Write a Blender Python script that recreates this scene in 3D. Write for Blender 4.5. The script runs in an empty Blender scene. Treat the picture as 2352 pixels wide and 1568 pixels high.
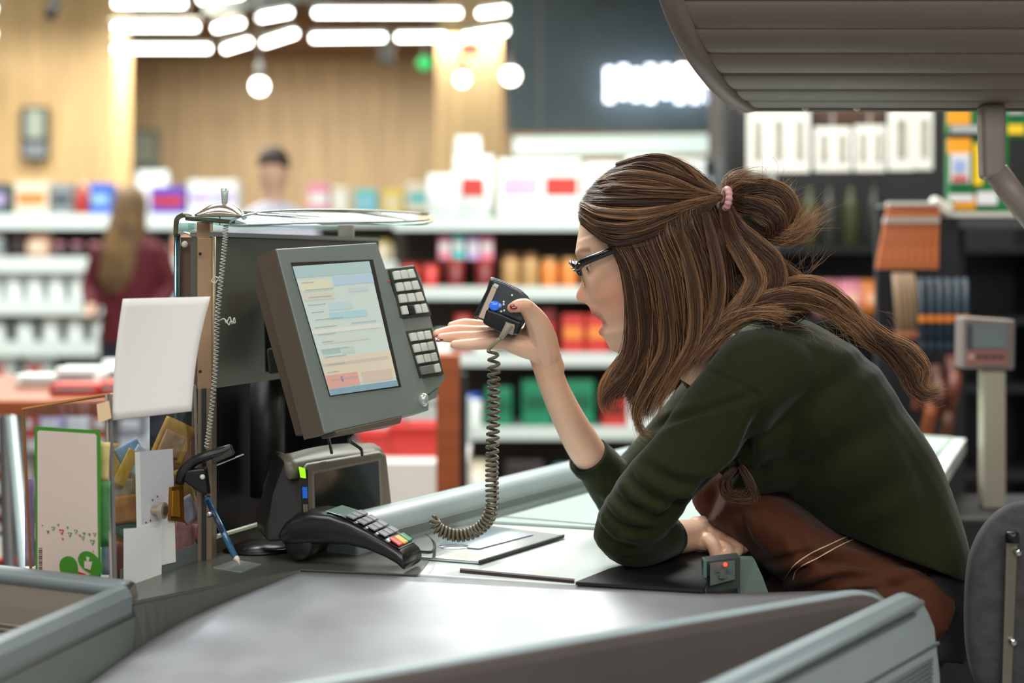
import bpy, bmesh, math, random
import numpy as np
from mathutils import Vector, Matrix, noise
random.seed(7)
V = Vector
R = math.radians
SC = bpy.context.scene
COL = SC.collection
# ---------------------------------------------------------------- camera, sky, light, exposure
F = 50/36*2352; CZ = 1.25; CX = 1176.0; HY = 600.0          # level 50 mm camera, horizon on row 600
cam_d = bpy.data.cameras.new('camera'); cam = bpy.data.objects.new('camera', cam_d); COL.objects.link(cam)
cam_d.lens = 50; cam_d.sensor_width = 36; cam_d.shift_y = -184/2352
cam.location = (0, 0, CZ); cam.rotation_euler = (R(90), 0, 0)
cam_d.clip_start = .05; cam_d.clip_end = 100
cam_d.dof.use_dof = True; cam_d.dof.focus_distance = 1.90; cam_d.dof.aperture_fstop = 2.2
SC.camera = cam
vs = SC.view_settings
vs.view_transform = 'Standard'; vs.look = 'None'; vs.gamma = 1; vs.use_curve_mapping = False
vs.exposure = 0.12
w = bpy.data.worlds.new('world'); SC.world = w; w.use_nodes = True
w.node_tree.nodes['Background'].inputs[0].default_value = (.80, .88, .92, 1)
w.node_tree.nodes['Background'].inputs[1].default_value = .30
SC.cycles.max_bounces = 7; SC.cycles.transparent_max_bounces = 16
SC.cycles.sample_clamp_indirect = 4
def area(name, loc, size, power, color=(1, 1, 1), aim=None):
    d = bpy.data.lights.new(name, 'AREA'); d.shape = 'RECTANGLE'; d.size, d.size_y = size
    d.energy = power; d.color = color
    o = bpy.data.objects.new(name, d); COL.objects.link(o); o.location = loc
    if aim is not None:
        o.rotation_euler = (V(aim)-V(loc)).to_track_quat('-Z', 'Y').to_euler()
    return o
# fluorescent troffers in the ceiling over this row of checkouts and the aisles behind it, plus two added fills
area('light_over_belt', (-.55, 3.3, 3.2), (1.6, 1.2), 98, (.95, 1, .97))
area('light_over_aisle', (1.5, 3.4, 3.2), (1.2, 1.0), 50, (1, .90, .76))
area('light_over_packing', (-1.1, 1.0, 3.2), (1.8, .9), 30, (.93, .98, 1))
area('fill_camera_side', (.2, -1.8, 3.0), (4.0, 1.0), 74, (1, .96, .90), (-.2, 1.9, 1.0))  # unseen fill added behind the camera for surfaces that face it
area('fill_front_right', (1.5, .5, 3.1), (1.2, .8), 14, (1, .97, .92), (-.1, 1.9, .9))  # unseen fill added at front right to brighten the papers on the box
area('light_over_shop_left', (-3.0, 8.0, 3.3), (4, 1.5), 190, (.95, 1, .97))
area('light_over_shop_right', (.6, 4.6, 3.3), (2.4, 1.2), 120, (.95, 1, .97))
area('light_wood_wall', (-1.5, 13.0, 3.3), (6, .6), 250, (1, .93, .82))
area('light_wood_pillar', (-3.5, 11.3, 3.35), (2.5, .5), 80, (1, .90, .74))

# ---------------------------------------------------------------- helpers
def P(px, py, Y): return V(((px-CX)*Y/F, Y, CZ-(py-HY)*Y/F))
def G(px, py, z=.85): return P(px, py, (CZ-z)*F/(py-HY))
def ray(px, py, p0, n):
    d = V(((px-CX)/F, 1, -(py-HY)/F)); c = V((0, 0, CZ)); return c+d*((p0-c).dot(n)/d.dot(n))
def lin(c):
    return tuple(((x/255)/12.92 if x/255 <= .04045 else ((x/255+.055)/1.055)**2.4) for x in c)+(1,)
def cr(pts, n):
    pts = [V(p) for p in pts]; m = len(pts); out = []
    for i in range(n):
        t = i/(n-1)*(m-1); k = min(int(t), m-2); u = t-k
        p1, p2 = pts[k], pts[k+1]
        p0 = pts[k-1] if k > 0 else p1*2-p2
        p3 = pts[k+2] if k+2 < m else p2*2-p1
        out.append(.5*((2*p1)+(p2-p0)*u+(2*p0-5*p1+4*p2-p3)*u*u+(3*p1-p0-3*p2+p3)*u**3))
    return out
def lerp_list(a, t):
    t = max(0, min(1, t))*(len(a)-1); k = min(int(t), len(a)-2); return a[k]+(a[k+1]-a[k])*(t-k)
class MB:
    def __init__(s): s.v = []; s.f = []; s.t = []
    def add(s, vs_, fs_, tone=0.0):
        o = len(s.v); s.v += [V(p) for p in vs_]; s.f += [tuple(o+i for i in f) for f in fs_]; s.t += [tone]*len(fs_); return s
    def hexa(s, q, tone=0):      # four bottom, four top
        return s.add(q, [(3, 2, 1, 0), (4, 5, 6, 7), (0, 1, 5, 4), (1, 2, 6, 5), (2, 3, 7, 6), (3, 0, 4, 7)], tone)
    def box(s, c, size, rot=None, tone=0):
        c = V(c); a, b, d = [x/2 for x in size]
        q = [V(k) for k in ((-a, -b, -d), (a, -b, -d), (a, b, -d), (-a, b, -d), (-a, -b, d), (a, -b, d), (a, b, d), (-a, b, d))]
        if rot is not None: q = [rot @ k for k in q]
        return s.hexa([k+c for k in q], tone)
    def prism(s, poly, vec, tone=0):
        n = len(poly); vec = V(vec); poly = [V(p) for p in poly]
        return s.add(poly+[p+vec for p in poly], [tuple(range(n))[::-1], tuple(range(n, 2*n))]+[(i, (i+1) % n, n+(i+1) % n, n+i) for i in range(n)], tone)
    def slab(s, quad, t, tone=0):
        quad = [V(p) for p in quad]; n = (quad[1]-quad[0]).cross(quad[-1]-quad[0]).normalized(); return s.prism(quad, n*t, tone)
    def loft(s, rings, caps=True, closed=False, tone=0):
        n = len(rings[0]); m = len(rings); vs_ = [p for r in rings for p in r]; fs = []
        for i in range(m if closed else m-1):
            j = (i+1) % m
            for k in range(n): fs.append((i*n+k, i*n+(k+1) % n, j*n+(k+1) % n, j*n+k))
        if caps and not closed: fs += [tuple(range(n))[::-1], tuple((m-1)*n+k for k in range(n))]
        return s.add(vs_, fs, tone)
    def tube(s, pts, r, n=8, closed=False, caps=True, tone=0, flat=1.0, ref=None):
        pts = [V(p) for p in pts]; m = len(pts)
        rr = r if isinstance(r, (list, tuple)) else [r]
        T = []
        for i in range(m):
            a = pts[(i-1) % m] if (closed or i > 0) else pts[i]; b = pts[(i+1) % m] if (closed or i < m-1) else pts[i]
            t = (b-a); T.append(t.normalized() if t.length > 1e-9 else V((0, 0, 1)))
        N = V(ref) if ref is not None else (V((0, 0, 1)) if abs(T[0].z) < .9 else V((1, 0, 0)))
        rings = []
        for i in range(m):
            N = V(ref) if ref is not None else N
            N = (N-T[i]*N.dot(T[i]))
            N = N.normalized() if N.length > 1e-6 else T[i].orthogonal().normalized()
            B = T[i].cross(N); q = lerp_list(rr, i/(m-1)) if len(rr) > 1 else rr[0]
            rings.append([pts[i]+N*(math.cos(2*math.pi*k/n)*q*flat)+B*(math.sin(2*math.pi*k/n)*q) for k in range(n)])
        return s.loft(rings, caps, closed, tone)
    def lathe(s, prof, c, n=20, axis=(0, 0, 1), tone=0):
        c = V(c); q = V((0, 0, 1)).rotation_difference(V(axis)); rings = []
        for r, z in prof: rings.append([c+q @ V((max(r, 1e-4)*math.cos(2*math.pi*k/n), max(r, 1e-4)*math.sin(2*math.pi*k/n), z)) for k in range(n)])
        return s.loft(rings, True, False, tone)
    def ball(s, c, r, n=12, m=8, rot=None, tone=0):
        c = V(c); r = (r, r, r) if not isinstance(r, (list, tuple)) else r; rings = []
        for i in range(m+1):
            a = -math.pi/2+math.pi*(i*.996+.002*m)/m; ring = []
            for k in range(n):
                p = V((r[0]*math.cos(a)*math.cos(2*math.pi*k/n), r[1]*math.cos(a)*math.sin(2*math.pi*k/n), r[2]*math.sin(a)))
                ring.append(c+(rot @ p if rot is not None else p))
            rings.append(ring)
        return s.loft(rings, True, False, tone)
    def build(s, name, m, parent=None, smooth=False, bevel=0, seg=2, tones=False, origin=None):
        me = bpy.data.meshes.new(name); o = bpy.data.objects.new(name, me); COL.objects.link(o)
        if parent is not None: org = V(parent['org'])
        elif origin is not None: org = V(origin)
        else:
            xs = [p.x for p in s.v]; ys = [p.y for p in s.v]; zs = [p.z for p in s.v]
            org = V(((min(xs)+max(xs))/2, (min(ys)+max(ys))/2, min(zs)))
        me.from_pydata([(p-org)[:] for p in s.v], [], s.f)
        if tones:
            at = me.attributes.new('tone', 'FLOAT', 'FACE'); at.data.foreach_set('value', s.t)
        bm = bmesh.new(); bm.from_mesh(me); bmesh.ops.recalc_face_normals(bm, faces=bm.faces); bm.to_mesh(me); bm.free()
        if smooth: me.polygons.foreach_set('use_smooth', [True]*len(me.polygons))
        me.materials.append(m)
        finish(o, parent, org)
        if bevel:
            b = o.modifiers.new('b', 'BEVEL'); b.width = bevel; b.segments = seg; b.limit_method = 'ANGLE'; b.angle_limit = R(40)
            me.polygons.foreach_set('use_smooth', [True]*len(me.polygons))
            wn = o.modifiers.new('w', 'WEIGHTED_NORMAL'); wn.keep_sharp = False
        return o
def finish(o, parent, org):
    o['org'] = list(org)
    if parent is not None: o.parent = parent
    else: o.location = org
def mesh_obj(name, me, m, parent=None, org=None):
    """link a mesh datablock given in world coordinates"""
    o = bpy.data.objects.new(name, me); COL.objects.link(o)
    org = V(parent['org']) if parent is not None else V(org)
    me.transform(Matrix.Translation(-org)); me.materials.clear(); me.materials.append(m)
    finish(o, parent, org); return o
def thing(name, label, cat, loc, group=None):
    o = bpy.data.objects.new(name, None); COL.objects.link(o); o.location = loc; o['org'] = list(V(loc)); o.empty_display_size = .05
    return tag(o, label, cat, group)
def tag(o, label, cat, group=None, kind=None):
    o['label'] = label; o['category'] = cat
    if group: o['group'] = group
    if kind: o['kind'] = kind
    return o
def struct(o): o['kind'] = 'structure'; return o
def copy_tree(o, parent=None):
    c = o.copy(); COL.objects.link(c)
    if parent is not None: c.parent = parent
    for ch in list(o.children): copy_tree(ch, c)
    return c
def dup(root, loc, label=None, group=None, rz=None, mat=None, scale=None, base=None):
    c = copy_tree(root); c.location = loc; c['org'] = list(V(loc))
    if label: c['label'] = label
    if group: c['group'] = group
    if rz is not None: c.rotation_euler = (0, 0, rz)
    if scale is not None: c.scale = scale
    return c
# ---------------------------------------------------------------- materials
MC = {}
def mat(key, col, rough=.5, metal=0.0, var=0.0, vscale=8, bump=0.0, bscale=60, coat=0.0, emit=None, strength=0, spec=None, trans=0, alpha=1, stretch=None, sheen=0, rvar=0, col2=None, sss=0):
    if key in MC: return MC[key]
    m = bpy.data.materials.new(key); m.use_nodes = True; nt = m.node_tree; b = nt.nodes['Principled BSDF']
    c = lin(col); b.inputs['Base Color'].default_value = c
    b.inputs['Roughness'].default_value = rough; b.inputs['Metallic'].default_value = metal
    if coat: b.inputs['Coat Weight'].default_value = coat; b.inputs['Coat Roughness'].default_value = .15
    if spec is not None: b.inputs['Specular IOR Level'].default_value = spec
    if trans: b.inputs['Transmission Weight'].default_value = trans
    if sheen: b.inputs['Sheen Weight'].default_value = sheen; b.inputs['Sheen Roughness'].default_value = .4
    if alpha < 1: b.inputs['Alpha'].default_value = alpha
    if sss: b.inputs['Subsurface Weight'].default_value = sss; b.inputs['Subsurface Radius'].default_value = (.012, .004, .002); b.inputs['Subsurface Scale'].default_value = .6
    if emit is not None:
        b.inputs['Emission Color'].default_value = lin(emit); b.inputs['Emission Strength'].default_value = strength
    tc = nt.nodes.new('ShaderNodeTexCoord'); src = tc.outputs['Object']
    if stretch:
        mp = nt.nodes.new('ShaderNodeMapping'); mp.inputs['Scale'].default_value = stretch; nt.links.new(src, mp.inputs[0]); src = mp.outputs[0]
    if var or col2:
        n = nt.nodes.new('ShaderNodeTexNoise'); n.inputs['Scale'].default_value = vscale; n.inputs['Detail'].default_value = 4; nt.links.new(src, n.inputs['Vector'])
        mx = nt.nodes.new('ShaderNodeMix'); mx.data_type = 'RGBA'
        r = nt.nodes.new('ShaderNodeValToRGB'); r.color_ramp.elements[0].position = .35; r.color_ramp.elements[1].position = .65
        nt.links.new(n.outputs['Fac'], r.inputs[0]); nt.links.new(r.outputs[0], mx.inputs['Factor'])
        if col2: mx.inputs['A'].default_value = c; mx.inputs['B'].default_value = lin(col2)
        else:
            mx.inputs['A'].default_value = tuple(x*(1-var) for x in c[:3])+(1,); mx.inputs['B'].default_value = tuple(min(1, x*(1+var)) for x in c[:3])+(1,)
        nt.links.new(mx.outputs['Result'], b.inputs['Base Color'])
    if rvar:
        n = nt.nodes.new('ShaderNodeTexNoise'); n.inputs['Scale'].default_value = vscale; nt.links.new(src, n.inputs['Vector'])
        mr = nt.nodes.new('ShaderNodeMapRange'); mr.inputs['To Min'].default_value = rough-rvar; mr.inputs['To Max'].default_value = rough+rvar
        nt.links.new(n.outputs['Fac'], mr.inputs[0]); nt.links.new(mr.outputs[0], b.inputs['Roughness'])
    if bump:
        n2 = nt.nodes.new('ShaderNodeTexNoise'); n2.inputs['Scale'].default_value = bscale; n2.inputs['Detail'].default_value = 3; nt.links.new(src, n2.inputs['Vector'])
        bp = nt.nodes.new('ShaderNodeBump'); bp.inputs['Strength'].default_value = bump; bp.inputs['Distance'].default_value = .002
        nt.links.new(n2.outputs['Fac'], bp.inputs['Height']); nt.links.new(bp.outputs[0], b.inputs['Normal'])
    MC[key] = m; return m
def acrylic(key, tint=(235, 245, 242), refl=.12, tr=.9):
    if key in MC: return MC[key]
    m = bpy.data.materials.new(key); m.use_nodes = True; nt = m.node_tree; nt.nodes.remove(nt.nodes['Principled BSDF'])
    out = nt.nodes['Material Output']; t = nt.nodes.new('ShaderNodeBsdfTransparent'); t.inputs[0].default_value = tuple(x*tr for x in lin(tint)[:3])+(1,)
    g = nt.nodes.new('ShaderNodeBsdfGlossy'); g.inputs['Roughness'].default_value = .06
    mx = nt.nodes.new('ShaderNodeMixShader'); lw = nt.nodes.new('ShaderNodeLayerWeight'); lw.inputs[0].default_value = .35
    mr = nt.nodes.new('ShaderNodeMapRange'); mr.inputs['To Min'].default_value = refl*.35; mr.inputs['To Max'].default_value = min(1, refl*3)
    nt.links.new(lw.outputs['Facing'], mr.inputs[0]); nt.links.new(mr.outputs[0], mx.inputs[0])
    nt.links.new(t.outputs[0], mx.inputs[1]); nt.links.new(g.outputs[0], mx.inputs[2]); nt.links.new(mx.outputs[0], out.inputs[0])
    MC[key] = m; return m
# ================================================================ the shop around: floor, ceiling, walls
wood_wall = mat('wood_wall', (172, 150, 116), .55, var=.16, vscale=3, stretch=(6, 6, .35))
wood_pale = mat('wood_pale', (224, 192, 142), .5, var=.12, vscale=3, stretch=(5, 5, .4))
b = MB().box((0, 8, -.05), (24, 24, .1)); struct(b.build('floor', mat('floor_tile', (150, 146, 138), .35, var=.08, vscale=2)))
b = MB().box((0, 8, 3.75), (24, 24, .1)); struct(b.build('ceiling', mat('ceiling_paint', (88, 72, 58), .8, var=.1, vscale=.8)))
b = MB().box((-1.8, 15.1, 1.85), (11.5, .2, 3.7)); struct(b.build('wall_back', wood_wall))
b = MB().box((5.2, 12.1, 1.85), (6.6, .2, 3.7)); struct(b.build('wall_back_dark', mat('slate', (66, 76, 80), .6, var=.12, vscale=1)))
b = MB().box((3.3, 7.2, 1.85), (4.45, .15, 3.7)); struct(b.build('wall_right', mat('black_panel', (26, 27, 29), .5)))
b = MB().box((-7.6, 6.5, 1.85), (.2, 17, 3.7)); struct(b.build('wall_left', wood_wall))
# dark soffit under the ceiling in front of the wooden wall
b = MB().box((-1.8, 14.6, 3.55), (11.5, .8, .35)); struct(b.build('trim_1', mat('soffit', (110, 80, 52), .7)))
def pillar(x0, x1, Y, n):
    a = (x0-CX)*Y/F; c = (x1-CX)*Y/F
    b = MB().box(((a+c)/2, Y+.3, 1.85), (c-a, .6, 3.7)); o = b.build('wall_pillar', wood_pale, bevel=.01); struct(o); o.name = 'wall_pillar_'+n
pillar(-150, 262, 12.7, 'left'); pillar(1003, 1150, 12.9, 'middle')
# dark fascia of the service counter with its backlit sign and light strip
b = MB(); Y = 9.6; b.hexa([P(1165, 300, Y), P(1700, 300, Y), P(1700, 300, Y)+V((0,.15,0)), P(1165, 300, Y)+V((0,.15,0))]+[V((q.x, q.y, 3.7)) for q in (P(1165, 20, Y), P(1700, 20, Y), P(1700, 20, Y)+V((0,.15,0)), P(1165, 20, Y)+V((0,.15,0)))])
fas = tag(b.build('sign_fascia', mat('fascia', (84, 98, 102), .55, var=.2, vscale=1.5)), 'dark slate fascia board carrying the glowing white sign', 'fascia')
sg = thing('backlit_sign', 'glowing white backlit sign on the dark slate fascia', 'sign', P(1500, 240, 9.5))
MB().hexa([P(1385, 205, 9.55), P(1650, 205, 9.55), P(1650, 205, 9.62), P(1385, 205, 9.62), P(1385, 185, 9.55), P(1650, 185, 9.55), P(1650, 185, 9.62), P(1385, 185, 9.62)]).build('backing_bar', mat('lamp_housing', (120, 118, 112), .5), sg)
white_glow = mat('sign_glow', (255, 255, 255), .5, emit=(226, 236, 255), strength=5)
for i, (x, y0, y1, wd) in enumerate(((1400, 165, 225, 9), (1432, 160, 216, 9), (1462, 168, 222, 8), (1494, 160, 224, 10), (1530, 160, 214, 9), (1562, 176, 226, 9), (1598, 176, 226, 9), (1634, 180, 226, 9))):
    b = MB(); Y = 9.5; q = wd*Y/F
    b.tube([P(x, y0, Y), P(x, y1, Y)], q, 10); b.tube([P(x-9, y0, Y), P(x+9, y0, Y)], q, 8)
    b.tube([P(x-9, y1, Y), P(x+9, y1, Y)], q, 8); b.build('letter', white_glow, sg, smooth=True)
Y = 9.2
t = thing('light_strip', 'long pale green-white light strip under the slate fascia', 'light', P(1415, 350, Y))
b = MB(); b.hexa([P(1180, 356, Y), P(1650, 352, Y), P(1650, 352, Y+.12), P(1180, 356, Y+.12), P(1180, 316, Y), P(1650, 308, Y), P(1650, 308, Y+.12), P(1180, 316, Y+.12)])
b.build('diffuser', mat('strip_glow', (225, 240, 232), .5, emit=(216, 236, 226), strength=.75), t, bevel=.01)
for x in (1240, 1600): q = P(x, 322, Y+.06); MB().tube([q, V((q.x, q.y, 3.7))], .006, 6).build('hanger', mat('lamp_housing', (120, 118, 112), .5), t)
# fluorescent tubes hanging in zigzag rows
tube_glow = mat('tube_glow', (255, 255, 255), .5, emit=(250, 255, 244), strength=14)
housing = mat('lamp_housing', (120, 118, 112), .5)
zt = 3.12
def tl(x0, y0, x1, y1, lab):
    a = P(x0, y0, (zt-CZ)*F/(HY-y0)); c = P(x1, y1, (zt-CZ)*F/(HY-y1)); mid = (a+c)/2
    t = thing('tube_light', lab, 'ceiling light', mid, 'fluorescent tube lights hanging in zigzag rows')
    d = (c-a).normalized()
    MB().tube([a+d*.03, c-d*.03], .022, 10).build('tube', tube_glow, t, smooth=True)
    up = V((0, 0, .045)); b = MB(); b.tube([a+up, c+up], .024, 4); b.build('housing', housing, t)
    for k in (.15, .85): q = a+(c-a)*k+up; MB().tube([q, V((q.x, q.y, 3.70))], .004, 5).build('hanger', housing, t)
for args in ((-260, 22, -5, 20, 'topmost short tube light cut by the left frame edge'), (-260, 90, -8, 78, 'middle tube light cut by the left frame edge'), (-260, 140, -8, 133, 'lowest tube light cut by the left frame edge'),
             (255, 8, 432, 8, 'fluorescent tube crossing the top of the wooden pillar, topmost of three'), (255, 62, 460, 62, 'middle one of three stacked tubes beside the pale wooden pillar'), (255, 112, 488, 112, 'lowest one of three stacked tubes beside the pale wooden pillar'),
             (492, 66, 558, 52, 'short slanted tube joining the middle long tube on the left'), (592, 42, 670, 28, 'short slanted tube above the round pendant bulb, highest'), (515, 114, 574, 96, 'short slanted tube left of the pendant bulb, lowest'), (605, 100, 680, 76, 'short slanted tube right above the round pendant bulb'),
             (715, 30, 1065, 30, 'long straight tube, upper of the centre pair'), (710, 88, 890, 86, 'straight tube, lower centre row, left piece'), (905, 86, 1030, 85, 'straight tube, lower centre row, short right piece'),
             (1095, 32, 1325, 4, 'long slanted tube, upper one over the middle pillar'), (1060, 86, 1262, 56, 'long slanted tube, lower one over the middle pillar'), (1295, 60, 1530, 60, 'straight tube over the slate fascia, lower'), (1350, 3, 1530, 3, 'straight tube over the slate fascia, upper'),
             (455, 0, 560, -14, 'short slanted tube at the top frame edge')):
    tl(*args)
# grey duct between the tubes
b = MB(); b.hexa([P(470, 30, 11.6), P(760, -6, 11.6), P(800, -6, 12.4), P(470, 20, 12.4), P(470, 8, 11.6), P(760, -30, 11.6), P(800, -30, 12.4), P(470, 0, 12.4)])
tag(b.build('ceiling_duct', mat('duct', (150, 160, 162), .5)), 'grey metal duct under the ceiling above the slanted tubes', 'duct')
# pendant bulbs
bulb_glow = mat('bulb_glow', (255, 255, 255), .5, emit=(255, 250, 235), strength=10)
def pend(x, y, Y, r, lab, flat=1):
    t = thing('pendant_lamp', lab, 'pendant lamp', P(x, y, Y), 'round pendant lamps')
    rr = r*Y/F
    MB().ball(P(x, y, Y), (rr, rr, rr*flat), 16, 10).build('bulb', bulb_glow, t, smooth=True)
    top = P(x, y, Y)+V((0, 0, rr*flat)); MB().lathe([(rr*.55, -.01), (rr*.5, .06), (.012, .1)], top, 14).build('socket', housing, t, smooth=True)
    MB().tube([top+V((0, 0, .1)), V((top.x, top.y, 3.7))], .005, 5).build('cord', housing, t)
pend(596, 198, 8.5, 19, 'glowing round pendant bulb in front of the brown wooden wall')
pend(1062, 182, 9.2, 15, 'glowing pendant bulb in front of the pale wooden pillar')
pend(1173, 174, 8.5, 20, 'glowing round pendant bulb just left of the slate fascia')
pend(1568, 165, 8.6, 17, 'glowing pendant bulb beside the grey ribbed hood, over the sign')
# small things on walls
for nm, x, y, Y, lab, m_, sz in (('exit_light', 975, 145, 12.2, 'small round green exit light near the wooden pillar', mat('green_glow', (10, 170, 90), .5, emit=(0, 190, 95), strength=1.0), 0), ('red_sign', 1080, 112, 11.5, 'small red lit sign above the pendant bulb on the pillar', mat('red_glow', (220, 60, 60), .5, emit=(235, 80, 80), strength=.9), 1)):
    q = P(x, y, Y); t = thing(nm, lab, 'lit sign', q)
    (MB().box(q, (.16, .05, .09)) if sz else MB().lathe([(.05, -.02), (.06, 0), (.05, .02)], q, 16, (0, -1, 0))).build('face', m_, t, smooth=not sz)
    MB().tube([q+V((0, .01, .04)), V((q.x, q.y, 3.7))], .008, 6).build('bracket', housing, t)
t = thing('wall_notice', 'dark framed notice hanging on the left wooden pillar', 'notice', P(80, 370, 12.6))
MB().box(P(80, 305, 12.62), (.24, .04, .46)).build('frame', mat('notice_dark', (56, 66, 68), .5), t)
MB().box(P(80, 285, 12.59), (.15, .02, .25)).build('sheet', mat('notice_sheet', (170, 186, 180), .6), t)
MB().box(P(80, 345, 12.59), (.19, .02, .12)).build('lower_sheet', mat('notice_blue', (140, 152, 166), .6), t)
t = thing('wall_board', 'grey-green notice board on the brown back wall', 'notice', P(328, 395, 14.9))
MB().box(P(328, 345, 14.95), (.36, .05, .44)).build('frame', mat('board_dark', (104, 112, 100), .6), t)
MB().box(P(328, 340, 14.91), (.24, .02, .3)).build('sheet', mat('board_sheet', (130, 140, 128), .6), t)
t = thing('spotlight', 'black track spotlight at the top of the left pillar', 'spotlight', P(120, 20, 9))
MB().tube([P(113, 44, 9), P(130, 0, 9)], .035, 12).build('body', mat('black_metal', (22, 22, 22), .4), t, smooth=True)
MB().tube([P(130, 0, 9), V((P(130, 0, 9).x, 9, 3.7))], .012, 8).build('stem', mat('black_metal', (22, 22, 22), .4), t)
t = thing('ceiling_speaker', 'small dark speaker hanging left of the green light', 'speaker', P(888, 130, 11))
MB().box(P(888, 125, 11), (.11, .1, .16)).build('body', mat('grey_dark', (84, 84, 78), .5), t, bevel=.01)
MB().tube([P(888, 110, 11), V((P(888, 110, 11).x, 11, 3.7))], .01, 6).build('bracket', mat('grey_dark', (84, 84, 78), .5), t)
# ================================================================ shelving and goods behind
white_shelf = mat('shelf_white', (214, 222, 218), .4)
rail_white = mat('price_rail', (226, 234, 230), .35)
shelf_back = mat('shelf_back', (74, 66, 58), .7)
def gondola(name, lab, x0, x1, Y, zs, depth=.42, back=None, rail=.06, sideext=0, railm=None):
    a = (x0-CX)*Y/F; c = (x1-CX)*Y/F; t = thing(name, lab, 'shelving unit', ((a+c)/2, Y+depth/2, 0))
    MB().box(((a+c)/2, Y+depth+.02, (max(zs)+.02)/2+.04), (c-a, .03, max(zs)-.0)).build('back_panel', back or shelf_back, t)
    MB().box(((a+c)/2, Y+depth/2, .06), (c-a, depth*.9, .12)).build('plinth', shelf_back, t)
    for z in zs:
        s = MB().box(((a+c)/2, Y+depth/2, z-.012), (c-a, depth, .024)).build('shelf', white_shelf, t)
        MB().box(((a+c)/2, Y-.006, z-.015), (c-a, .014, rail)).build('price_rail', railm or rail_white, s)
    for x in (a, c): MB().box((x, Y+depth+.02, max(zs)/2), (.04, .05, max(zs))).build('upright', shelf_back, t)
    return a, c
LZ = [P(0, y, 9.5).z for y in (503, 602, 700, 795)]+[.42, .14]
gondola('shelving_unit', 'long white shelving with cartons behind the left checkout', -60, 560, 9.5, LZ, rail=.10)
LZ2 = [P(0, y, 9.9).z for y in (500, 610, 705, 800)]+[.42, .14]
gondola('shelving_unit', 'white shelving unit right of the man in the pale shirt', 600, 1010, 9.9, LZ2, rail=.08)
RZ = [P(0, y, 6.0).z for y in (506, 664, 816, 985)]+[.20]
gondola('shelving_unit', 'white shelving behind the coiled cord and the raised arm', 905, 1668, 6.0, RZ, rail=.055, back=mat('dark_back', (56, 44, 38), .8), railm=mat('rail_grey', (196, 206, 202), .35))
protos = {}
ORD = ('first', 'second', 'third', 'fourth', 'fifth', 'sixth', 'seventh', 'eighth', 'ninth', 'tenth', 'eleventh', 'twelfth')
def prod(kind, col, w_, d_, h_, band=None):
    """one packaged product with its parts, standing on its base at the origin"""
    key = (kind, col, w_, d_, h_, band)
    if key in protos: return protos[key], False
    t = thing({'box': 'carton', 'bag': 'goods_bag', 'bottle': 'bottle', 'tub': 'tub', 'jar': 'jar'}[kind], '', {'box': 'carton', 'bag': 'bag', 'bottle': 'bottle', 'tub': 'tub', 'jar': 'jar'}[kind], (0, 0, 0))
    m = mat('pk%s' % (col,), col, .45, var=.05)
    bm_ = mat('pk%s' % (band or (230, 230, 225),), band or (230, 230, 225), .45, var=.05)
    if kind == 'box':
        MB().box((0, 0, h_/2), (w_, d_, h_)).build('body', m, t, bevel=.006)
        MB().box((0, -d_/2-.001, h_*.55), (w_*.8, .003, h_*.3)).build('label_panel', bm_, t)
    elif kind == 'bag':
        b = MB(); rings = []
        for k in range(9):
            u = k/8; f = (math.sin(math.pi*min(1, u*1.15+.02)))**.45 if u < .86 else .35
            rings.append([V((w_/2*(.9+.1*math.sin(math.pi*u))*math.copysign(abs(math.cos(a))**.5, math.cos(a)), d_/2*max(.08, f)*math.copysign(abs(math.sin(a))**.7, math.sin(a)), h_*u)) for a in [2*math.pi*j/20 for j in range(20)]])
        b.loft(rings); b.build('body', m, t, smooth=True)
        MB().box((0, -d_/2*.98, h_*.5), (w_*.5, .006, h_*.28)).build('label_panel', bm_, t, bevel=.002)
    elif kind in ('bottle', 'jar', 'tub'):
        r = w_/2
        pr = {'bottle': [(r*.9, 0), (r, .01), (r, h_*.6), (r*.8, h_*.7), (r*.35, h_*.8), (r*.33, h_*.93)], 'jar': [(r*.92, 0), (r, .01), (r, h_*.78), (r*.8, h_*.86)], 'tub': [(r*.84, 0), (r*.86, .01), (r, h_*.9)]}[kind]
        MB().lathe(pr, (0, 0, 0), 16).build('body', m, t, smooth=True)
        z0, z1, rc = {'bottle': (h_*.92, h_, r*.38), 'jar': (h_*.84, h_, r*.86), 'tub': (h_*.9, h_, r*1.05)}[kind]
        MB().lathe([(rc, z0), (rc, z1)], (0, 0, 0), 16).build('cap' if kind != 'tub' else 'lid', bm_, t, bevel=.002)
    protos[key] = t; return t, True
def place(kind, col, w_, d_, h_, loc, label, group, band=None, rz=0):
    t, new = prod(kind, col, w_, d_, h_, band)
    if new:
        t.location = loc; t['label'] = label; t['group'] = group; t['org'] = list(V(loc)); t.rotation_euler = (0, 0, rz); return t
    return dup(t, loc, label, group, rz)
def row(px0, px1, Y, z, kind, col, w_, h_, label, group, band=None, d_=None, gap=.006, jit=.0, hj=0):
    a = (px0-CX)*Y/F; c = (px1-CX)*Y/F; n = max(1, int((c-a+gap)/(w_+gap))); st = (c-a)/n
    d_ = d_ or min(.3, w_*1.2)
    for i in range(n):
        place(kind, col, w_, d_, h_, (a+st*(i+.5), Y+.02+d_/2, z+.001), label if n == 1 else '%s, %s from left' % (label, ORD[i]), group, band, random.uniform(-jit, jit))
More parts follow.
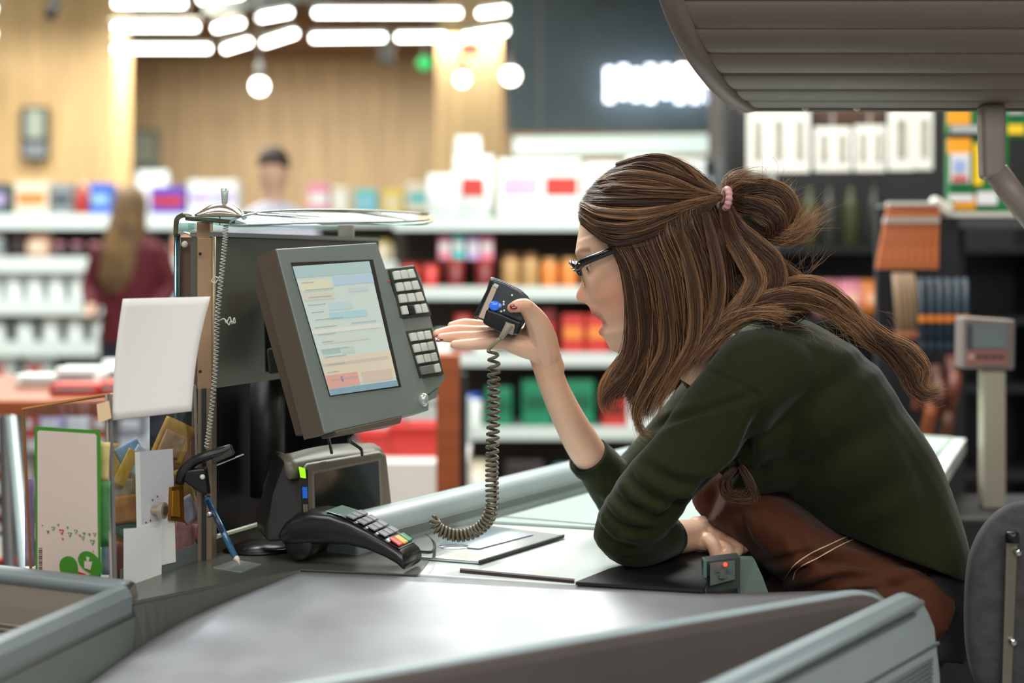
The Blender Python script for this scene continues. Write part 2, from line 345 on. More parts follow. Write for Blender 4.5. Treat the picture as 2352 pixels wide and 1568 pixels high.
C_ = dict(white=(228, 234, 230), cream=(226, 214, 190), purple=(92, 66, 170), blue=(58, 100, 205), red=(186, 52, 44), dred=(110, 26, 24), pink=(220, 140, 160), green=(22, 120, 84), dgreen=(10, 84, 58), teal=(90, 190, 190), tan=(176, 138, 88), brown=(110, 74, 44), orange=(220, 130, 60), grey=(140, 144, 146), dark=(52, 44, 44), lilac=(190, 170, 215), peach=(238, 190, 160), sky=(150, 190, 215), yellow=(226, 200, 90), slate=(70, 84, 92))
def rows(Y, z, specs):
    for (x0, x1, kind, col, w_, h_, lab, grp, *rest) in specs:
        row(x0, x1, Y, z, kind, C_[col], w_, h_, lab, grp, C_[rest[0]] if rest else None, jit=.04)
# left long shelving, top down
rows(9.5, LZ[0], [
    (-50, 30, 'box', 'slate', .14, .24, 'slate grey carton on the top left shelf at the frame edge', 'slate cartons on the top left shelf', 'lilac'),
    (30, 112, 'box', 'cream', .23, .25, 'cream carton with orange panel on the top left shelf', 'cream cartons on the top left shelf', 'orange'),
    (112, 165, 'box', 'grey', .13, .24, 'grey carton between cream and red cartons, top left shelf', 'grey cartons on the top left shelf', 'slate'),
    (165, 200, 'bottle', 'red', .09, .25, 'red bottle beside the blue cartons on the top left shelf', 'red bottles on the top left shelf', 'white'),
    (200, 255, 'box', 'blue', .14, .24, 'blue carton on the top left shelf beside the woman in burgundy', 'blue cartons on the top left shelf', 'sky'),
    (340, 430, 'box', 'purple', .24, .22, 'purple carton on the top shelf right of the woman in burgundy', 'purple cartons on the top shelf', 'red'),
    (430, 545, 'box', 'white', .16, .26, 'white carton on the top shelf left of the man', 'white cartons on the top shelf', 'lilac')])
place('bag', C_['white'], .24, .16, .34, V((P(345, 0, 9.7).x, 9.78, LZ[0]+.001)), 'white rounded pack standing on top behind the purple cartons', 'packs on the shelf tops')
rows(9.5, LZ[1], [
    (-50, 20, 'jar', 'grey', .1, .17, 'grey jar on the second left shelf at the frame edge', 'grey jars on the second left shelf', 'white'),
    (20, 50, 'bottle', 'dark', .07, .2, 'dark bottle on the second left shelf', 'dark bottles on the second left shelf', 'red'),
    (50, 110, 'bag', 'peach', .16, .2, 'peach coloured bag leaning on the second left shelf', 'peach bags on the second left shelf', 'cream'),
    (110, 230, 'jar', 'dark', .09, .13, 'dark jar on the second left shelf under the red bottles', 'dark jars on the second left shelf', 'pink'),
    (385, 460, 'box', 'peach', .15, .18, 'peach carton on the second shelf behind the register', 'peach cartons on the second shelf', 'red')])
rows(9.5, LZ[2], [
    (-50, 95, 'tub', 'white', .135, .2, 'white tub on the third left shelf near the frame edge', 'white tubs on the third left shelf', 'white'),
    (95, 250, 'tub', 'white', .138, .2, 'cream tub on the third left shelf beside the woman', 'cream tubs on the third left shelf', 'white'),
    (360, 470, 'box', 'white', .14, .18, 'white carton on the third shelf behind the tall paper', 'white cartons on the third shelf')])
rows(9.5, LZ[3], [
    (-50, 80, 'tub', 'white', .14, .17, 'white tub on the fourth left shelf near the frame edge', 'white tubs on the fourth left shelf', 'grey'),
    (80, 250, 'tub', 'white', .136, .18, 'white lidded tub on the fourth left shelf by the woman', 'lidded tubs on the fourth left shelf', 'cream')])
rows(9.5, LZ[4], [(-50, 120, 'bag', 'white', .2, .2, 'white bag on the low left shelf', 'white bags on the low left shelf', 'red')])
# middle shelving right of the man
rows(9.9, LZ2[0], [
    (700, 760, 'box', 'pink', .15, .24, 'pink carton on the shelf right of the man', 'pink cartons right of the man', 'white'),
    (760, 800, 'box', 'cream', .12, .22, 'cream carton on the shelf right of the man', 'cream cartons right of the man'),
    (800, 880, 'box', 'teal', .15, .2, 'teal carton on the shelf right of the man', 'teal cartons right of the man', 'sky'),
    (880, 925, 'box', 'yellow', .13, .2, 'yellow carton between teal cartons and big white packs', 'yellow cartons', 'cream'),
    (925, 1000, 'box', 'cream', .18, .25, 'large cream carton behind the clear hood tray', 'large cream cartons', 'teal')])
rows(9.9, LZ2[1], [(760, 1000, 'jar', 'cream', .12, .17, 'cream jar behind the top of the register', 'cream jars behind the register', 'yellow')])
rows(9.9, LZ2[2], [(800, 1000, 'box', 'white', .18, .2, 'white carton low behind the register', 'white cartons low behind the register', 'red')])
# big right shelving
Y = 6.0
for i, (x, w_, h_, lab, bd, k) in enumerate(((1016, .15, .20, 'puffy white pack at the left end of the top right shelf', 'white', 'bag'), (1086, .19, .28, 'white pack with bright red label patch on the top shelf', 'red', 'bag'), (1195, .19, .26, 'white pack beside the red-patched pack on the top shelf', 'lilac', 'box'),
        (1290, .17, .26, 'white pack with dull red square on the top shelf', 'red', 'box'), (1390, .18, .25, 'large white pack half hidden by her forehead', 'white', 'bag'), (1490, .18, .27, 'white pack behind the crown of her head', 'sky', 'box'), (1590, .18, .26, 'pale pack behind her hair tie, last on the top shelf', 'sky', 'box'), (1637, .07, .26, 'narrow white pack at the right end of the top shelf', 'white', 'box'))):
    place(k, C_['white'], w_, .2, h_, P(x, 500, 6.0)+V((0, .12, RZ[0]-P(x, 500, 6.0).z+.002)), lab, 'large white packs on the top right shelf', C_[bd], 0)
place('bag', C_['white'], .12, .09, .16, P(1075, 400, 6.15)+V((0, 0, .005)), 'white bag lying on top of the big white packs', 'packs on the shelf tops')
rows(Y, RZ[1], [
    (915, 1010, 'tub', 'red', .075, .11, 'red tub on the second right shelf by the keypad', 'red tubs on the second right shelf', 'dred'),
    (1010, 1145, 'tub', 'dred', .08, .12, 'dark red tub on the second right shelf above the scanner', 'dark red tubs above the scanner', 'red'),
    (1150, 1240, 'jar', 'tan', .075, .15, 'tan jar on the second right shelf', 'tan jars on the second right shelf', 'brown'),
    (1240, 1330, 'jar', 'orange', .07, .13, 'amber jar beside her brow on the second shelf', 'amber jars on the second right shelf', 'tan'),
    (1335, 1650, 'jar', 'brown', .08, .14, 'brown jar behind her hair on the second shelf', 'brown jars on the second right shelf', 'cream')])
for i, (x, c, h_) in enumerate(((1020, 'pink', .1), (1052, 'teal', .11), (1086, 'lilac', .1), (1118, 'pink', .1))):
    place('box', C_[c], .055, .06, h_, P(x, 560, 6.0)+V((0, .08, RZ[1]+.124-P(x, 560, 6.0).z)), '%s box stacked on the dark red tubs' % {'pink': 'pink', 'teal': 'teal', 'lilac': 'lilac'}[c]+(' at the right end' if i == 3 else ' at the left end' if i == 0 else ''), 'small boxes stacked on the red tubs', C_['white'])
rows(Y, RZ[2], [
    (990, 1040, 'jar', 'white', .08, .1, 'white jar above her fingertips on the third shelf', 'white jars on the third right shelf', 'white'),
    (1040, 1085, 'bag', 'red', .075, .17, 'red bag between white jars on the third shelf', 'red bags on the third right shelf', 'dred'),
    (1085, 1130, 'jar', 'white', .08, .12, 'white jar behind the scanner on the third shelf', 'white jars behind the scanner', 'white'),
    (1225, 1290, 'box', 'dred', .07, .19, 'dark red carton between the scanner and her face', 'dark red cartons on the third right shelf', 'red'),
    (1290, 1400, 'box', 'red', .095, .17, 'bright red carton behind her mouth', 'bright red cartons on the third shelf', 'orange'),
    (1400, 1650, 'box', 'dred', .1, .18, 'dark red carton hidden behind her hair', 'dark red cartons behind her hair', 'dark')])
rows(Y, RZ[3], [
    (1060, 1110, 'jar', 'white', .08, .14, 'white jar above the green packs beside the cord', 'white jars beside the green packs', 'blue'),
    (1110, 1180, 'box', 'green', .11, .17, 'green pack left of the coiled cord', 'green packs beside the coiled cord', 'dgreen'),
    (1185, 1380, 'box', 'green', .13, .2, 'green pack behind the raised forearm', 'green packs behind the forearm', 'dgreen'),
    (1385, 1440, 'box', 'red', .1, .14, 'red pack seen through the hanging hair', 'red packs behind the hanging hair', 'dred'),
    (1440, 1650, 'box', 'white', .12, .14, 'white pack behind her shoulder', 'white packs behind her shoulder', 'grey')])
rows(Y, RZ[4], [
    (1060, 1130, 'bag', 'cream', .11, .2, 'cream bag low behind the coiled cord', 'cream bags low behind the cord', 'white'),
    (1150, 1260, 'box', 'dark', .16, .2, 'dark carton on the bottom shelf behind the cord', 'dark cartons on the bottom shelf', 'dred'),
    (1260, 1400, 'jar', 'dgreen', .09, .18, 'dark green jar low behind the forearm', 'dark green jars on the bottom shelf', 'teal')])
# ================================================================ next checkout, baskets, right hand goods
owood = mat('orange_wood', (150, 76, 38), .4, var=.12, vscale=4, stretch=(1, 1, 8))
greym = mat('grey_metal', (150, 156, 154), .35, metal=.6)
# wooden post and rail of the next lane
t = thing('lane_divider', 'orange-brown wooden divider post behind the keypad and cord', 'divider', P(1030, 600+1.25*F/3.7, 3.7))
q = P(1030, 800, 3.7)
MB().box((q.x, 3.7, .51), (.06, .08, 1.00)).build('post', owood, t, bevel=.004)
MB().box((P(1060, 800, 3.7).x, 3.72, .49), (.026, .05, .93)).build('post_dark_strip', mat('dark_green_metal', (32, 42, 40), .5), t)  # narrow dark green strip beside the post
MB().box((q.x, 3.7, .005), (.16, .16, .01)).build('foot', greym, t)
# left: wood-edged checkout table with goods on it
Yn = 3.6
t = thing('lane_table', 'reddish wood-edged checkout table of the next lane behind the clear box', 'table', (P(60, 900, Yn).x, Yn, 0))
z = P(0, 915, Yn).z
MB().box((P(40, 900, Yn).x, Yn+.35, z-.02), (.85, .8, .04)).build('table_top', owood, t, bevel=.006)
for x in (-200, 30, 248):
    MB().box((P(x, 900, Yn).x, Yn+.04, (z-.04)/2), (.03, .03, z-.04)).build('leg', greym, t, bevel=.003)
for (x, c, h_, w_, lab, k) in ((30, 'white', .035, .2, 'flat white pack lying on the wood-edged table at left', 'box'), (95, 'white', .055, .12, 'upright white pack on the wood-edged table', 'box'), (205, 'white', .075, .14, 'white bag on the wood-edged table nearest the paper', 'bag'), (150, 'red', .03, .13, 'flat red pack on the wood-edged table', 'box'), (235, 'red', .035, .05, 'small red pack on the wood-edged table beside the white bag', 'box')):
    place(k, C_[c], w_, .1, h_, V((P(x, 900, Yn).x, Yn+.12+.0*h_, z+.001)) + V((0, .22 if c == 'white' else 0, 0)), lab, 'goods on the wood-edged table', C_['grey'])
redb = mat('red_plastic', (196, 44, 36), .4)
def basket(x, y, Y, s, lab, rz=0, n=3):
    """red shopping basket: tapered open shell with slats and a handle"""
    q = P(x, y, Y); t = thing('shopping_basket', lab, 'basket', q, 'red shopping baskets of the next lane')
    A, B, H = .21*s, .15*s, .2*s
    def rect(k, z): return [q+V((sx*A*k, sy*B*k, z)) for sx, sy in ((-1, -1), (1, -1), (1, 1), (-1, 1))]
    MB().loft([rect(.8, 0), rect(1, H), rect(.97, H), rect(.78, .006)]).build('shell', redb, t)
    r = rect(1.03, H); MB().tube(r, .01*s, 6, closed=True).build('rim', redb, t)
    MB().tube(cr([q+V((-A, 0, H)), q+V((-A*.8, 0, H*1.5)), q+V((0, 0, H*1.7)), q+V((A*.8, 0, H*1.5)), q+V((A, 0, H))], 12), .008*s, 6).build('handle', mat('dark_plastic', (36, 34, 34), .4), t)
    return t
# stack on a low stand behind the printer
t = thing('basket_stand', 'grey box stand with white panel behind the terminal screen', 'stand', (P(950, 900, 4.3).x, 4.4, 0))
zz = P(0, 1060, 4.3).z
MB().box((P(945, 900, 4.3).x, 4.5, zz/2), (.34, .4, zz)).build('base', mat('stand_white', (206, 200, 194), .5), t, bevel=.006)
MB().box((P(945, 900, 4.3).x, 4.72, .40), (.34, .03, .80)).build('back_board', mat('stand_grey', (158, 168, 166), .5), t, bevel=.004)
basket(975, 1048, 4.47, .5, 'red shopping basket on the grey stand behind the printer')
basket(885, 1048, 4.47, .38, 'red shopping basket half hidden by the printer')
basket(1170, 600+1.25*F/5.2, 5.2, 1.2, 'red shopping basket on the floor behind the cord').location.z = .0
for i, z in enumerate((.0, .12, .24)):
    pass
b_ = basket(1, 600+.73*F/2.9, 2.9, .52, 'red basket, top of the stack cut by the left frame edge')
for i in range(1, 6):
    dup(b_, V(b_.location)-V((0, 0, .062*i)), 'red basket in the stack cut by the left frame edge, %s' % ('second from top', 'third from top', 'fourth from top', 'fifth from top', 'lowest of the stack')[i-1])
t = thing('basket_trolley', 'grey steel frame holding the basket stack at the left edge', 'trolley', (P(1, 900, 2.9).x, 2.9, 0))
bx, bz = P(1, 900, 2.9).x, b_.location.z-.062*5
MB().box((bx, 2.9, bz/2-.004), (.17, .13, bz-.01)).build('pedestal', greym, t, bevel=.01)
a = P(24, 960, 2.82); c = P(60, 1335, 2.62)
MB().tube([a, c, V((c.x, c.y, 0))], .012, 8).build('frame_tube', mat('pale_tube', (150, 166, 166), .3, metal=.3), t)
MB().tube([a+V((-.012, 0, 0)), c+V((-.03, 0, 0)), V((c.x-.03, c.y, 0))], .012, 8).build('frame_tube', mat('dark_tube', (60, 58, 58), .4), t)

# low display under and behind the wood-edged table
gondola('low_display', 'low white display of red and white packs under the wood-edged table', -40, 500, 4.7, [P(0, 1012, 4.7).z, P(0, 1110, 4.7).z, P(0, 1210, 4.7).z], depth=.3, rail=.04)
for zi, (y, cc) in enumerate(((1012, ('white', 'red', 'lilac', 'white', 'red', 'grey', 'white', 'dred', 'white')), (1110, ('red', 'cream', 'dred', 'white', 'red', 'lilac', 'red', 'white', 'dred')), (1210, ('dred', 'red', 'white', 'red', 'dred', 'white', 'red', 'cream', 'red')))):
    for i, c in enumerate(cc):
        x = -15+i*62; place('box', C_[c], .075, .08, .095, (P(x, 0, 4.7).x, 4.76, P(0, y, 4.7).z+.001), '%s pack on the %s shelf of the low display, %s from the left' % ({'white': 'white', 'red': 'red', 'lilac': 'lilac', 'grey': 'grey', 'dred': 'dark red', 'cream': 'cream'}[c], ('top', 'middle', 'bottom')[zi], ORD[i]), 'small packs on the low display', C_['white'])
# ---- right side behind the cashier
cardm = mat('card_white', (206, 204, 196), .5)
slotm = mat('card_slot', (140, 134, 124), .6, var=.2)
t = thing('card_rail', 'thin rail under the hood carrying the white price cards', 'rail', P(1900, 250, 5.4))
MB().tube([P(1700, 249, 5.4), P(2180, 244, 5.4)], .012, 8).build('rail', mat('rail_tan', (150, 132, 112), .5), t)
for x in (1716, 2150): q = P(x, 249, 5.4); MB().tube([q, V((q.x, q.y, 3.7))], .006, 6).build('hanger', mat('rail_tan', (150, 132, 112), .5), t)
for (x0, x1, y0, y1, n, lab) in ((1716, 1860, 252, 396, 3, 'hanging white card panel with three columns, leftmost'), (1870, 1955, 292, 394, 2, 'hanging white card panel with two columns, under the brown block'), (1962, 2034, 288, 394, 2, 'hanging white card panel beside the tall panel'), (2040, 2098, 250, 392, 1, 'tall narrow white card panel, second from the right'), (2100, 2142, 250, 390, 1, 'tall narrow white card panel, rightmost')):
    t = thing('price_sheet', lab, 'price sheet', P((x0+x1)/2, y1, 5.4), 'white card panels hanging under the hood')
    wd = (x1-x0)*5.4/F; ht = (y1-y0)*5.4/F; c = P((x0+x1)/2, (y0+y1)/2, 5.4)
    sh_ = MB().box(c, (wd, .012, ht)).build('sheet', cardm, t, bevel=.003)
    if y0 > 280: MB().box(c+V((0, .004, ht/2+.03)), (.012, .006, .07)).build('hook', slotm, t)
    for k in range(n):
        MB().box(c+V(((k-(n-1)/2)*wd/n, -.008, 0.005)), (wd/n*.38, .006, ht*.62)).build('printed_column', slotm, sh_)
t = thing('header_board', 'dark brown header board above the middle card panels', 'board', P(1952, 290, 5.5))
MB().box(P(1952, 274, 5.5), (.26, .06, .06)).build('board', mat('brown_board', (66, 40, 26), .6), t)
for x in (1890, 2014): q = P(x, 256, 5.5); MB().tube([q, V((q.x, q.y, 3.7))], .006, 6).build('hanger', mat('rail_tan', (150, 132, 112), .5), t)
# cabinet shelves with dim bottles
blk = mat('black_panel', (26, 27, 29), .5)
Yc = 5.7
t = thing('wall_cabinet', 'black shelving cabinet behind the cashier with dim bottles', 'cabinet', (P(1950, 600, Yc).x, Yc+.2, 0))
xa, xb = P(1668, 0, Yc).x, P(2420, 0, Yc).x
MB().box(((xa+xb)/2, Yc+.42, 1.0), (xb-xa, .03, 2.0)).build('back_panel', blk, t)
for z in (P(0, 566, Yc).z, P(0, 730, Yc).z, .75, .4): MB().box(((xa+xb)/2, Yc+.2, z-.012), (xb-xa-.03, .4, .024)).build('shelf', mat('black_shelf', (24, 24, 26), .4), t)
for x in (xa, xb): MB().box((x, Yc+.2, 1.0), (.03, .44, 2.0)).build('side_panel', blk, t)
oliv = (64, 66, 34); zz = P(0, 566, Yc).z
for i, x in enumerate((1700, 1742, 1830, 1878, 1925, 1975, 2030)):
    place('bottle', oliv if i % 2 else (50, 52, 44), .072, .07, .27, (P(x, 0, Yc).x, Yc+.15, zz+.001), 'dim olive bottle on the black cabinet shelf, %s from the left' % ORD[i], 'dim bottles in the black cabinet', (46, 44, 36))
place('bottle', (170, 180, 172), .075, .08, .29, (P(1785, 0, Yc).x, Yc+.12, zz+.001), 'pale bottle behind the messy bun of hair', 'pale bottle', (190, 196, 190))
zz = P(0, 730, Yc).z
for x, c, lab in ((1910, 'pink', 'pink pack on the lower shelf just behind her back'), (1965, 'pink', 'pink pack beside the orange one behind her back'), (2015, 'orange', 'orange pack beside the pink packs behind her back')):
    place('bag', C_[c], .1, .09, .15, (P(x, 0, Yc).x, Yc+.1, zz+.001), lab, 'packs on the lower cabinet shelf', C_['peach'])
# green and yellow board with a little wire shelf
Yg = 3.9
t = thing('promo_board', 'green and yellow printed promotion board beside the hood post', 'board', P(2270, 490, Yg))
c0 = P(2175, 248, Yg); c1 = P(2440, 490, Yg)
MB().box(((c0.x+c1.x)/2, Yg, (c0.z+c1.z)/2), (c1.x-c0.x, .03, c0.z-c1.z)).build('panel', mat('promo_green', (0, 110, 50), .45), t)
pal = dict(y=mat('promo_yellow', (240, 200, 30), .45), o=mat('promo_orange', (240, 160, 30), .45), k=mat('promo_black', (24, 24, 24), .45), w=mat('promo_white', (214, 214, 220), .45), b=mat('promo_blue', (150, 170, 220), .45), r=mat('promo_red', (190, 70, 60), .45), g=mat('promo_grey', (170, 176, 180), .5))
for x0, y0, x1, y1, k, dy in ((2176, 252, 2228, 286, 'o', .022), (2185, 288, 2250, 305, 'g', .024), (2172, 306, 2260, 316, 'k', .018), (2176, 318, 2230, 352, 'o', .022), (2183, 352, 2228, 420, 'w', .026), (2190, 368, 2216, 395, 'b', .028), (2186, 404, 2222, 416, 'r', .028), (2236, 330, 2256, 425, 'y', .022), (2316, 248, 2352, 262, 'g', .022), (2316, 286, 2352, 308, 'y', .022), (2316, 318, 2400, 428, 'k', .018), (2180, 446, 2234, 462, 'w', .024), (2190, 450, 2240, 480, 'o', .020), (2244, 440, 2290, 470, 'w', .026)):
    a = P(x0, y0, Yg-dy); c = P(x1, y1, Yg-dy); MB().box(((a.x+c.x)/2, Yg-dy, (a.z+c.z)/2), (c.x-a.x, .004, a.z-c.z)).build('printed_patch', pal[k], t)
t = thing('wall_shelf', 'grey shelf with white edge under the green promotion board', 'shelf', P(2260, 520, Yg))
a = P(2168, 494, Yg-.06); c = P(2450, 520, Yg-.06)
MB().box(((a.x+c.x)/2, Yg+.1, (a.z+c.z)/2-.003), (c.x-a.x, .3, .024)).build('board', mat('shelf_grey', (92, 92, 96), .5), t)
MB().box(((a.x+c.x)/2, Yg-.06, a.z+.002), (c.x-a.x, .02, .012)).build('edge', cardm, t)
for x in (2200, 2440): q = P(x, 520, Yg+.2); MB().box((q.x, q.y, q.z/2), (.03, .03, q.z-.01)).build('support', blk, t)
b = MB().box(P(2160, 474, Yg-.1), (.06, .04, .03), Matrix.Rotation(.5, 3, 'Y')); tag(b.build('crumpled_wrapper', cardm, bevel=.006), 'crumpled white wrapper hanging at the left end of the grey shelf', 'wrapper')
# hanging bundles: brush heads and handles on hooks
t = thing('display_rack', 'dark hook rack standing behind the cashier back', 'rack', (P(2130, 0, 3.7).x, 3.75, 0))
MB().box((P(2145, 0, 3.7).x, 3.86, .70), (.22, .03, 1.38)).build('back_panel', mat('navy_panel', (14, 18, 28), .6), t)
MB().box((P(2145, 0, 3.7).x, 3.8, .02), (.22, .2, .04)).build('foot', blk, t)
for i in range(9): q = P(2050+i*14, 470, 3.7); MB().tube([q, V((q.x, 3.85, q.z))], .004, 5).build('hook', greym, t)
osl = mat('orange_stick', (186, 100, 52), .5, var=.12, vscale=20)
bandm = mat('pale_band', (170, 160, 150), .5)
for i in range(8):
    t = thing('wooden_spatula', 'orange-brown wooden spatula in the hanging row behind her back, %s from the left' % ORD[i], 'spatula', P(2040+i*17, 620, 3.66), 'orange wooden spatulas hanging in a row')
    xt = 2046+i*15.2; xb = 2020+i*18.2
    def qd(y0, y1, w0, w1, Y0=3.66):
        f = lambda y: xt+(xb-xt)*(y-470)/150
        return [P(f(y1)-w1, y1, Y0), P(f(y1)+w1, y1, Y0), P(f(y0)+w0, y0, Y0), P(f(y0)-w0, y0, Y0)]
    b = MB(); b.prism(qd(470, 618, 6.2, 8), (0, .014, 0)); b.build('blade', osl, t, bevel=.002)
    b = MB(); b.prism(qd(498, 512, 6.6, 7, 3.655), (0, .024, 0)); b.build('band', bandm, t)
    b = MB(); b.prism(qd(463, 471, 6.6, 6.6, 3.655), (0, .02, 0)); b.build('hanging_tab', cardm, t)
bamb = mat('bamboo', (150, 122, 92), .5, var=.2, vscale=10)
for i in range(5):
    t = thing('bamboo_handle', 'pale bamboo handle hanging below the orange spatulas, %s from the left' % ORD[i], 'handle', P(2062+i*11, 780, 3.7), 'bamboo handles hanging below the spatulas')
    MB().tube([P(2056+i*9, 628, 3.72), P(2062+i*12, 700, 3.71), P(2066+i*13, 775, 3.7)], .008, 7).build('stick', bamb, t, smooth=True)
    MB().lathe([(.010, 0), (.013, .01), (.010, .02)], P(2066+i*13, 779, 3.7), 8).build('tip', mat('copper', (150, 90, 60), .4), t)
dkb = mat('dark_blue_tool', (18, 44, 60), .45)
for i in range(6):
    t = thing('brush_tool', 'dark blue long tool with an orange band in a row, %s from the left' % ORD[i], 'tool', P(2125+i*19, 800, 3.6), 'dark blue tools hanging in a row')
    x = 2118+i*20
    MB().tube([P(x-2, 640, 3.7), P(x, 720, 3.68), P(x+1, 790, 3.66)], [.010, .007, .011], 7).build('shaft', dkb, t, smooth=True)
    MB().tube([P(x, 724, 3.672), P(x+1, 740, 3.67)], .010, 7).build('tip_band', mat('tool_orange', (210, 120, 40), .45), t)
    MB().ball(P(x+1, 796, 3.66), (.012, .012, .018), 8, 6).build('end_knob', dkb, t, smooth=True)
for i, (x, y, c) in enumerate(((2110, 880, (120, 60, 40)), (2150, 900, (90, 50, 34)), (2185, 880, (110, 56, 40)), (2130, 940, (150, 80, 40)), (2170, 960, (100, 60, 44)))):
    t = thing('leather_strap', ('rust brown strap', 'dark brown strap', 'reddish strap', 'orange strap', 'dull brown strap')[i]+' hanging low on the rack behind her back', 'strap', P(x, y+50, 3.65), 'brown straps low on the rack')
    MB().tube(cr([P(x, y-60, 3.72), P(x+8, y, 3.64), P(x-4, y+60, 3.66)], 9), .018, 6, flat=.4).build('strap', mat('leather%d' % i, c, .5, var=.2), t, smooth=True)
# shop scale display on its post
Ys = 2.95
t = thing('scale_display', 'grey scale display with small screen on a beige post', 'scale', (P(2280, 0, Ys).x, Ys, 0))
b = MB(); b.prism([P(2211, 846, Ys), P(2332, 850, Ys), P(2334, 735, Ys), P(2213, 727, Ys)], (0, .06, 0)); b.build('housing', mat('scale_body', (120, 108, 104), .45), t, bevel=.006)
def patch(x0, y0, x1, y1, Y_, m_, nm, par, th=.004): 
    a = P(x0, y0, Y_); c = P(x1, y1, Y_); return MB().box(((a.x+c.x)/2, Y_, (a.z+c.z)/2), (abs(c.x-a.x), th, abs(a.z-c.z))).build(nm, m_, par)
patch(2222, 745, 2312, 800, Ys-.002, mat('lcd_grey', (112, 122, 122), .3), 'screen', t)
patch(2222, 745, 2232, 800, Ys-.005, mat('lcd_dark', (64, 70, 72), .3), 'screen_edge', t)
patch(2220, 803, 2314, 838, Ys-.002, mat('scale_red', (150, 100, 92), .5), 'button_panel', t)
for i in range(5): patch(2226+i*17, 814, 2238+i*17, 824, Ys-.006, mat('scale_button', (180, 160, 150), .5) if i < 1 else mat('scale_button_dark', (96, 66, 62), .5), 'button', t)
q = P(2278, 850, Ys+.03); a = P(2278, 1165, Ys+.03)
MB().box((q.x, Ys+.03, (q.z+a.z)/2), (.047, .04, q.z-a.z)).build('post', mat('beige_post', (158, 152, 134), .45), t, bevel=.004)
MB().box((q.x, Ys+.06, a.z/2), (.34, .3, a.z)).build('base', blk, t, bevel=.01)
# ================================================================ the checkout itself
ZC = .85
top_white = mat('worktop_white', (226, 234, 230), .22, var=.03, vscale=3)
belt_m = mat('belt_pale', (168, 184, 178), .35, var=.05, vscale=6)
steel_m = mat('brushed_steel', (170, 170, 174), .40, metal=.40, var=.06, vscale=14, rvar=.08, stretch=(1, 1, 1))
bank_m = mat('bank_grey', (92, 92, 84), .5, metal=.1, var=.05)
bank_dark = mat('bank_brown', (92, 82, 78), .5, var=.05)
bump_m = mat('bumper_pale', (160, 174, 176), .35, var=.04)
bump_brown = mat('bumper_brown', (138, 126, 116), .45, var=.04)
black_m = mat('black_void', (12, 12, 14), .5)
ck = thing('checkout_counter', 'pale checkout counter with belt and steel packing chute where the cashier leans', 'checkout counter', (-.1, 2.0, 0))
def at(p, z): return V((p.x, p.y, z))
A0, A1 = V((-.169, 2.04, 0)), V((.204, 2.63, 0)); dr = (A1-A0).normalized(); nr = V((dr.y, -dr.x, 0))
r0 = A0-dr*.12; r1 = A0+dr*1.75
# worktop: register island + work area
g = lambda x, y: G(x, y, ZC)
wt = [g(302, 1368), g(690, 1300), g(1320, 1341), g(1420, 1322), g(1640, 1262), r0+nr*.55+dr*.6, r0+nr*.02+dr*.5, r0+nr*.01, V((-.42, 2.15, 0)), V((-.62, 1.95, 0)), g(30, 1322)]
wt = [at(p, ZC) for p in wt]
MB().prism(wt, (0, 0, -.03)).build('worktop', top_white, ck, bevel=.002)
# grey metal register island plate at the left, over the white top
pl = [at(p, ZC+.0005) for p in (g(304, 1388), g(688, 1310), g(960, 1322), g(985, 1290), g(900, 1205), V((-.40, 2.13, 0)), V((-.60, 1.94, 0)), g(32, 1322))]
MB().prism(pl, (0, 0, .0015)).build('island_plate', mat('island_grey', (104, 106, 98), .28, metal=.5, var=.06), ck)
# conveyor belt further back
bl = [r0+nr*.045+dr*.10, r1+nr*.045, r1+nr*.50, r0+nr*.50+dr*.35]
q0 = r0+nr*.045+dr*.5
MB().prism([at(p, ZC+.0006) for p in (r0+nr*.045+dr*.30, r0+nr*.045+dr*1.72, r0+nr*.36+dr*1.72, r0+nr*.50+dr*.85, r0+nr*.50+dr*.42)], (0, 0, .004)).build('conveyor_belt', belt_m, ck)
MB().prism([at(p, ZC-.002) for p in (r0+nr*.03+dr*.5, r0+nr*.03+dr*1.76, r0+nr*.38+dr*1.76, r0+nr*.55+dr*.85, r0+nr*.55+dr*.5)], (0, 0, -.03)).build('belt_bed', top_white, ck)
MB().box(at(r0+nr*.27+dr*.37, ZC+.003), (.46, .006, .005), Matrix.Rotation(math.atan2(nr.y, nr.x)+.13, 3, 'Z')).build('belt_seam', mat('seam', (120, 136, 130), .4), ck)
# far customer-side rail: rounded metal bumper
rail = MB(); c0 = at(r0, 0); c1 = at(r1, 0)
prof = [(-.03, -.055), (.03, -.055), (.035, -.012), (.030, .020), (.018, .036), (0, .042), (-.018, .036), (-.030, .020), (-.035, -.012)]
rail.loft([[c+nr*a*.8+V((0, 0, ZC+.024+z*(.72 if z > -.05 else 1))) for a, z in prof] for c in (c0, c1)]); rail.build('side_rail', bump_m, ck, bevel=.004)
MB().box(((c0+c1)/2)+nr*.029+V((0, 0, ZC+.018)), (1.8, .005, .012), Matrix.Rotation(math.atan2(dr.y, dr.x), 3, 'Z')).build('rail_groove', mat('groove', (96, 104, 100), .5), ck)
MB().prism([at(p, .05) for p in (c0+nr*.0, c1+nr*.0, c1+nr*.04, c0+nr*.04)], (0, 0, ZC-.09)).build('side_panel', mat('side_red', (120, 44, 38), .5), ck)
# base body under island
ins = [g(320, 1372), g(690, 1306), g(1250, 1345), g(1560, 1290), r0+nr*.45+dr*.6, r0+nr*.05+dr*.55, V((-.40, 2.12, 0)), V((-.58, 1.93, 0)), g(60, 1326)]
MB().prism([at(p, .02) for p in ins], (0, 0, ZC-.055)).build('body', mat('counter_body', (120, 122, 116), .5), ck)
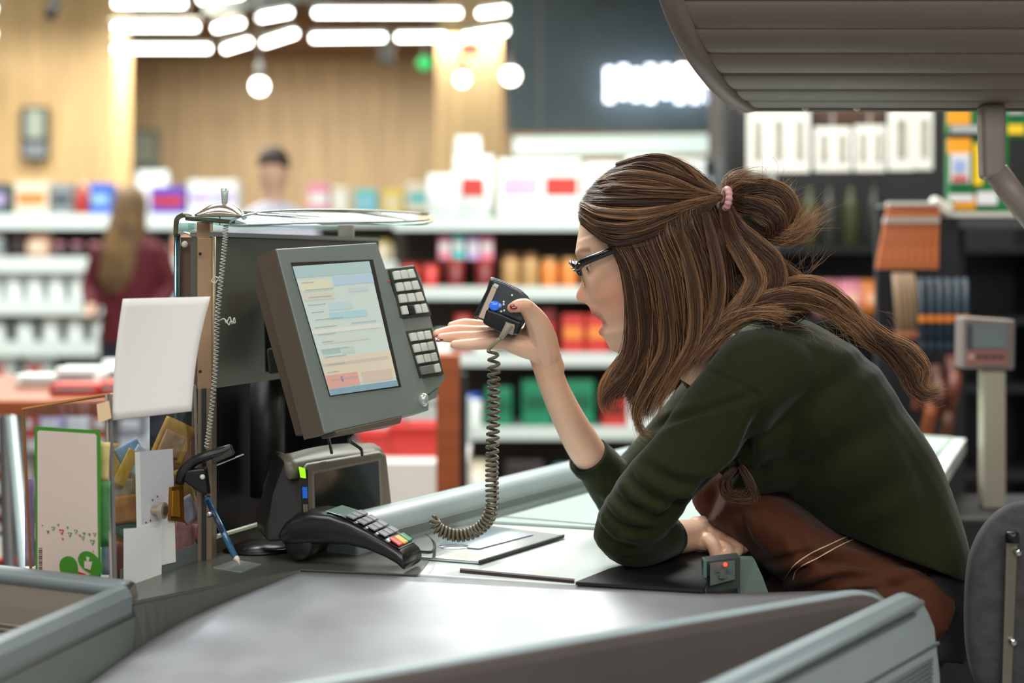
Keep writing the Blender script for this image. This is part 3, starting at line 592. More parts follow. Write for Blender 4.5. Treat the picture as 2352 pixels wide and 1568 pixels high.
# ---- packing chute: steel sheet dropping towards the camera side
e0, e1, e2 = at(g(690, 1311), ZC), at(g(1120, 1332), ZC), at(g(1860, 1378), ZC)
rows_ = []
far = [at(g(690, 1311), ZC-.001), at(g(900, 1320), ZC-.001), at(g(1120, 1331), ZC-.001), at(g(1400, 1346), ZC-.001), at(g(1650, 1362), ZC-.001), at(g(2010, 1356), ZC+.002)]
left = cr([at(g(690, 1311), ZC-.001), V((-.3808, 1.735, .8225)), V((-.438, 1.652, .798)), V((-.50, 1.35, .775)), V((-.56, 1.0, .755))], 33)
right = cr([far[-1], V((.44, 1.60, .835)), V((.24, 1.47, .822)), V((.05, 1.35, .80)), V((-.05, 1.0, .765))], 33)
near = cr([left[-1], V((-.3, .98, .752)), right[-1]], 41)
farc = [lerp_list(far, j/40) for j in range(41)]
for i in range(33):
    u = i/32; row_ = []
    for j in range(41):
        v = j/40
        row_.append(farc[j]*(1-u)+near[j]*u+left[i]*(1-v)+right[i]*v-(farc[0]*(1-u)*(1-v)+farc[-1]*(1-u)*v+near[0]*u*(1-v)+near[-1]*u*v))
    rows_.append(row_)
b = MB()
def grid(b, rows_, t=.003, tv=None):
    tv = V(tv) if tv is not None else V((0, 0, t))
    n = len(rows_[0]); m = len(rows_); vs_ = [p for r in rows_ for p in r]+[p-tv for r in rows_ for p in r]; o = n*m; fs = []
    for i in range(m-1):
        for j in range(n-1):
            q = (i*n+j, i*n+j+1, (i+1)*n+j+1, (i+1)*n+j); fs.append(q); fs.append(tuple(o+k for k in q)[::-1])
    for i in range(m-1): fs += [(i*n, (i+1)*n, o+(i+1)*n, o+i*n), (i*n+n-1, o+i*n+n-1, o+(i+1)*n+n-1, (i+1)*n+n-1)]
    for j in range(n-1): fs += [(j, o+j, o+j+1, j+1), ((m-1)*n+j, (m-1)*n+j+1, o+(m-1)*n+j+1, o+(m-1)*n+j)]
    b.add(vs_, fs)
grid(b, rows_); b.build('packing_chute', steel_m, ck, smooth=True)
# left bank: thin wedge from the worktop edge down to the chute
bk_top = [at(g(690, 1310), ZC+.001), at(g(306, 1386), ZC+.001)]
b = MB(); nbk = 16; T_ = [lerp_list(bk_top, i/nbk) for i in range(nbk+1)]; B_ = [left[i] for i in range(nbk+1)]
B_ = [lerp_list(left[:17], (i/nbk)) for i in range(nbk+1)]
b.loft([[T_[i], T_[i]+V((-.012, 0.006, 0)), B_[i]+V((-.012, 0.006, -.01)), B_[i]+V((0, 0, -.004))] for i in range(nbk+1)]); b.build('chute_bank', bank_m, ck)
MB().prism([bk_top[0], bk_top[1], bk_top[1]+V((-.006, -.006, 0)), bk_top[0]+V((-.006, -.006, 0))], (0, 0, .002)).build('edge_strip', mat('edge_strip', (86, 88, 82), .35, metal=.4), ck)
# near lip of the chute: raised rounded wall with brown outer face
L0, L1 = V((.452, 1.622, .883)), V((-.30, 1.152, .883)); dl = (L1-L0).normalized(); nl = V((-dl.y, dl.x, 0))  # nl points to the far side
if nl.y < 0: nl = -nl
secs = []
for i in range(61):
    u = i/60; c = L0+(L1-L0)*u; h = 1.0
    if u < .10: h = math.sqrt(max(0, 1-((.10-u)/.10)**2))
    zt_ = .883-(1-h)*.085
    secs.append([c+nl*a+V((0, 0, zt_-c.z+dz)) for a, dz in ((-.006, -.55), (-.006, -.012), (-.003, -.004), (.003, 0), (.012, -.001), (.020, -.006), (.024, -.016), (.024, -.55))])
b = MB(); b.loft(secs); b.build('chute_lip', bank_dark, ck, smooth=False)
# top cap with pale metal
secs2 = [[p+V((0, 0, .001)) if 2 <= k <= 6 else p for k, p in enumerate(s_)] for s_ in secs]
b = MB(); b.loft([[s_[2]+V((0, 0, -.001)), s_[3]+V((0, 0, .0015)), s_[4]+V((0, 0, .0015)), s_[5]+V((0, 0, .0015)), s_[6]+nl*.002, s_[6]+nl*.002+V((0, 0, -.05)), s_[6]+V((0, 0, -.05))] for s_ in secs]); b.build('lip_cap', bump_m, ck, smooth=True)
# fillet from lip down onto the chute
# ---- bumpers
def bumper(name, lab, a, c, h, th, side, round_end=True, brown=False, ribs=True, rib_face=1, z0=.16):
    """vertical bumper board with rounded top roll, ridge groove and ribs; a -> c top line"""
    t = thing(name, lab, 'bumper', (c.x, c.y, 0)); d = (c-a); L = d.length; d.normalize(); n = V((d.y, -d.x, 0))*side
    secs = []; m = 48; re = .085
    for i in range(m+1):
        s_ = L*i/m; k = 0
        if round_end and s_ > L-re: k = re-math.sqrt(max(0, re*re-(s_-(L-re))**2))
        ztop = a.z-k*1.15
        pr = [(-th, z0), (-th, ztop-.03), (-th*.75, ztop-.010), (-th*.35, ztop), (0, ztop-.002), (.006, ztop-.012), (.0065, ztop-.03), (.004, z0)]
        secs.append([a+d*s_+n*x+V((0, 0, z-a.z)) for x, z in pr])
    MB().loft(secs).build('board', mat('bumper_left', (122, 132, 132), .38) if not round_end else bump_m, t, bevel=.0)
    return t, d, n, L
t, d, n, L = bumper('chute_bumper', 'pale ribbed bumper with rounded end nearest the grey chair', V((.0, 1.032, .872)), V((.500, 1.682, .872)), 0, .03, 1)
a_ = V((.0, 1.032, .872))
MB().tube([a_+d*.02+n*.009+V((0, 0, -.012)), a_+d*(L-.065)+n*.009+V((0, 0, -.012))], .0045, 6).build('top_bead', bump_m, t, smooth=True)
MB().box(a_+d*(L/2-.03)+n*.0075+V((0, 0, -.022)), (L-.10, .004, .004), Matrix.Rotation(math.atan2(d.y, d.x), 3, 'Z')).build('groove', mat('groove', (96, 104, 100), .5), t)
b = MB()
for k in range(26): b.tube([a_+d*.02+n*.0075+V((0, 0, -.085-k*.0055)), a_+d*(L-.028)+n*.0075+V((0, 0, -.085-k*.0055))], .0019, 5)
b.build('ribs', bump_m, t, smooth=True)
MB().box(a_+d*(L/2)+n*.0065+V((0, 0, -.071)), (L-.01, .003, .003), Matrix.Rotation(math.atan2(d.y, d.x), 3, 'Z')).build('groove', mat('groove', (96, 104, 100), .5), t)
# left V-shaped bumper
t, d, n, L = bumper('corner_bumper', 'grey-green bumper running to the left bottom corner below the clear box', V((-.62, .98, .872)), V((-.449, 1.66, .872)), 0, .035, 1, round_end=False)
a_ = V((-.62, .98, .872))
MB().tube([a_+d*.0+n*.008+V((0, 0, -.034)), a_+d*L+n*.008+V((0, 0, -.034))], .0025, 5).build('bead', bank_m, t, smooth=True)
MB().prism([a_+n*.007+V((0, 0, -.036)), a_+d*L+n*.007+V((0, 0, -.036)), a_+d*L+n*.006+V((0, 0, -.70)), a_+n*.006+V((0, 0, -.70))], n*.003).build('face_panel', mat('bank_green', (112, 120, 112), .4, metal=.2), t)
a2, c2 = V((-.70, 1.735, .885)), V((-.452, 1.672, .872))
t = thing('end_bumper', 'taupe ribbed end bumper at the left edge in front of the clear box', 'bumper', (a2.x, a2.y, 0))
d = (c2-a2); L = d.length; d.normalize(); n = V((d.y, -d.x, 0))
secs = []
for i in range(41):
    s_ = L*i/40; k = 0; re = .07
    if s_ < re: k = re-math.sqrt(max(0, re*re-(re-s_)**2))
    zt_ = a2.z-k*1.0
    secs.append([a2+d*s_+n*x+V((0, 0, z-a2.z-(s_/L)*0)) for x, z in ((-.025, .16), (-.025, zt_-.02), (-.018, zt_-.004), (-.006, zt_), (.008, zt_-.003), (.014, zt_-.014), (.016, zt_-.04), (.016, .16))])
MB().loft(secs).build('board', bump_brown, t)
b = MB(); b.loft([[s_[2], s_[3]+V((0, 0, .002)), s_[4]+V((0, 0, .002)), s_[5]+n*.001] for s_ in secs]); b.build('top_cap', mat('bumper_left', (122, 132, 132), .38), t, smooth=True)
b = MB()
for k in range(16): b.tube([a2+d*.012+n*.017+V((0, 0, -.062-k*.006)), a2+d*(L-.02)+n*.017+V((0, 0, -.062-k*.006))], .0019, 5)
b.build('ribs', bump_brown, t, smooth=True)
MB().tube([secs[4][5]+n*.003, secs[3][6]+n*.003+V((0, 0, -.08)), secs[3][7]+n*.003], .0015, 5).build('seam', mat('groove', (96, 104, 100), .5), t)
# black drawer bay and grey side panels on the cashier side
bay = thing('cash_drawer_bay', 'black drawer bay below the fist of the cashier', 'drawer bay', (.2, 1.8, .55))
q = [g(1322, 1343), g(1420, 1312), g(1610, 1272), g(1700, 1290), g(1616, 1352)]
MB().prism([at(p, ZC-.012) for p in (g(1324, 1344), g(1430, 1318), g(1560, 1282), g(1622, 1292), g(1620, 1352))], (0, 0, -.22)).build('drawer', black_m, bay)
MB().prism([at(p, ZC-.0) for p in (g(1322, 1343), g(1400, 1312), g(1500, 1288), g(1556, 1264), g(1640, 1262), g(1640, 1300), g(1616, 1361))], (0, 0, .004)).build('dark_gap_sheet', black_m, bay)  # black sheet over the worktop, paints the dark gap beside the chute
sp = thing('card_unit', 'small grey card unit with a red light under the fist', 'card unit', P(1660, 1345, 1.80))
MB().prism([P(1620, 1360, 1.79), P(1700, 1350, 1.81), P(1700, 1280, 1.81), P(1620, 1290, 1.79)], (0, .03, 0)).build('housing', mat('unit_grey', (62, 72, 68), .4), sp)
MB().prism([P(1631, 1345, 1.785), P(1688, 1330, 1.80), P(1688, 1288, 1.80), P(1631, 1294, 1.785)], (0, .004, 0)).build('face', mat('unit_face', (104, 112, 106), .3), sp)
MB().ball(P(1666, 1296, 1.784), .0025, 8, 6).build('red_light', mat('led_red', (220, 30, 20), .4, emit=(255, 50, 30), strength=4), sp)
for (x, y, wd_) in ((1648, 1310, 12), (1675, 1308, 10), (1660, 1324, 16)): MB().box(P(x, y, 1.788), (wd_*.00055, .002, .004)).build('mark', mat('mark_green', (80, 104, 90), .4), sp)
MB().prism([P(1616, 1362, 1.782), P(1623, 1362, 1.782), P(1623, 1287, 1.782), P(1616, 1287, 1.782)], (0, .02, 0)).build('post', mat('unit_post', (92, 116, 110), .35), sp)
MB().prism([P(1700, 1390, 1.835), P(1775, 1390, 1.845), P(1752, 1325, 1.845), P(1733, 1284, 1.845), P(1700, 1284, 1.835)], (.0, .02, 0)).build('side_panel', mat('unit_side', (112, 130, 122), .35), sp)
MB().prism([at(p, ZC) for p in (g(1056, 1311), g(1320, 1336), g(1319, 1340), g(1056, 1315))], (0, 0, .004)).build('groove_strip', mat('strip_dark', (52, 38, 34), .4), ck)
# scanner plate lying in the worktop
sc_ = thing('scanner_plate', 'glossy steel and glass scale plate set in the white worktop', 'scanner plate', at(g(1130, 1260), ZC))
MB().prism([at(p, ZC+.0012) for p in (g(935, 1284), g(1100, 1297), g(1296, 1236), g(1125, 1214), g(960, 1216))], (0, 0, .004)).build('frame', mat('plate_steel', (190, 196, 194), .2, metal=.7), sc_, bevel=.001)
MB().prism([at(p, ZC+.0055) for p in (g(1010, 1262), g(1100, 1270), g(1225, 1237), g(1120, 1224), g(1040, 1238))], (0, 0, .001)).build('glass', mat('plate_glass', (120, 140, 160), .05, coat=1), sc_)
MB().ball(at(g(1044, 1264), ZC+.004), (.026, .02, .004), 20, 6).build('dome', mat('dome_grey', (110, 112, 116), .25, metal=.5), sc_, smooth=True)
MB().prism([at(p, ZC+.006) for p in (g(1099, 1297), g(1297, 1235), g(1296, 1238), g(1101, 1299))], (0, 0, -.004)).build('dark_edge', black_m, sc_)
# ================================================================ register column, monitor, keypad
regm = mat('register_grey', (112, 108, 98), .38, metal=.35, var=.05)
regb = mat('register_beige', (158, 126, 96), .4, metal=.15)
regd = mat('register_dark', (40, 38, 36), .45)
mon_m = mat('monitor_grey', (112, 124, 118), .45, var=.03)
mon_s = mat('monitor_side', (92, 80, 68), .45)
chrome = mat('chrome', (210, 214, 214), .12, metal=1)
blackp = mat('black_plastic', (20, 20, 22), .35)
rt = thing('register_column', 'tall grey register cabinet with beige edge standing behind the tilted screen', 'register cabinet', (-.38, 2.0, ZC))
pA, pB = P(487, 545, 1.90), P(872, 547, 2.35)
dA = V((pB.x-pA.x, pB.y-pA.y, 0)); Lr = dA.length; dA.normalize(); nA = V((dA.y, -dA.x, 0))
zt0, zb0 = 1.283, P(487, 893, 1.9).z
pA0 = V((pA.x, pA.y, 0)); pE = V((P(452, 600, 1.895).x, 1.895, 0))
bk = -nA*.035
MB().prism([at(pA0, zb0), at(pA0+dA*Lr, zb0), at(pA0+dA*Lr+bk, zb0), at(pA0+bk, zb0)], (0, 0, zt0-zb0)).build('upper_housing', regm, rt, bevel=.002)
MB().prism([at(pA0+nA*.001, zb0-.001), at(pE, zb0-.001), at(pE+V((-.0, .02, 0)), zb0-.001), at(pA0+V((0, .02, 0)), zb0-.001)], (0, 0, zt0-zb0-.0)).build('edge_panel', regb, rt, bevel=.002)
MB().tube([at(pA0+nA*.003, zb0), at(pA0+nA*.003, zt0)], .0028, 6).build('edge_bead', mat('bead_beige', (176, 156, 130), .35, metal=.4), rt, smooth=True)
for y in (583, 853): MB().lathe([(.0022, 0), (.0022, .0015)], P(460, y, 1.888), 8, (0, -1, 0)).build('screw', blackp, rt)
MB().prism([at(pA0+nA*.004, zt0), at(pA0+dA*Lr+nA*.004, zt0), at(pA0+dA*Lr+bk, zt0), at(pA0+bk, zt0)], (0, 0, .006)).build('top_trim', mat('trim_pale', (160, 160, 152), .3, metal=.5), rt)
# lower frame post + bottom sill, black interior
for dx, dn in ((0, 0),):
    MB().prism([at(pE+V((.001, 0, 0)), ZC+.001), at(pA0+nA*.0, ZC+.001), at(pA0+V((0, .03, 0)), ZC+.001), at(pE+V((.001, .03, 0)), ZC+.001)], (0, 0, zb0-ZC)).build('post', mat('post_beige', (128, 112, 92), .4, metal=.2), rt, bevel=.001)
MB().prism([at(pE+V((.007, -.002, 0)), ZC+.001), at(pE+V((.012, -.002, 0)), ZC+.001), at(pE+V((.012, .01, 0)), ZC+.001), at(pE+V((.007, .01, 0)), ZC+.001)], (0, 0, zb0-ZC)).build('post_groove', regd, rt)
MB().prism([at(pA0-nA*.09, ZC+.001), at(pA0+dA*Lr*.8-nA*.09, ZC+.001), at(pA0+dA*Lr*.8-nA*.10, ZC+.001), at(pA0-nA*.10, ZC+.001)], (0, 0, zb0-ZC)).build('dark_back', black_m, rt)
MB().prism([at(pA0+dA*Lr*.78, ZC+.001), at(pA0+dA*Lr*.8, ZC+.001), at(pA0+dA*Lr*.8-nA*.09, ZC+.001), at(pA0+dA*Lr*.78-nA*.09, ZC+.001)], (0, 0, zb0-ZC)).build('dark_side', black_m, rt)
q0 = pA0+dA*.22-nA*.05
MB().lathe([(.026, 0), (.026, zb0-ZC-.05)], at(q0, ZC+.05), 20).build('inner_column', regd, rt, smooth=True)
a = P(498, 1232, 1.93); c = P(612, 1198, 2.06)
MB().prism([a, c, c+V((0, .01, -.028)), a+V((0, .01, -.028))], (-.004, .012, 0)).build('sill', mat('sill', (78, 72, 62), .4), rt)
MB().tube([a, c], .0035, 6).build('sill_light_edge', mat('sill_pale', (196, 200, 184), .3), rt)
# bracket block holding the monitor
MB().prism([P(603, 668, 1.96), P(650, 668, 1.99), P(700, 850, 1.99), P(608, 856, 1.95)], (.0, .05, 0)).build('monitor_bracket', blackp, rt, bevel=.003)
MB().prism([P(610, 800, 1.93), P(690, 795, 1.95), P(695, 852, 1.95), P(616, 860, 1.93)], (.0, .03, 0)).build('bracket_frame', regd, rt, bevel=.004)
# clear plates on top + arm hood, left posts
t = thing('glass_shelf', 'clear curved tray on steel supports over the register cabinet', 'tray', at(pA0, zt0+.006))
ac = acrylic('acrylic_edge', (215, 232, 230), .16, .93); ac2 = acrylic('acrylic_thin', (240, 248, 246), .10, .96)
edge_m = mat('acrylic_rim', (176, 186, 184), .15, spec=.8)
rimd = mat('acrylic_rim_dark', (96, 100, 92), .2, spec=.8)
tr = [P(425, 498, 1.86), P(560, 488, 1.92), P(700, 482, 2.1), P(850, 484, 2.2), P(985, 492, 2.3), P(975, 512, 2.1), P(830, 510, 1.98), P(700, 512, 1.93), P(540, 516, 1.88)]
zz = sum(p.z for p in tr)/len(tr)
b = MB(); up = cr(tr+[tr[0]], 60)[:-1]; b.prism(up, (0, 0, -.003)); b.build('tray_sheet', ac, t)
MB().tube(cr([P(560, 490, 1.92), P(700, 483, 2.08), P(850, 485, 2.2), P(985, 493, 2.3)], 16), .0030, 6).build('back_edge', rimd, t, smooth=True)
MB().tube(cr([P(985, 493, 2.3), P(975, 506, 2.15), P(830, 510, 1.98), P(700, 512, 1.93), P(540, 516, 1.88), P(545, 500, 1.87), P(590, 489, 1.9)], 24), .0016, 6).build('front_edge', edge_m, t, smooth=True)
MB().prism([P(425, 495, 1.86), P(535, 505, 1.88), P(532, 514, 1.88), P(425, 506, 1.86)], (0, .02, 0)).build('bracket_plate', mat('olive_metal', (110, 106, 84), .3, metal=.5), t, bevel=.001)
hood = MB(); rings = []
for k in range(13):
    u = k/12; c = lerp_list([P(505, 500, 1.89)], 0) if False else P(455+108*u, 497, 1.885); h = .019*math.sin(math.pi*min(1, max(.04, u)))**.6
    rings.append([c+V((0, .022*math.cos(a), h*max(0, math.sin(a)))) for a in [math.pi*j/12 for j in range(13)]])
hood.loft(rings); hood.build('lamp_hood', mat('hood_chrome', (176, 164, 150), .18, metal=.7), t, smooth=True)
MB().lathe([(.0035, 0), (.0045, .016), (.0055, .026)], P(516, 478, 1.885), 10).build('clear_pin', edge_m, t, smooth=True)
for x, wd_, m_ in ((470, 30, regb), (795, 34, mat('support_grey', (132, 128, 122), .4))):
    Yx = 1.9 if x < 500 else 2.25
    a = P(x, 546, Yx+.01); c = P(x, 516 if x > 500 else 510, Yx+.01); MB().box((a.x, Yx+.012, (a.z+c.z)/2), (wd_*Yx/F, .02, abs(c.z-a.z))).build('support', m_, t)
b = MB(); b.prism([P(432, 530, 1.91), P(490, 530, 1.93), P(780, 528, 2.2), P(778, 519, 2.2), P(490, 516, 1.93), P(432, 512, 1.91)], (0, .003, 0)); b.build('clear_riser', ac2, t)
# chromed upright pair at left edge of cabinet
t = thing('clear_column', 'chrome-edged clear upright left of the beige register edge', 'upright', P(424, 1290, 1.95))
for x, m_, r in ((404, mat('blue_chrome', (120, 170, 176), .1, metal=.9), .0028), (412, blackp, .002), (444, chrome, .0030)): MB().tube([P(x, 538, 1.93), V((P(x, 538, 1.93).x, 1.93, ZC))], r, 8).build('chrome_edge', m_, t, smooth=True)
MB().prism([P(408, 545, 1.94), P(442, 545, 1.94), P(442, 900, 1.94), P(408, 900, 1.94)], (0, .02, 0)).build('inner_panel', mat('umber', (92, 70, 56), .35), t)
MB().tube(cr([P(404, 540, 1.93), P(406, 505, 1.92), P(420, 494, 1.90), P(440, 498, 1.9)], 10), .0035, 8).build('top_bend', mat('olive_metal', (110, 106, 84), .3, metal=.5), t, smooth=True)
MB().tube(cr([P(404, 542, 1.93), P(424, 534, 1.93), P(444, 542, 1.93)], 8), .0016, 6).build('top_arc', chrome, t, smooth=True)
MB().ball(P(424, 561, 1.925), .0045, 10, 8).build('knob', mat('ivory', (216, 206, 190), .3), t, smooth=True)
MB().prism([P(411, 532, 1.93), P(446, 532, 1.93), P(446, 512, 1.93), P(411, 512, 1.93)], (0, .012, 0)).build('clear_block', ac, t)
# monitor -------------------------------------------------------------
mo = thing('register_monitor', 'tilted grey register screen with blurred till page, held on the cabinet', 'monitor', P(850, 1000, 1.88))
TL, TR, BL = P(635, 571, 1.83), P(866, 556, 1.99), P(746, 995, 1.80)
wv = (TR-TL); hv = (BL-TL); nrm = wv.cross(hv).normalized()
if nrm.y > 0: nrm = -nrm
def onp(px, py, off=0): return ray(px, py, TL+nrm*off, nrm)
BR = onp(985, 942); back = -nrm*.035
outer = [TL, TR, onp(872, 562), onp(984, 905), onp(986, 940), onp(962, 950), BL, onp(738, 990)]
o = MB().prism([onp(635, 571), onp(866, 556), onp(985, 906), onp(986, 942), onp(746, 995)], back).build('monitor_case', mon_m, mo, bevel=.002)
# side tapering back shell
sh = [TL+back*.2, onp(746, 995)+back*.2]
MB().hexa([onp(746, 995)+back*.3, onp(985, 942)+back*.3, onp(968, 935)+back*1.9, onp(760, 975)+back*1.9, TL+back*.3, TR+back*.3, onp(855, 600)+back*1.9, onp(660, 615)+back*1.9]).build('back_shell', mon_s, mo, bevel=.002)
sd = [TL-nrm*.001, TL+back*1.02, onp(746, 995)+back*1.02, onp(746, 995)-nrm*.001]
lft = -(wv.normalized())*.0012
MB().prism([p+lft for p in sd], lft).build('side_band', mon_s, mo)
q1 = onp(712, 870)+lft*2+back*.55; 
MB().prism([onp(716, 868)+lft*2.5+back*.3, onp(716, 868)+lft*2.5+back*.55, onp(728, 915)+lft*2.5+back*.55, onp(728, 915)+lft*2.5+back*.3], lft).build('side_port', mat('port_beige', (130, 124, 108), .35), mo)
# recessed bezel and screen
bz = [onp(668, 603, .0005), onp(856, 596, .0005), onp(921, 888, .0005), onp(757, 910, .0005)]
MB().prism(bz, nrm*.0006).build('bezel', mat('bezel_black', (30, 26, 24), .5), mo)
scr = [onp(672, 612, .0012), onp(847, 600, .0012), onp(914, 886, .0012), onp(759, 908, .0012)]
def sp_(u, v, off=.0016):
    a = scr[0]+(scr[1]-scr[0])*u; c = scr[3]+(scr[2]-scr[3])*u; return a+(c-a)*v+nrm*(off-.0012)
em = lambda k, c, s=.40: mat(k, tuple(int(.72*x+.28*y) for x, y in zip(c, (180, 190, 182))), .3, emit=tuple(int(.72*x+.28*y) for x, y in zip(c, (180, 190, 182))), strength=s)
so = MB().prism(scr, nrm*.0003).build('screen', em('scr_base', (178, 190, 184)), mo)
i_ = 0
def spatch(u0, v0, u1, v1, c, off, nm='screen_field'):
    k = 'scr%d_%d_%d' % c
    MB().prism([sp_(u0, v0, off), sp_(u1, v0, off), sp_(u1, v1, off), sp_(u0, v1, off)], nrm*.0001).build(nm, em(k, c), so)
for u0, v0, u1, v1, c in ((0, .0, 1, .09, (140, 168, 170)), (.02, .12, .42, .2, (196, 190, 160)), (.45, .1, 1, .17, (150, 176, 196)), (.02, .22, .42, .27, (186, 178, 160)), (.3, .3, .62, .36, (160, 184, 190)), (.28, .38, .8, .43, (140, 180, 190)),
        (.02, .5, .95, .53, (194, 196, 186)), (.1, .58, .75, .61, (182, 184, 176)), (.05, .66, .3, .69, (132, 160, 160)), (.32, .65, .5, .7, (160, 180, 170)), (0, .72, 1, .93, (196, 180, 156)), (.0, .76, .95, .78, (176, 162, 142)), (.0, .85, .45, .95, (198, 130, 116)), (.5, .86, .95, .94, (186, 160, 142)), (0, .955, 1, 1, (90, 128, 150)), (.2, .87, .23, .91, (90, 90, 150)), (.62, .2, .9, .23, (170, 176, 188)), (.55, .47, .9, .48, (150, 160, 160))):
    spatch(u0, v0, u1, v1, c, .0018 if (v1-v0) > .15 else .0021)
# line of tiny dark text bars on the page
for k in range(14):
    v = .13+k*.058; u = .04+.02*(k % 3); spatch(u, v, u+.16+.07*((k*7) % 4), v+.006, (132, 140, 138), .0024, 'screen_text_line')
for x, y in ((972, 918),): MB().ball(onp(x, y, .002), (.008, .008, .010), 12, 8).build('corner_knob', mat('knob_silver', (190, 192, 186), .25, metal=.5), mo, smooth=True)
# under-edge
MB().prism([onp(770, 990), onp(925, 955), onp(920, 972), onp(775, 998)], back*.8).build('lower_cover', mon_s, mo, bevel=.001)
# keypad wing
kp = thing('keypad', 'grey key block with rows of pale keys beside the screen', 'keypad', P(970, 900, 1.93))
K0 = onp(880, 614, -.004); 
ko = [onp(880, 617, -.003), onp(951, 608, -.003), onp(968, 640, -.003), onp(1023, 868, -.003), onp(1012, 885, -.003), onp(985, 905, -.003), onp(962, 892, -.003)]
MB().prism(ko, -nrm*.022).build('case', mon_m, kp, bevel=.0015)
MB().prism([onp(985, 906, -.006), onp(1010, 884, -.006), onp(1004, 912, -.006), onp(975, 925, -.006)], -nrm*.018).build('lower_block', mon_m, kp, bevel=.0015)
keym = mat('key_pale', (206, 214, 206), .35); keyd = mat('key_grey', (110, 116, 112), .4)
for blk_i, (tl_, tr_, bl_, br_, rows_k) in enumerate(((( 897, 622), (945, 616), (922, 728), (984, 722), 4), ((934, 764), (984, 757), (966, 866), (1012, 858), 4))):
    kw = MB().prism([onp(tl_[0]-6, tl_[1]-2, -.0025), onp(tr_[0]+4, tr_[1]-3, -.0025), onp(br_[0]+4, br_[1]+2, -.0025), onp(bl_[0]-6, bl_[1]+4, -.0025)], nrm*.003).build('key_well', mat('well_dark', (54, 54, 48), .5), kp)
    for r_ in range(rows_k):
        n = 3 if (r_ % 2 == 0 or blk_i) else 4
        if blk_i == 0 and r_ == 1: n = 3
        for c_ in range(n):
            def kq(u, v):
                x = (tl_[0]+(tr_[0]-tl_[0])*u)*(1-v)+(bl_[0]+(br_[0]-bl_[0])*u)*v
                y = (tl_[1]+(tr_[1]-tl_[1])*u)*(1-v)+(bl_[1]+(br_[1]-bl_[1])*u)*v
                return onp(x, y, .0005)
            u0, u1 = (c_+.10)/n, (c_+.88)/n; v0, v1 = (r_+.12)/rows_k, (r_+.84)/rows_k
            if blk_i == 1 and r_ == 3:
                if c_ == 1: continue
                if c_ == 0: u1 = .62
            dk = (blk_i == 0 and r_ == 3 and c_ == 1) or (blk_i == 1 and r_ == 3 and c_ == 0)
            MB().prism([kq(u0, v0), kq(u1, v0), kq(u1, v1), kq(u0, v1)], nrm*.005).build('key', (black_m if not blk_i else keyd) if dk else keym, kw, bevel=.0008, seg=1)
MB().ball(onp(893, 646, 0), .002, 8, 6).build('red_mark', mat('mark_red', (190, 50, 70), .4), kp)
# ---------------------------------------------------------------- receipt printer with dark window
pr = thing('receipt_printer', 'grey-brown printer with dark glass window and green light under the screen', 'printer', P(790, 1230, 1.93))
pm = mat('printer_brown', (104, 98, 84), .4, var=.04); pmd = mat('printer_dark', (32, 29, 26), .5)
FL, FR, FB = P(703, 1070, 1.90), P(880, 1040, 2.05), P(712, 1225, 1.885)
n2 = (FR-FL).cross(FB-FL).normalized(); n2 = -n2 if n2.y > 0 else n2
def onq(px, py, off=0): return ray(px, py, FL+n2*off, n2)
wdir = (FR-FL).normalized(); dep = V((-.30, .95, 0)).normalized()
fr = [onq(690, 1082), onq(705, 1064), onq(872, 1036), onq(888, 1044), onq(906, 1212), onq(700, 1240)]
MB().prism(fr, dep*.10).build('front_body', pm, pr, bevel=.005, seg=3)
hump = MB(); rings = []
for k in range(11):
    u = k/10; a = onq(660+18*math.sin(u*1.5), 1058-(1-math.cos(u*1.57))*0+0, -.0)
side = [onq(690, 1075, -.006), onq(655, 1085, -.03), onq(640, 1120, -.05), onq(610, 1210, -.06), onq(608, 1250, -.06), onq(704, 1242, -.004)]
MB().prism([onq(694, 1074, -.004), onq(660, 1050, -.03), onq(650, 1062, -.04), onq(628, 1140, -.05), onq(606, 1205, -.055), onq(612, 1246, -.05), onq(702, 1240, -.004)], dep*.09).build('side_cover', pmd, pr, bevel=.006, seg=3)
b = MB(); topc = [onq(672, 1060, -.03), onq(690, 1072, -.0), onq(705, 1064), onq(872, 1037), onq(880, 1040, -.01)]
rings = []
for k in range(13):
    u = k/12; a = onq(664+216*u, 1066-30*u, -.004); h = .008*math.sin(math.pi*(.12+.76*u))
    rings.append([a, a+V((0, 0, h))+dep*.02, a+V((0, 0, h*1.3))+dep*.06, a+dep*.10, a+dep*.1+V((0, 0, -.02)), a+V((0, 0, -.02))])
b.loft(rings); b.build('top_cover', pm, pr, smooth=True)
MB().prism([onq(722, 1088, .0008), onq(868, 1058, .0008), onq(874, 1200, .0008), onq(724, 1222, .0008)], n2*.001).build('window', mat('window_black', (18, 24, 24), .08, coat=1), pr)
MB().prism([onq(716, 1082, .0), onq(873, 1052, .0), onq(880, 1205, .0), onq(718, 1228, .0)], n2*.0010).build('window_frame', mat('frame_grey', (128, 120, 106), .35, metal=.2), pr)
MB().prism([onq(686, 1072, .002), onq(698, 1076, .002), onq(700, 1098, .002), onq(690, 1096, .002)], n2*.002).build('green_light', mat('led_green', (130, 230, 30), .4, emit=(140, 255, 20), strength=1.2), pr)
MB().prism([onq(694, 1118, .002), onq(703, 1118, .002), onq(704, 1144, .002), onq(695, 1144, .002)], n2*.002).build('blue_light', mat('led_blue', (30, 100, 190), .4, emit=(20, 90, 200), strength=.35), pr)
MB().prism([onq(696, 1158, .002), onq(704, 1158, .002), onq(705, 1180, .002), onq(697, 1180, .002)], n2*.002).build('side_button', mat('btn_tan', (120, 112, 96), .4), pr)
MB().prism([onq(690, 1078, .001), onq(706, 1078, .001), onq(708, 1238, .001), onq(692, 1238, .001)], n2*.0012).build('light_strip', pmd, pr)
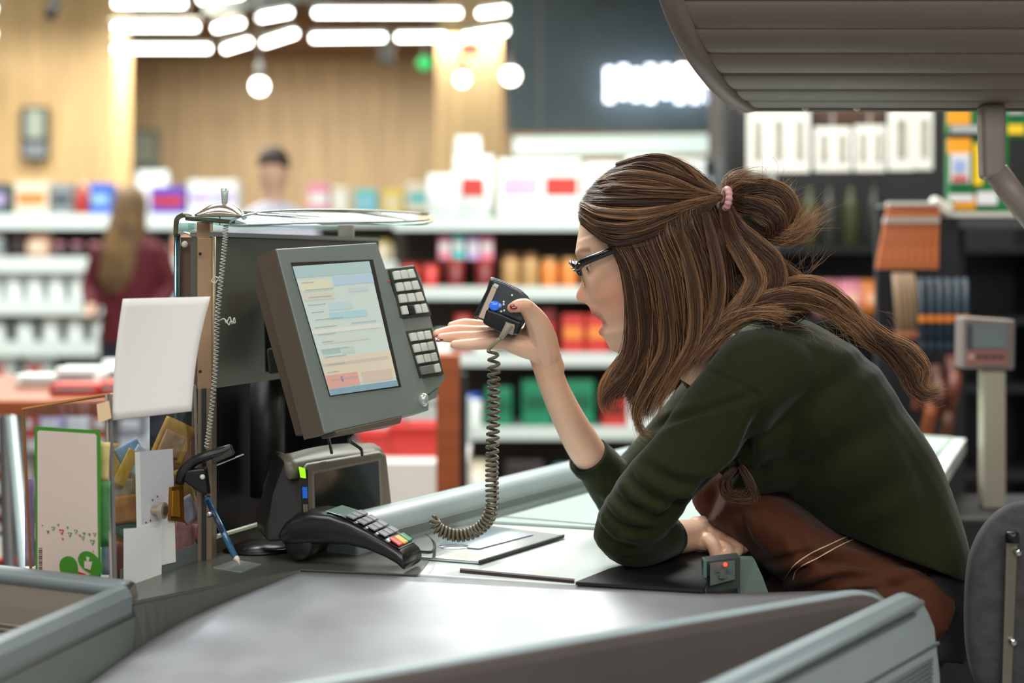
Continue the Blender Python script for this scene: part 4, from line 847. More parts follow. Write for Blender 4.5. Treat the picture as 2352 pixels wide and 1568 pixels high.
# loose dark cables behind terminal
for k, pts in enumerate(([P(810, 996, 1.93), P(800, 1010, 1.95), P(828, 1030, 1.97), P(832, 1045, 1.98)], [P(752, 992, 1.9), P(756, 1010, 1.92), P(762, 1040, 1.95)])):
    tag(MB().tube(cr(pts, 12), .0022, 6).build('monitor_cable', blackp, smooth=True), ['dark cable curving from the screen bottom to the printer', 'thin dark cable behind the lower left screen corner'][k], 'cable')
tag(MB().tube(cr([g(905, 1205)+V((0, 0, .004)), g(940, 1203)+V((0, 0, .004)), g(990, 1206)+V((0, 0, .004)), g(1003, 1212)+V((0, 0, .006))], 14), .0022, 6).build('thin_cable', blackp, smooth=True), 'thin black cable running from the printer to the coiled cord', 'cable')
tag(MB().tube(cr([g(560, 1272)+V((0, 0, .004)), g(600, 1252)+V((0, 0, .004)), g(660, 1246)+V((0, 0, .004)), g(690, 1262)+V((0, 0, .004)), g(640, 1272)+V((0, 0, .004)), g(590, 1270)+V((0, 0, .004))], 24), .0024, 6).build('cable_loop', blackp, smooth=True), 'black cable loop lying left of the card terminal', 'cable')
# ---------------------------------------------------------------- card terminal
ct = thing('card_terminal', 'black handheld card payment terminal leaning on its round paper bulge', 'card terminal', g(860, 1290))
bp_ = mat('terminal_black', (26, 24, 24), .32, coat=.3)
base_l, base_r = V((-.292, 1.80, ZC)), V((-.118, 1.785, ZC))
dc = V((.174, -.0, 0)); dc = (P(968, 1290, 1.825)-P(700, 1270, 1.88)); dc.z = 0; Lc = dc.length; dc.normalize(); nc = V((dc.y, -dc.x, 0))
def tp(u, z, s=0): return P(690, 1270, 1.875).lerp(P(968, 1292, 1.80), u)*1 if False else V((at(P(668, 1266, 1.905), 0)+dc*(u*Lc*1.06)+nc*s).to_tuple()[:2]+(ZC+z*1.22,))
prof_t = [(0, .034, .028), (.03, .046, .02), (.12, .056, .020), (.25, .060, .022), (.4, .059, .024), (.55, .053, .024), (.7, .044, .021), (.85, .034, .014), (.94, .027, .008), (.985, .022, .003), (1.0, .018, .004)]
rings = []
for u, zt_, zb_ in prof_t:
    hw = .034-.004*u; 
    ring = []
    for a in range(20):
        th = 2*math.pi*a/20; cx_ = math.copysign(abs(math.cos(th))**.45, math.cos(th)); sy = math.copysign(abs(math.sin(th))**.6, math.sin(th))
        ring.append(tp(u, (zt_+zb_)/2+sy*(zt_-zb_)/2, -.0+cx_*hw))
    rings.append(ring)
MB().loft(rings).build('body', bp_, ct, smooth=True)
MB().lathe([(.004, -.028), (.019, -.028), (.021, -.024), (.021, .024), (.019, .028), (.004, .028)], tp(.14, .0225, 0), 22, nc).build('paper_bulge', mat('terminal_bulge', (24, 22, 22), .4), ct, smooth=True)
def tz(u): 
    for i in range(len(prof_t)-1):
        if prof_t[i][0] <= u <= prof_t[i+1][0]:
            k = (u-prof_t[i][0])/(prof_t[i+1][0]-prof_t[i][0]); return prof_t[i][1]*(1-k)+prof_t[i+1][1]*k
    return prof_t[-1][1]
def tpatch(u0, u1, s0, s1, th, m_, nm, lift=.0004, bev=.0008, par=None):
    q = [tp(u0, tz(u0)+lift, s0), tp(u1, tz(u1)+lift, s0), tp(u1, tz(u1)+lift, s1), tp(u0, tz(u0)+lift, s1)]
    return MB().prism(q, (0, 0, th)).build(nm, m_, par or ct, bevel=bev, seg=1)
tpatch(.36, .50, -.024, .024, .0008, mat('terminal_screen', (150, 176, 162), .1, coat=1), 'screen')
kd = tpatch(.50, .96, -.026, .026, .0006, mat('terminal_deck', (30, 32, 34), .35), 'key_deck')
kt = mat('terminal_key', (124, 126, 130), .4)
for r_ in range(4):
    for c_ in range(3): tpatch(.52+r_*.085, .52+r_*.085+.065, -.022+c_*.0155, -.022+c_*.0155+.0135, .0026, kt, 'key', .001, par=kd)
for c_, (k, cc) in enumerate((('key_green', (20, 130, 80)), ('key_yellow', (220, 180, 50)), ('key_red', (205, 50, 45)))):
    tpatch(.87, .95, -.022+c_*.0155, -.022+c_*.0155+.0135, .0028, mat(k, cc, .4), 'key', .001, par=kd)
MB().tube(cr([tp(.98, .016, -.02), tp(1.02, .018, -.028)+V((.01, .03, -.01)), g(995, 1250)+V((0, 0, .004)), g(955, 1222)+V((0, 0, .004)), g(920, 1216)+V((0, 0, .004))], 16), .0022, 6).build('cable', blackp, ct, smooth=True)
# stand disc behind
tag(MB().lathe([(.0, 0), (.052, 0), (.054, .003), (.0, .006)], g(590, 1272)+V((0, .03, .002)), 28).build('round_base', blackp, smooth=True), 'flat round black base plate between the pen and the card terminal', 'base plate')
# ================================================================ clear coupon box, papers, pen, string
c_near, c_left, c_right = g(264, 1356), g(72, 1328), g(460, 1286)
c_back = c_left+c_right-c_near
Tn, Tl, Tr_ = P(252, 905, 1.735), P(52, 940, 1.77), P(447, 885, 1.90)
Tb = Tl+Tr_-Tn
bx = thing('coupon_box', 'clear acrylic box full of coupons with brass latch on the counter corner', 'box', c_near)
acb = acrylic('acrylic_box', (246, 246, 250), .06, .99)
def pane(a, b_, c, d, nm):
    n = (b_-a).cross(d-a).normalized()*.002; MB().prism([a, b_, c, d], n).build(nm, acb, bx)
pane(c_left, c_near, Tn, Tl, 'left_pane'); pane(c_near, c_right, Tr_, Tn, 'front_pane'); pane(c_right, c_back, Tb, Tr_, 'side_pane'); pane(c_back, c_left, Tl, Tb, 'rear_pane')
edm = mat('box_edge', (190, 176, 164), .15, spec=.9); edb = mat('box_edge_orange', (170, 112, 66), .25)
for a, c, m_, r in ((c_near, Tn, mat('box_edge_grey', (120, 118, 116), .2), .0028), (c_left, Tl, edb, .0020), (c_right, Tr_, edm, .0022), (Tl, Tn, edb, .0022), (Tn, Tr_, edm, .0014), (c_near+V((-.004, -.001, 0)), Tn+V((-.004, -.001, 0)), edm, .0016)):
    MB().tube([a, c], r, 4).build('edge', m_, bx)
MB().prism([c_left, c_near, c_right, c_back], (0, 0, .003)).build('floor_panel', mat('box_floor', (116, 116, 110), .4), bx)
q = [c_near+(c_right-c_near)*.05, c_near+(c_right-c_near)*.98]
nb = V((0.02, -.03, 0)).normalized()*.001
MB().prism([q[0]+nb, q[1]+nb, q[1]+V((0, 0, .024))+nb, q[0]+V((0, 0, .024))+nb], nb*2).build('lower_band', mat('band_grey', (104, 112, 112), .35), bx)
# plane of front pane
n3 = (c_right-c_near).cross(Tn-c_near).normalized(); n3 = -n3 if n3.y > 0 else n3
n4 = (c_near-c_left).cross(Tl-c_left).normalized(); n4 = -n4 if n4.y > 0 else n4
def of(px, py, o=.003): return ray(px, py, c_near+n3*o, n3)
def ol(px, py, o=.003): return ray(px, py, c_near+n4*o, n4)
paper = mat('paper_white', (222, 220, 214), .7); paper2 = mat('paper_grey', (240, 240, 238), .7)
lt = MB().prism([of(385, 1195, .004), of(418, 1198, .004), of(416, 1115, .004), of(388, 1118, .004)], n3*.004).build('brass_latch', mat('brass', (150, 96, 30), .3, metal=.7), bx, bevel=.001)
MB().prism([of(393, 1185, .0085), of(411, 1187, .0085), of(409, 1125, .0085), of(395, 1127, .0085)], n3*.002).build('latch_plate', mat('brass_bright', (196, 140, 50), .3, metal=.6), lt)
lk = MB().lathe([(.006, 0), (.006, .010), (.0105, .010), (.0105, .016), (.009, .0165)], of(352, 1172, .004), 16, (n3+V((.5, 0, 0))).normalized()).build('lock', mat('lock_beige', (176, 160, 140), .3, metal=.5), bx, smooth=False)
MB().lathe([(.006, 0), (.006, .001)], of(352, 1172, .004)+(n3+V((.5, 0, 0))).normalized()*.0165, 16, (n3+V((.5, 0, 0))).normalized()).build('lock_face', mat('lock_dark', (80, 66, 56), .4), lk)
for (x, y) in ((350, 1148), (361, 1140), (345, 1195), (335, 1200)): MB().ball(of(x, y, .0035), .0014, 6, 5).build('rivet', mat('lock_dark', (80, 66, 56), .4), bx)
tag(MB().prism([of(310, 1038), of(396, 1030), of(403, 1290), of(316, 1310)], n3*.0006).build('paper_note', paper2), 'tall blank white note taped inside the front of the clear box', 'note')
tag(MB().prism([of(284, 1214, .005), of(371, 1208, .005), of(370, 1345, .005), of(358, 1352, .005), of(340, 1350, .005), of(322, 1358, .005), of(300, 1360, .005), of(284, 1340, .005)], n3*.0006).build('torn_note', paper2), 'blank white note with torn lower edge at the foot of the clear box', 'note')
tag(MB().prism([of(338, 1356, .004), of(358, 1352, .004), of(356, 1344, .004), of(340, 1346, .004)], n3*.001).build('yellow_tape', mat('tape_yellow', (200, 186, 110), .5)), 'small yellow tape piece under the torn note', 'tape')
tag(MB().prism([P(222, 928, 1.728), P(250, 920, 1.728), P(256, 960, 1.724), P(226, 972, 1.724)], (0, .0008, 0)).build('masking_tape', mat('tape_beige', (222, 190, 150), .6)), 'beige masking tape piece on the top corner of the clear box', 'tape')
# green framed leaflet
lf = thing('leaflet', 'blank leaflet with green border and green leaf drawing in the left pane', 'leaflet', ol(155, 1335))
gr = mat('leaflet_green', (72, 150, 44), .6); pk = mat('leaflet_pink', (236, 216, 204), .6); rd = mat('leaflet_red', (214, 44, 30), .6)
def lp(poly, o, m_, nm): MB().prism([ol(x, y, o) for x, y in poly], n4*.0003).build(nm, m_, lf)
lp(((80, 979), (231, 988), (232, 1335), (82, 1331)), .003, gr, 'border'); lp(((86, 992), (90, 988), (218, 996), (222, 1001), (226, 1330), (87, 1326)), .0036, pk, 'sheet')
def blob(cx, cy, rx, ry, a, n=22, k=0): return [(cx+math.cos(t)*rx*(1+k*math.cos(t))*math.cos(a)-math.sin(t)*ry*math.sin(a), cy+math.cos(t)*rx*(1+k*math.cos(t))*math.sin(a)+math.sin(t)*ry*math.cos(a)) for t in [2*math.pi*i/n for i in range(n)]]
lp(blob(158, 1302, 30, 21, 1.35, k=.15), .0042, gr, 'leaf_shape'); lp(blob(205, 1290, 33, 21, .75, k=.15), .0044, gr, 'leaf_shape'); lp(((196, 1322), (228, 1312), (230, 1331), (200, 1333)), .0046, gr, 'leaf_shape')
lp(((180, 1312), (198, 1318), (196, 1333), (180, 1331)), .0048, rd, 'red_centre')
lp(((194, 1288), (212, 1290), (208, 1308), (194, 1304)), .0050, pk, 'bag_mark'); lp(((198, 1278), (206, 1280), (203, 1290), (200, 1290)), .0050, pk, 'bag_handle')
for x, y, s, m_ in ((110, 1222, 4, gr), (122, 1214, 5, gr), (141, 1222, 7, rd), (160, 1228, 6, gr), (174, 1221, 5, gr), (190, 1236, 5, gr), (193, 1226, 4, gr), (205, 1228, 4, gr), (212, 1246, 7, gr), (217, 1228, 5, gr), (134, 1206, 3, gr), (155, 1212, 3, gr), (144, 1238, 3, rd), (97, 1207, 2, gr), (183, 1230, 3, rd), (214, 1266, 2, rd)):
    lp(((x-s*.8, y-s), (x+s*.9, y-s*.8), (x+s*.2, y+s)), .0042, m_, 'triangle_mark')
    if s >= 5: lp(((x-s*.35, y-s*.5), (x+s*.4, y-s*.42), (x+s*.1, y+s*.35)), .0046, pk, 'triangle_centre')
for k in range(16): lp(((89, 1258+k*4.4), (97, 1258+k*4.4), (97, 1258+k*4.4+(1.4+(k*5 % 3)*.7)), (89, 1258+k*4.4+(1.4+(k*5 % 3)*.7))), .0042, mat('ink', (90, 80, 76), .6), 'small_print')
# coupons heaped inside
random.seed(11)
cols = [(216, 176, 84), (226, 196, 130), (206, 156, 80), (190, 120, 84), (232, 214, 170), (176, 196, 214), (216, 150, 140), (120, 160, 110), (228, 204, 190), (204, 130, 60)]
def coupon(cx, cy, w_, h_, a, o, c, lab, curl=.3, fn=of):
    b = MB(); n = 8; rows_ = []
    for i in range(n+1):
        r = []
        for j in range(n+1):
            u, v = (i/n-.5), (j/n-.5); x = cx+u*w_*math.cos(a)-v*h_*math.sin(a); y = cy+u*w_*math.sin(a)+v*h_*math.cos(a)
            r.append(fn(x, y, o)+V((0, .01*curl*(math.sin(u*4+cx)+v*v*2), 0)))
        rows_.append(r)
    grid(b, rows_, tv=(0, -.0004, 0))
    me = b.build('coupon', mat('cp%d_%d_%d' % c, c, .6, var=.18, vscale=60), smooth=True); tag(me, lab, 'coupon', 'coupons heaped inside the clear box'); return me
coupon(398, 1012, 76, 92, .42, -.012, (226, 180, 70), 'yellow coupon sticking up at the back right of the box heap')
coupon(394, 1020, 52, 56, .42, -.010, (206, 166, 116), 'tan printed patch coupon over the upright yellow one')
coupon(300, 1045, 60, 60, -.5, -.02, (150, 190, 220), 'pale blue crumpled wrapper on top of the coupon heap')
coupon(318, 1060, 44, 66, .5, -.010, (196, 212, 224), 'pale blue-white crumpled wrapper beside the white note')
coupon(288, 1075, 26, 92, .45, -.006, (218, 176, 60), 'narrow yellow strip coupon slanting below the blue wrapper')
coupon(252, 1060, 44, 84, .1, -.02, (222, 190, 110), 'yellow coupon behind the near box corner')
coupon(275, 1125, 50, 60, .2, -.012, (188, 180, 140), 'olive-tan coupon left of the white note')
coupon(290, 1170, 60, 64, -.1, -.008, (206, 150, 84), 'brown-orange coupon left of the lock')
coupon(288, 1210, 50, 50, .6, -.012, (110, 150, 120), 'green coupon low in the heap near the corner')
coupon(285, 1300, 60, 100, .2, -.015, (200, 120, 90), 'reddish coupon at the bottom near the torn note')
coupon(300, 1240, 70, 60, -.4, -.02, (216, 170, 60), 'yellow coupon behind the torn note')
coupon(425, 1130, 40, 110, -.35, -.012, (224, 184, 90), 'yellow coupon beside the brass latch')
coupon(432, 1170, 40, 60, -.5, -.008, (206, 204, 214), 'pale grey coupon right of the latch')
coupon(420, 1250, 50, 100, .15, -.012, (216, 160, 146), 'pink coupon at the lower right of the box')
coupon(440, 1215, 36, 60, -.3, -.016, (204, 120, 110), 'salmon coupon at the right box edge')
coupon(420, 1045, 50, 60, -.3, -.03, (224, 170, 140), 'peach coupon behind the upright yellow coupon')
coupon(345, 1120, 130, 150, .1, -.035, (214, 184, 130), 'large cream-tan coupon at the back of the heap')
coupon(350, 1230, 150, 130, -.1, -.04, (196, 150, 110), 'large tan-brown coupon low at the back of the heap')
coupon(240, 1180, 26, 150, .0, -.004, (96, 150, 100), 'green strip coupon between leaflet and box corner', .1, ol)
coupon(243, 1260, 22, 120, .0, -.007, (170, 180, 200), 'blue-grey strip coupon below the green one', .1, ol)
coupon(238, 1060, 24, 90, .05, -.006, (228, 200, 140), 'cream strip coupon above the green one at the corner', .1, ol)
coupon(68, 1200, 22, 200, .0, -.01, (176, 150, 190), 'mauve strip coupon at the left box edge', .1, ol)
# large blank sheet taped over the box
b = MB(); n = 14; rows_ = []
for i in range(n+1):
    v = i/n
    a = P(282-24*v-5*math.sin(v*math.pi)*1.2, 686+279*v, 1.735-.004*v); c = P(483-43*v-14*math.sin(v*math.pi)*.6*(1 if v > .1 else .5), 681+263*v, 1.77-.01*v)
    rows_.append([a+(c-a)*(j/n)+V((0, .006*math.sin(j/n*math.pi)*(1-v), 0)) for j in range(n+1)])
grid(b, rows_, tv=(0, -.0006, 0)); tag(b.build('blank_sheet', mat('sheet_white', (234, 230, 224), .75), smooth=True), 'large blank white sheet taped upright over the clear box', 'paper sheet')
# black clip holder and pen
hd = thing('clip_holder', 'black clip arm fixed to the register post above the pen', 'clip', P(455, 1100, 1.86))
MB().tube(cr([P(412, 1110, 1.86), P(420, 1085, 1.86), P(445, 1060, 1.86), P(480, 1045, 1.86), P(530, 1030, 1.87)], 14), [.010, .013, .011, .011, .010], 8, flat=.6).build('arm', blackp, hd, smooth=True)
MB().prism([P(480, 1042, 1.855), P(528, 1022, 1.86), P(538, 1044, 1.86), P(490, 1066, 1.855)], (0, .012, 0)).build('jaw', mat('clip_brown', (50, 42, 38), .45), hd, bevel=.002)
MB().tube([P(498, 1068, 1.855), P(560, 1043, 1.865)], .0012, 6).build('wire', chrome, hd)
MB().prism([P(425, 1080, 1.85), P(470, 1075, 1.85), P(478, 1140, 1.85), P(455, 1130, 1.85), P(420, 1105, 1.85)], (0, .02, 0)).build('clip_body', blackp, hd, bevel=.003)
MB().ball(P(465, 1095, 1.846), .0035, 10, 8).build('rivet', mat('ivory', (216, 206, 190), .3), hd, smooth=True)
pn = thing('pen', 'translucent blue ballpoint pen hanging tip down from the black clip', 'pen', P(551, 1296, 1.80))
a, c = P(474, 1142, 1.845), P(541, 1280, 1.80)
MB().tube([a, c], .0042, 10).build('barrel', mat('pen_blue', (60, 110, 150), .15, trans=.3, coat=.6), pn, smooth=True)
MB().tube([a+(c-a)*.05+V((0, -.002, 0)), a+(c-a)*.6+V((0, -.002, 0))], .0030, 8).build('ink_tube', mat('pen_dark', (20, 40, 64), .3), pn, smooth=True)
MB().tube([c, P(545, 1284, 1.799), P(551, 1297, 1.797)], [.0042, .0034, .0006], 10).build('tip', mat('pen_tip', (214, 206, 196), .25), pn, smooth=True)
MB().tube([P(480, 1176, 1.832), P(484, 1184, 1.830)], .0048, 8).build('ring', chrome, pn, smooth=True)
MB().tube([a-(c-a)*.03, a+(c-a)*.02], .0046, 8).build('cap', blackp, pn, smooth=True)
# glossy film patch under the pen
tag(MB().prism([g(490, 1308), g(555, 1318), g(600, 1300), g(540, 1290)], (0, 0, .0032)).build('clear_film', mat('film', (150, 156, 150), .08, coat=1)), 'small glossy film patch on the counter under the pen tip', 'film')
# chain string (bead cord) in front of register edge
path = cr([P(519, 516, 1.885), P(515, 570, 1.885), P(508, 640, 1.882), P(500, 720, 1.882), P(497, 800, 1.882), P(492, 880, 1.88), P(484, 960, 1.875), P(474, 1030, 1.868)], 420)
coil = [p+V((math.cos(i*.95)*.0034, math.sin(i*.95)*.0022, 0)) for i, p in enumerate(path)]
sg_ = thing('plastic_spiral', 'thin clear spiral cord hanging down the register edge to the clip', 'cord', P(519, 1030, 1.87))
spm = mat('spiral_clear', (190, 190, 182), .25)
MB().tube(coil, .0007, 4).build('coil', spm, sg_, smooth=True)
tg = cr([P(505, 735, 1.875), P(515, 732, 1.872), P(520, 741, 1.87), P(528, 728, 1.87), P(533, 744, 1.87), P(538, 730, 1.87), P(540, 742, 1.87), P(530, 738, 1.868), P(526, 746, 1.868), P(518, 734, 1.87)], 60)
MB().tube(tg, .0009, 4).build('tangle', spm, sg_, smooth=True)
MB().tube(cr([P(504, 640, 1.878), P(494, 636, 1.876), P(486, 645, 1.876), P(494, 650, 1.874), P(500, 642, 1.876)], 30), .0009, 4).build('tangle', spm, sg_, smooth=True)
MB().tube([P(505, 516, 1.884), P(505, 480, 1.884)], .0006, 4).build('thread', blackp, sg_)
# ================================================================ the cashier
def remesh(mb, vox, smooth=2, fac=.5):
    me = bpy.data.meshes.new('tmp'); me.from_pydata([p[:] for p in mb.v], [], mb.f)
    bm = bmesh.new(); bm.from_mesh(me); bmesh.ops.recalc_face_normals(bm, faces=bm.faces); bm.to_mesh(me); bm.free()
    o = bpy.data.objects.new('tmp', me); COL.objects.link(o)
    r = o.modifiers.new('r', 'REMESH'); r.mode = 'VOXEL'; r.voxel_size = vox; r.use_smooth_shade = True
    if smooth: s_ = o.modifiers.new('s', 'SMOOTH'); s_.factor = fac; s_.iterations = smooth
    dg = bpy.context.evaluated_depsgraph_get(); dg.update(); ev = o.evaluated_get(dg)
    out = bpy.data.meshes.new_from_object(ev, preserve_all_data_layers=False, depsgraph=dg)
    bpy.data.objects.remove(o); out.polygons.foreach_set('use_smooth', [True]*len(out.polygons)); return out
def getco(me):
    a = np.empty(len(me.vertices)*3); me.vertices.foreach_get('co', a); return a.reshape(-1, 3)
def setco(me, a): me.vertices.foreach_set('co', a.ravel()); me.update()
def getno(me):
    a = np.empty(len(me.vertices)*3); me.vertices.foreach_get('normal', a); return a.reshape(-1, 3)
def ell_loft(b, path, n=28):
    """path: (px, py, Y, r_in_image_plane_px, r_depth_m) -> smooth elliptical loft"""
    cs = [P(p[0], p[1], p[2]) for p in path]; M = 40
    C = cr(cs, M); A = [lerp_list([p[3]*p[2]/F for p in path], i/(M-1)) for i in range(M)]; D = [lerp_list([p[4] for p in path], i/(M-1)) for i in range(M)]
    # smooth radii
    for _ in range(3):
        A = [A[0]]+[(A[i-1]+2*A[i]+A[i+1])/4 for i in range(1, M-1)]+[A[-1]]; D = [D[0]]+[(D[i-1]+2*D[i]+D[i+1])/4 for i in range(1, M-1)]+[D[-1]]
    rings = []
    for i in range(M):
        t = (C[min(i+1, M-1)]-C[max(i-1, 0)]).normalized(); y = V((0, 1, 0)); y = (y-t*y.dot(t)).normalized(); x = y.cross(t)
        rings.append([C[i]+x*(A[i]*math.cos(2*math.pi*k/n))+y*(D[i]*math.sin(2*math.pi*k/n)) for k in range(n)])
    b.loft(rings)
    b.ball(C[0], (A[0]*.9,)*3); b.ball(C[-1], (A[-1]*.9,)*3)
# ---- head frame: pitched down 15 degrees, turned ~10 degrees away from the viewer
YH = 1.93; mpp = YH/F; OH = P(1487, 600, YH); pit, yaw = R(15), R(9)
fw = V((-math.cos(pit), 0, -math.sin(pit))); up_ = V((-math.sin(pit), 0, math.cos(pit)))
Rz = Matrix.Rotation(-yaw, 3, 'Z'); fw = Rz @ fw; up_ = Rz @ up_; lat = up_.cross(fw)
if lat.y > 0: lat = -lat           # lat points to the viewer
def H(a, s, b_): return OH+fw*a+lat*s+up_*b_
def loc_ab(px, py):
    dx, dz = (px-1487)*mpp, (600-py)*mpp
    return (-dx*math.cos(pit)-dz*math.sin(pit), -dx*math.sin(pit)+dz*math.cos(pit))
prof_px = [(1450, 420), (1385, 450), (1352, 484), (1337, 510), (1328, 538), (1323.5, 563), (1323, 582), (1329, 600), (1338, 628), (1344, 648), (1349, 668), (1353, 690), (1355, 703), (1356, 711), (1359, 722), (1372, 731), (1383, 738), (1385, 744), (1379, 752), (1374, 762), (1377, 769), (1387, 776), (1392, 784), (1397, 795), (1405, 805), (1425, 814)]
pab = sorted([loc_ab(*p) for p in prof_px], key=lambda q: q[1])
pb = np.array([q[1] for q in pab]); pa = np.array([q[0] for q in pab])
nose_px = [(1337, 622), (1336, 641), (1329, 660), (1323, 673), (1321.5, 680), (1323, 687), (1331, 694), (1346, 698), (1353, 703)]
nab = sorted([loc_ab(*p) for p in nose_px], key=lambda q: q[1]); nb_ = np.array([q[1] for q in nab]); na = np.array([q[0] for q in nab])
def head_grid():
    b = MB(); NB, NT = 170, 150; rings = []
    b0, b1 = pb[0]-.004, .128
    for i in range(NB+1):
        u = i/NB; bb = b0+(b1-b0)*(1-math.cos(math.pi*u))/2
        # skull: ellipsoid centre (a=-.008, b=.030)
        cz = (bb-.030)/.098; sk = math.sqrt(max(.0, 1-cz*cz)) if abs(cz) < 1 else 0
        rf_sk = .100*sk; rb_sk = .100*sk
        if bb < pb[-1]: rf = float(np.interp(bb, pb, pa))
        else: rf = -.008+rf_sk
        # blend the top of the forehead into the skull
        if bb > .06: k = min(1, (bb-.06)/.04); rf = rf*(1-k)+(-.008+.100*sk)*k
        # jaw: back of head shrinks to the neck below ear level
        rb = .100*math.sqrt(max(0, 1-((bb-.03)/.098)**2)) if bb > .03 else .100-.055*min(1, (.03-bb)/.13)
        if bb < -.10: rb = .045*max(.0, (bb-b0)/(-.10-b0))**.5
        wd = .074*(math.sqrt(max(0, 1-((bb-.035)/.0935)**2)) if bb > .035 else 1)
        if bb < .035: wd = .074-.016*min(1, (.035-bb)/.10)-.02*max(0, (-.06-bb)/.05)
        if u < .02: wd *= max(.1, u/.02)**.5
        cf = -.008; ring = []
        for j in range(NT):
            th = 2*math.pi*j/NT; c, s_ = math.cos(th), math.sin(th)
            e = .86 if bb < .05 else 1
            w_ = max(.0005, wd)
            s = w_*math.copysign(abs(s_)**.92, s_)
            a = cf+((rf-cf)*abs(c)**e if c > 0 else -(rb-abs(cf)*0)*abs(c))
            if c > 0:
                # nose
                if nb_[0]-.004 < bb < nb_[-1]+.004:
                    ext = float(np.interp(bb, nb_, na))-float(np.interp(bb, pb, pa)); ext = max(0, ext)
                    k = (bb-nb_[0])/(nb_[-1]-nb_[0]); sg = .0078+.0056*max(0, 1-k*1.6)
                    a += ext*math.exp(-(s/sg)**2*.9)
                    if k < .45: a += .0035*math.exp(-((abs(s)-.011)/.005)**2)*math.exp(-((k-.16)/.14)**2)
                # eye sockets, cheekbones, lips taper, philtrum
                a -= .0075*math.exp(-((abs(s)-.031)/.014)**2)*math.exp(-((bb-.012)/.011)**2)
                a += .003*math.exp(-((abs(s)-.03)/.018)**2)*math.exp(-((bb-.034)/.007)**2)
                kk = math.exp(-((abs(s)-.042)/.022)**2)*math.exp(-((bb+.022)/.024)**2)*.0045; a += kk
                s += math.copysign(kk*.8, s_)
                # mouth: lip protrusion limited to the middle
                if -.085 < bb < -.030:
                    wn_ = min(1, (bb+.085)/.012, (-.030-bb)/.010); wn_ = max(0, wn_); wn_ = wn_*wn_*(3-2*wn_)
                    base = float(np.interp(bb, [-.085, -.03], [np.interp(-.085, pb, pa), np.interp(-.036, pb, pa)]))
                    k = math.exp(-(s/.021)**4); full = rf; a += (base-.003-full)*(1-k)*max(0, c)*wn_
            ring.append(H(a, s, bb))
        rings.append(ring)
    b.loft(rings); return b
body = head_grid()
# neck
ell_loft(body, [(1500, 690, 1.95, 80, .048), (1560, 760, 1.965, 78, .048), (1640, 830, 1.98, 80, .052), (1740, 900, 1.99, 90, .06)])
# torso
torso = [(1690, 815, 1.985, 70, .10), (1765, 850, 1.985, 150, .150), (1850, 930, 1.985, 180, .165), (1930, 1030, 1.985, 172, .155), (2010, 1140, 1.985, 158, .140), (2068, 1245, 1.985, 138, .145), (2085, 1320, 1.985, 122, .15), (2088, 1390, 1.985, 108, .15)]
ell_loft(body, [(p[0], p[1], p[2], p[3]*((.80 if i < 5 else .66) if i else .7), p[4]*((.84 if i < 4 else .60) if i else .6)) for i, p in enumerate(torso)])
# legs (hidden under the counter)
for yy in (1.91, 2.06):
    ell_loft(body, [(2060, 1440, yy, 105, .07), (1900, 1500, yy, 100, .07), (1740, 1560, yy, 85, .062), (1690, 1800, yy, 68, .05), (1700, 2050, yy, 50, .04), (1700, 2180, yy, 40, .035)])
    ell_loft(body, [(1710, 2180, yy, 36, .035), (1640, 2230, yy, 36, .036), (1590, 2240, yy, 28, .034)])
# near (left) arm: shoulder, elbow on the counter, forearm folded across
ell_loft(body, [(1745, 890, 1.88, 60, .042), (1640, 975, 1.85, 48, .036), (1540, 1100, 1.842, 40, .034), (1455, 1205, 1.845, 36, .030)])
ell_loft(body, [(1455, 1215, 1.85, 36, .030), (1500, 1232, 1.885, 36, .028), (1560, 1232, 1.935, 38, .028), (1612, 1226, 1.965, 34, .022)])
# far (right) arm
ell_loft(body, [(1700, 880, 2.12, 70, .05), (1560, 1000, 2.13, 55, .045), (1440, 1140, 2.10, 36, .030)])
ell_loft(body, [(1430, 1160, 2.10, 34, .028), (1390, 1095, 2.075, 36, .029), (1345, 1030, 2.05, 42, .030), (1308, 965, 2.03, 37, .026), (1275, 895, 2.012, 33, .022), (1258, 845, 2.0, 33, .020), (1252, 815, 1.995, 38, .020)])
# raised right hand: palm
def ft(b, pts, r, n=10):
    c = cr([P(*p) for p in pts], 18); rr = [lerp_list(r, i/17) for i in range(18)]; b.tube(c, rr, n); b.ball(c[0], rr[0]*.98, 10, 8); b.ball(c[-1], rr[-1]*.98, 10, 8)
pal = [(1262, 838, 2.0, .0195), (1246, 800, 1.99, .022), (1250, 772, 2.0, .018)]
ft(body, [(1266, 845, 2.0), (1246, 806, 1.985), (1205, 796, 1.97), (1160, 786, 1.965)], [.020, .0205, .0165, .0115])        # hypothenar edge
ft(body, [(1264, 835, 2.005), (1238, 786, 1.995), (1195, 776, 1.985), (1150, 772, 1.975)], [.019, .019, .015, .0105])
ft(body, [(1262, 825, 2.015), (1240, 775, 2.01), (1195, 765, 2.0), (1150, 762, 1.99)], [.018, .018, .014, .010])
ft(body, [(1262, 820, 2.02), (1245, 772, 2.015), (1200, 760, 2.01), (1140, 753, 2.005)], [.018, .017, .013, .0095])
# thenar / thumb
ft(body, [(1254, 812, 1.985), (1246, 778, 1.972), (1236, 745, 1.955), (1219, 717, 1.938), (1206, 702, 1.926)], [.0205, .0210, .0175, .0128, .0106])
ft(body, [(1232, 800, 1.985), (1224, 770, 1.985), (1226, 742, 1.978)], [.016, .016, .012])
ft(body, [(1208, 702, 1.925), (1196, 701, 1.921), (1184, 704, 1.919), (1175, 707, 1.919)], [.0100, .0095, .0088, .0068])
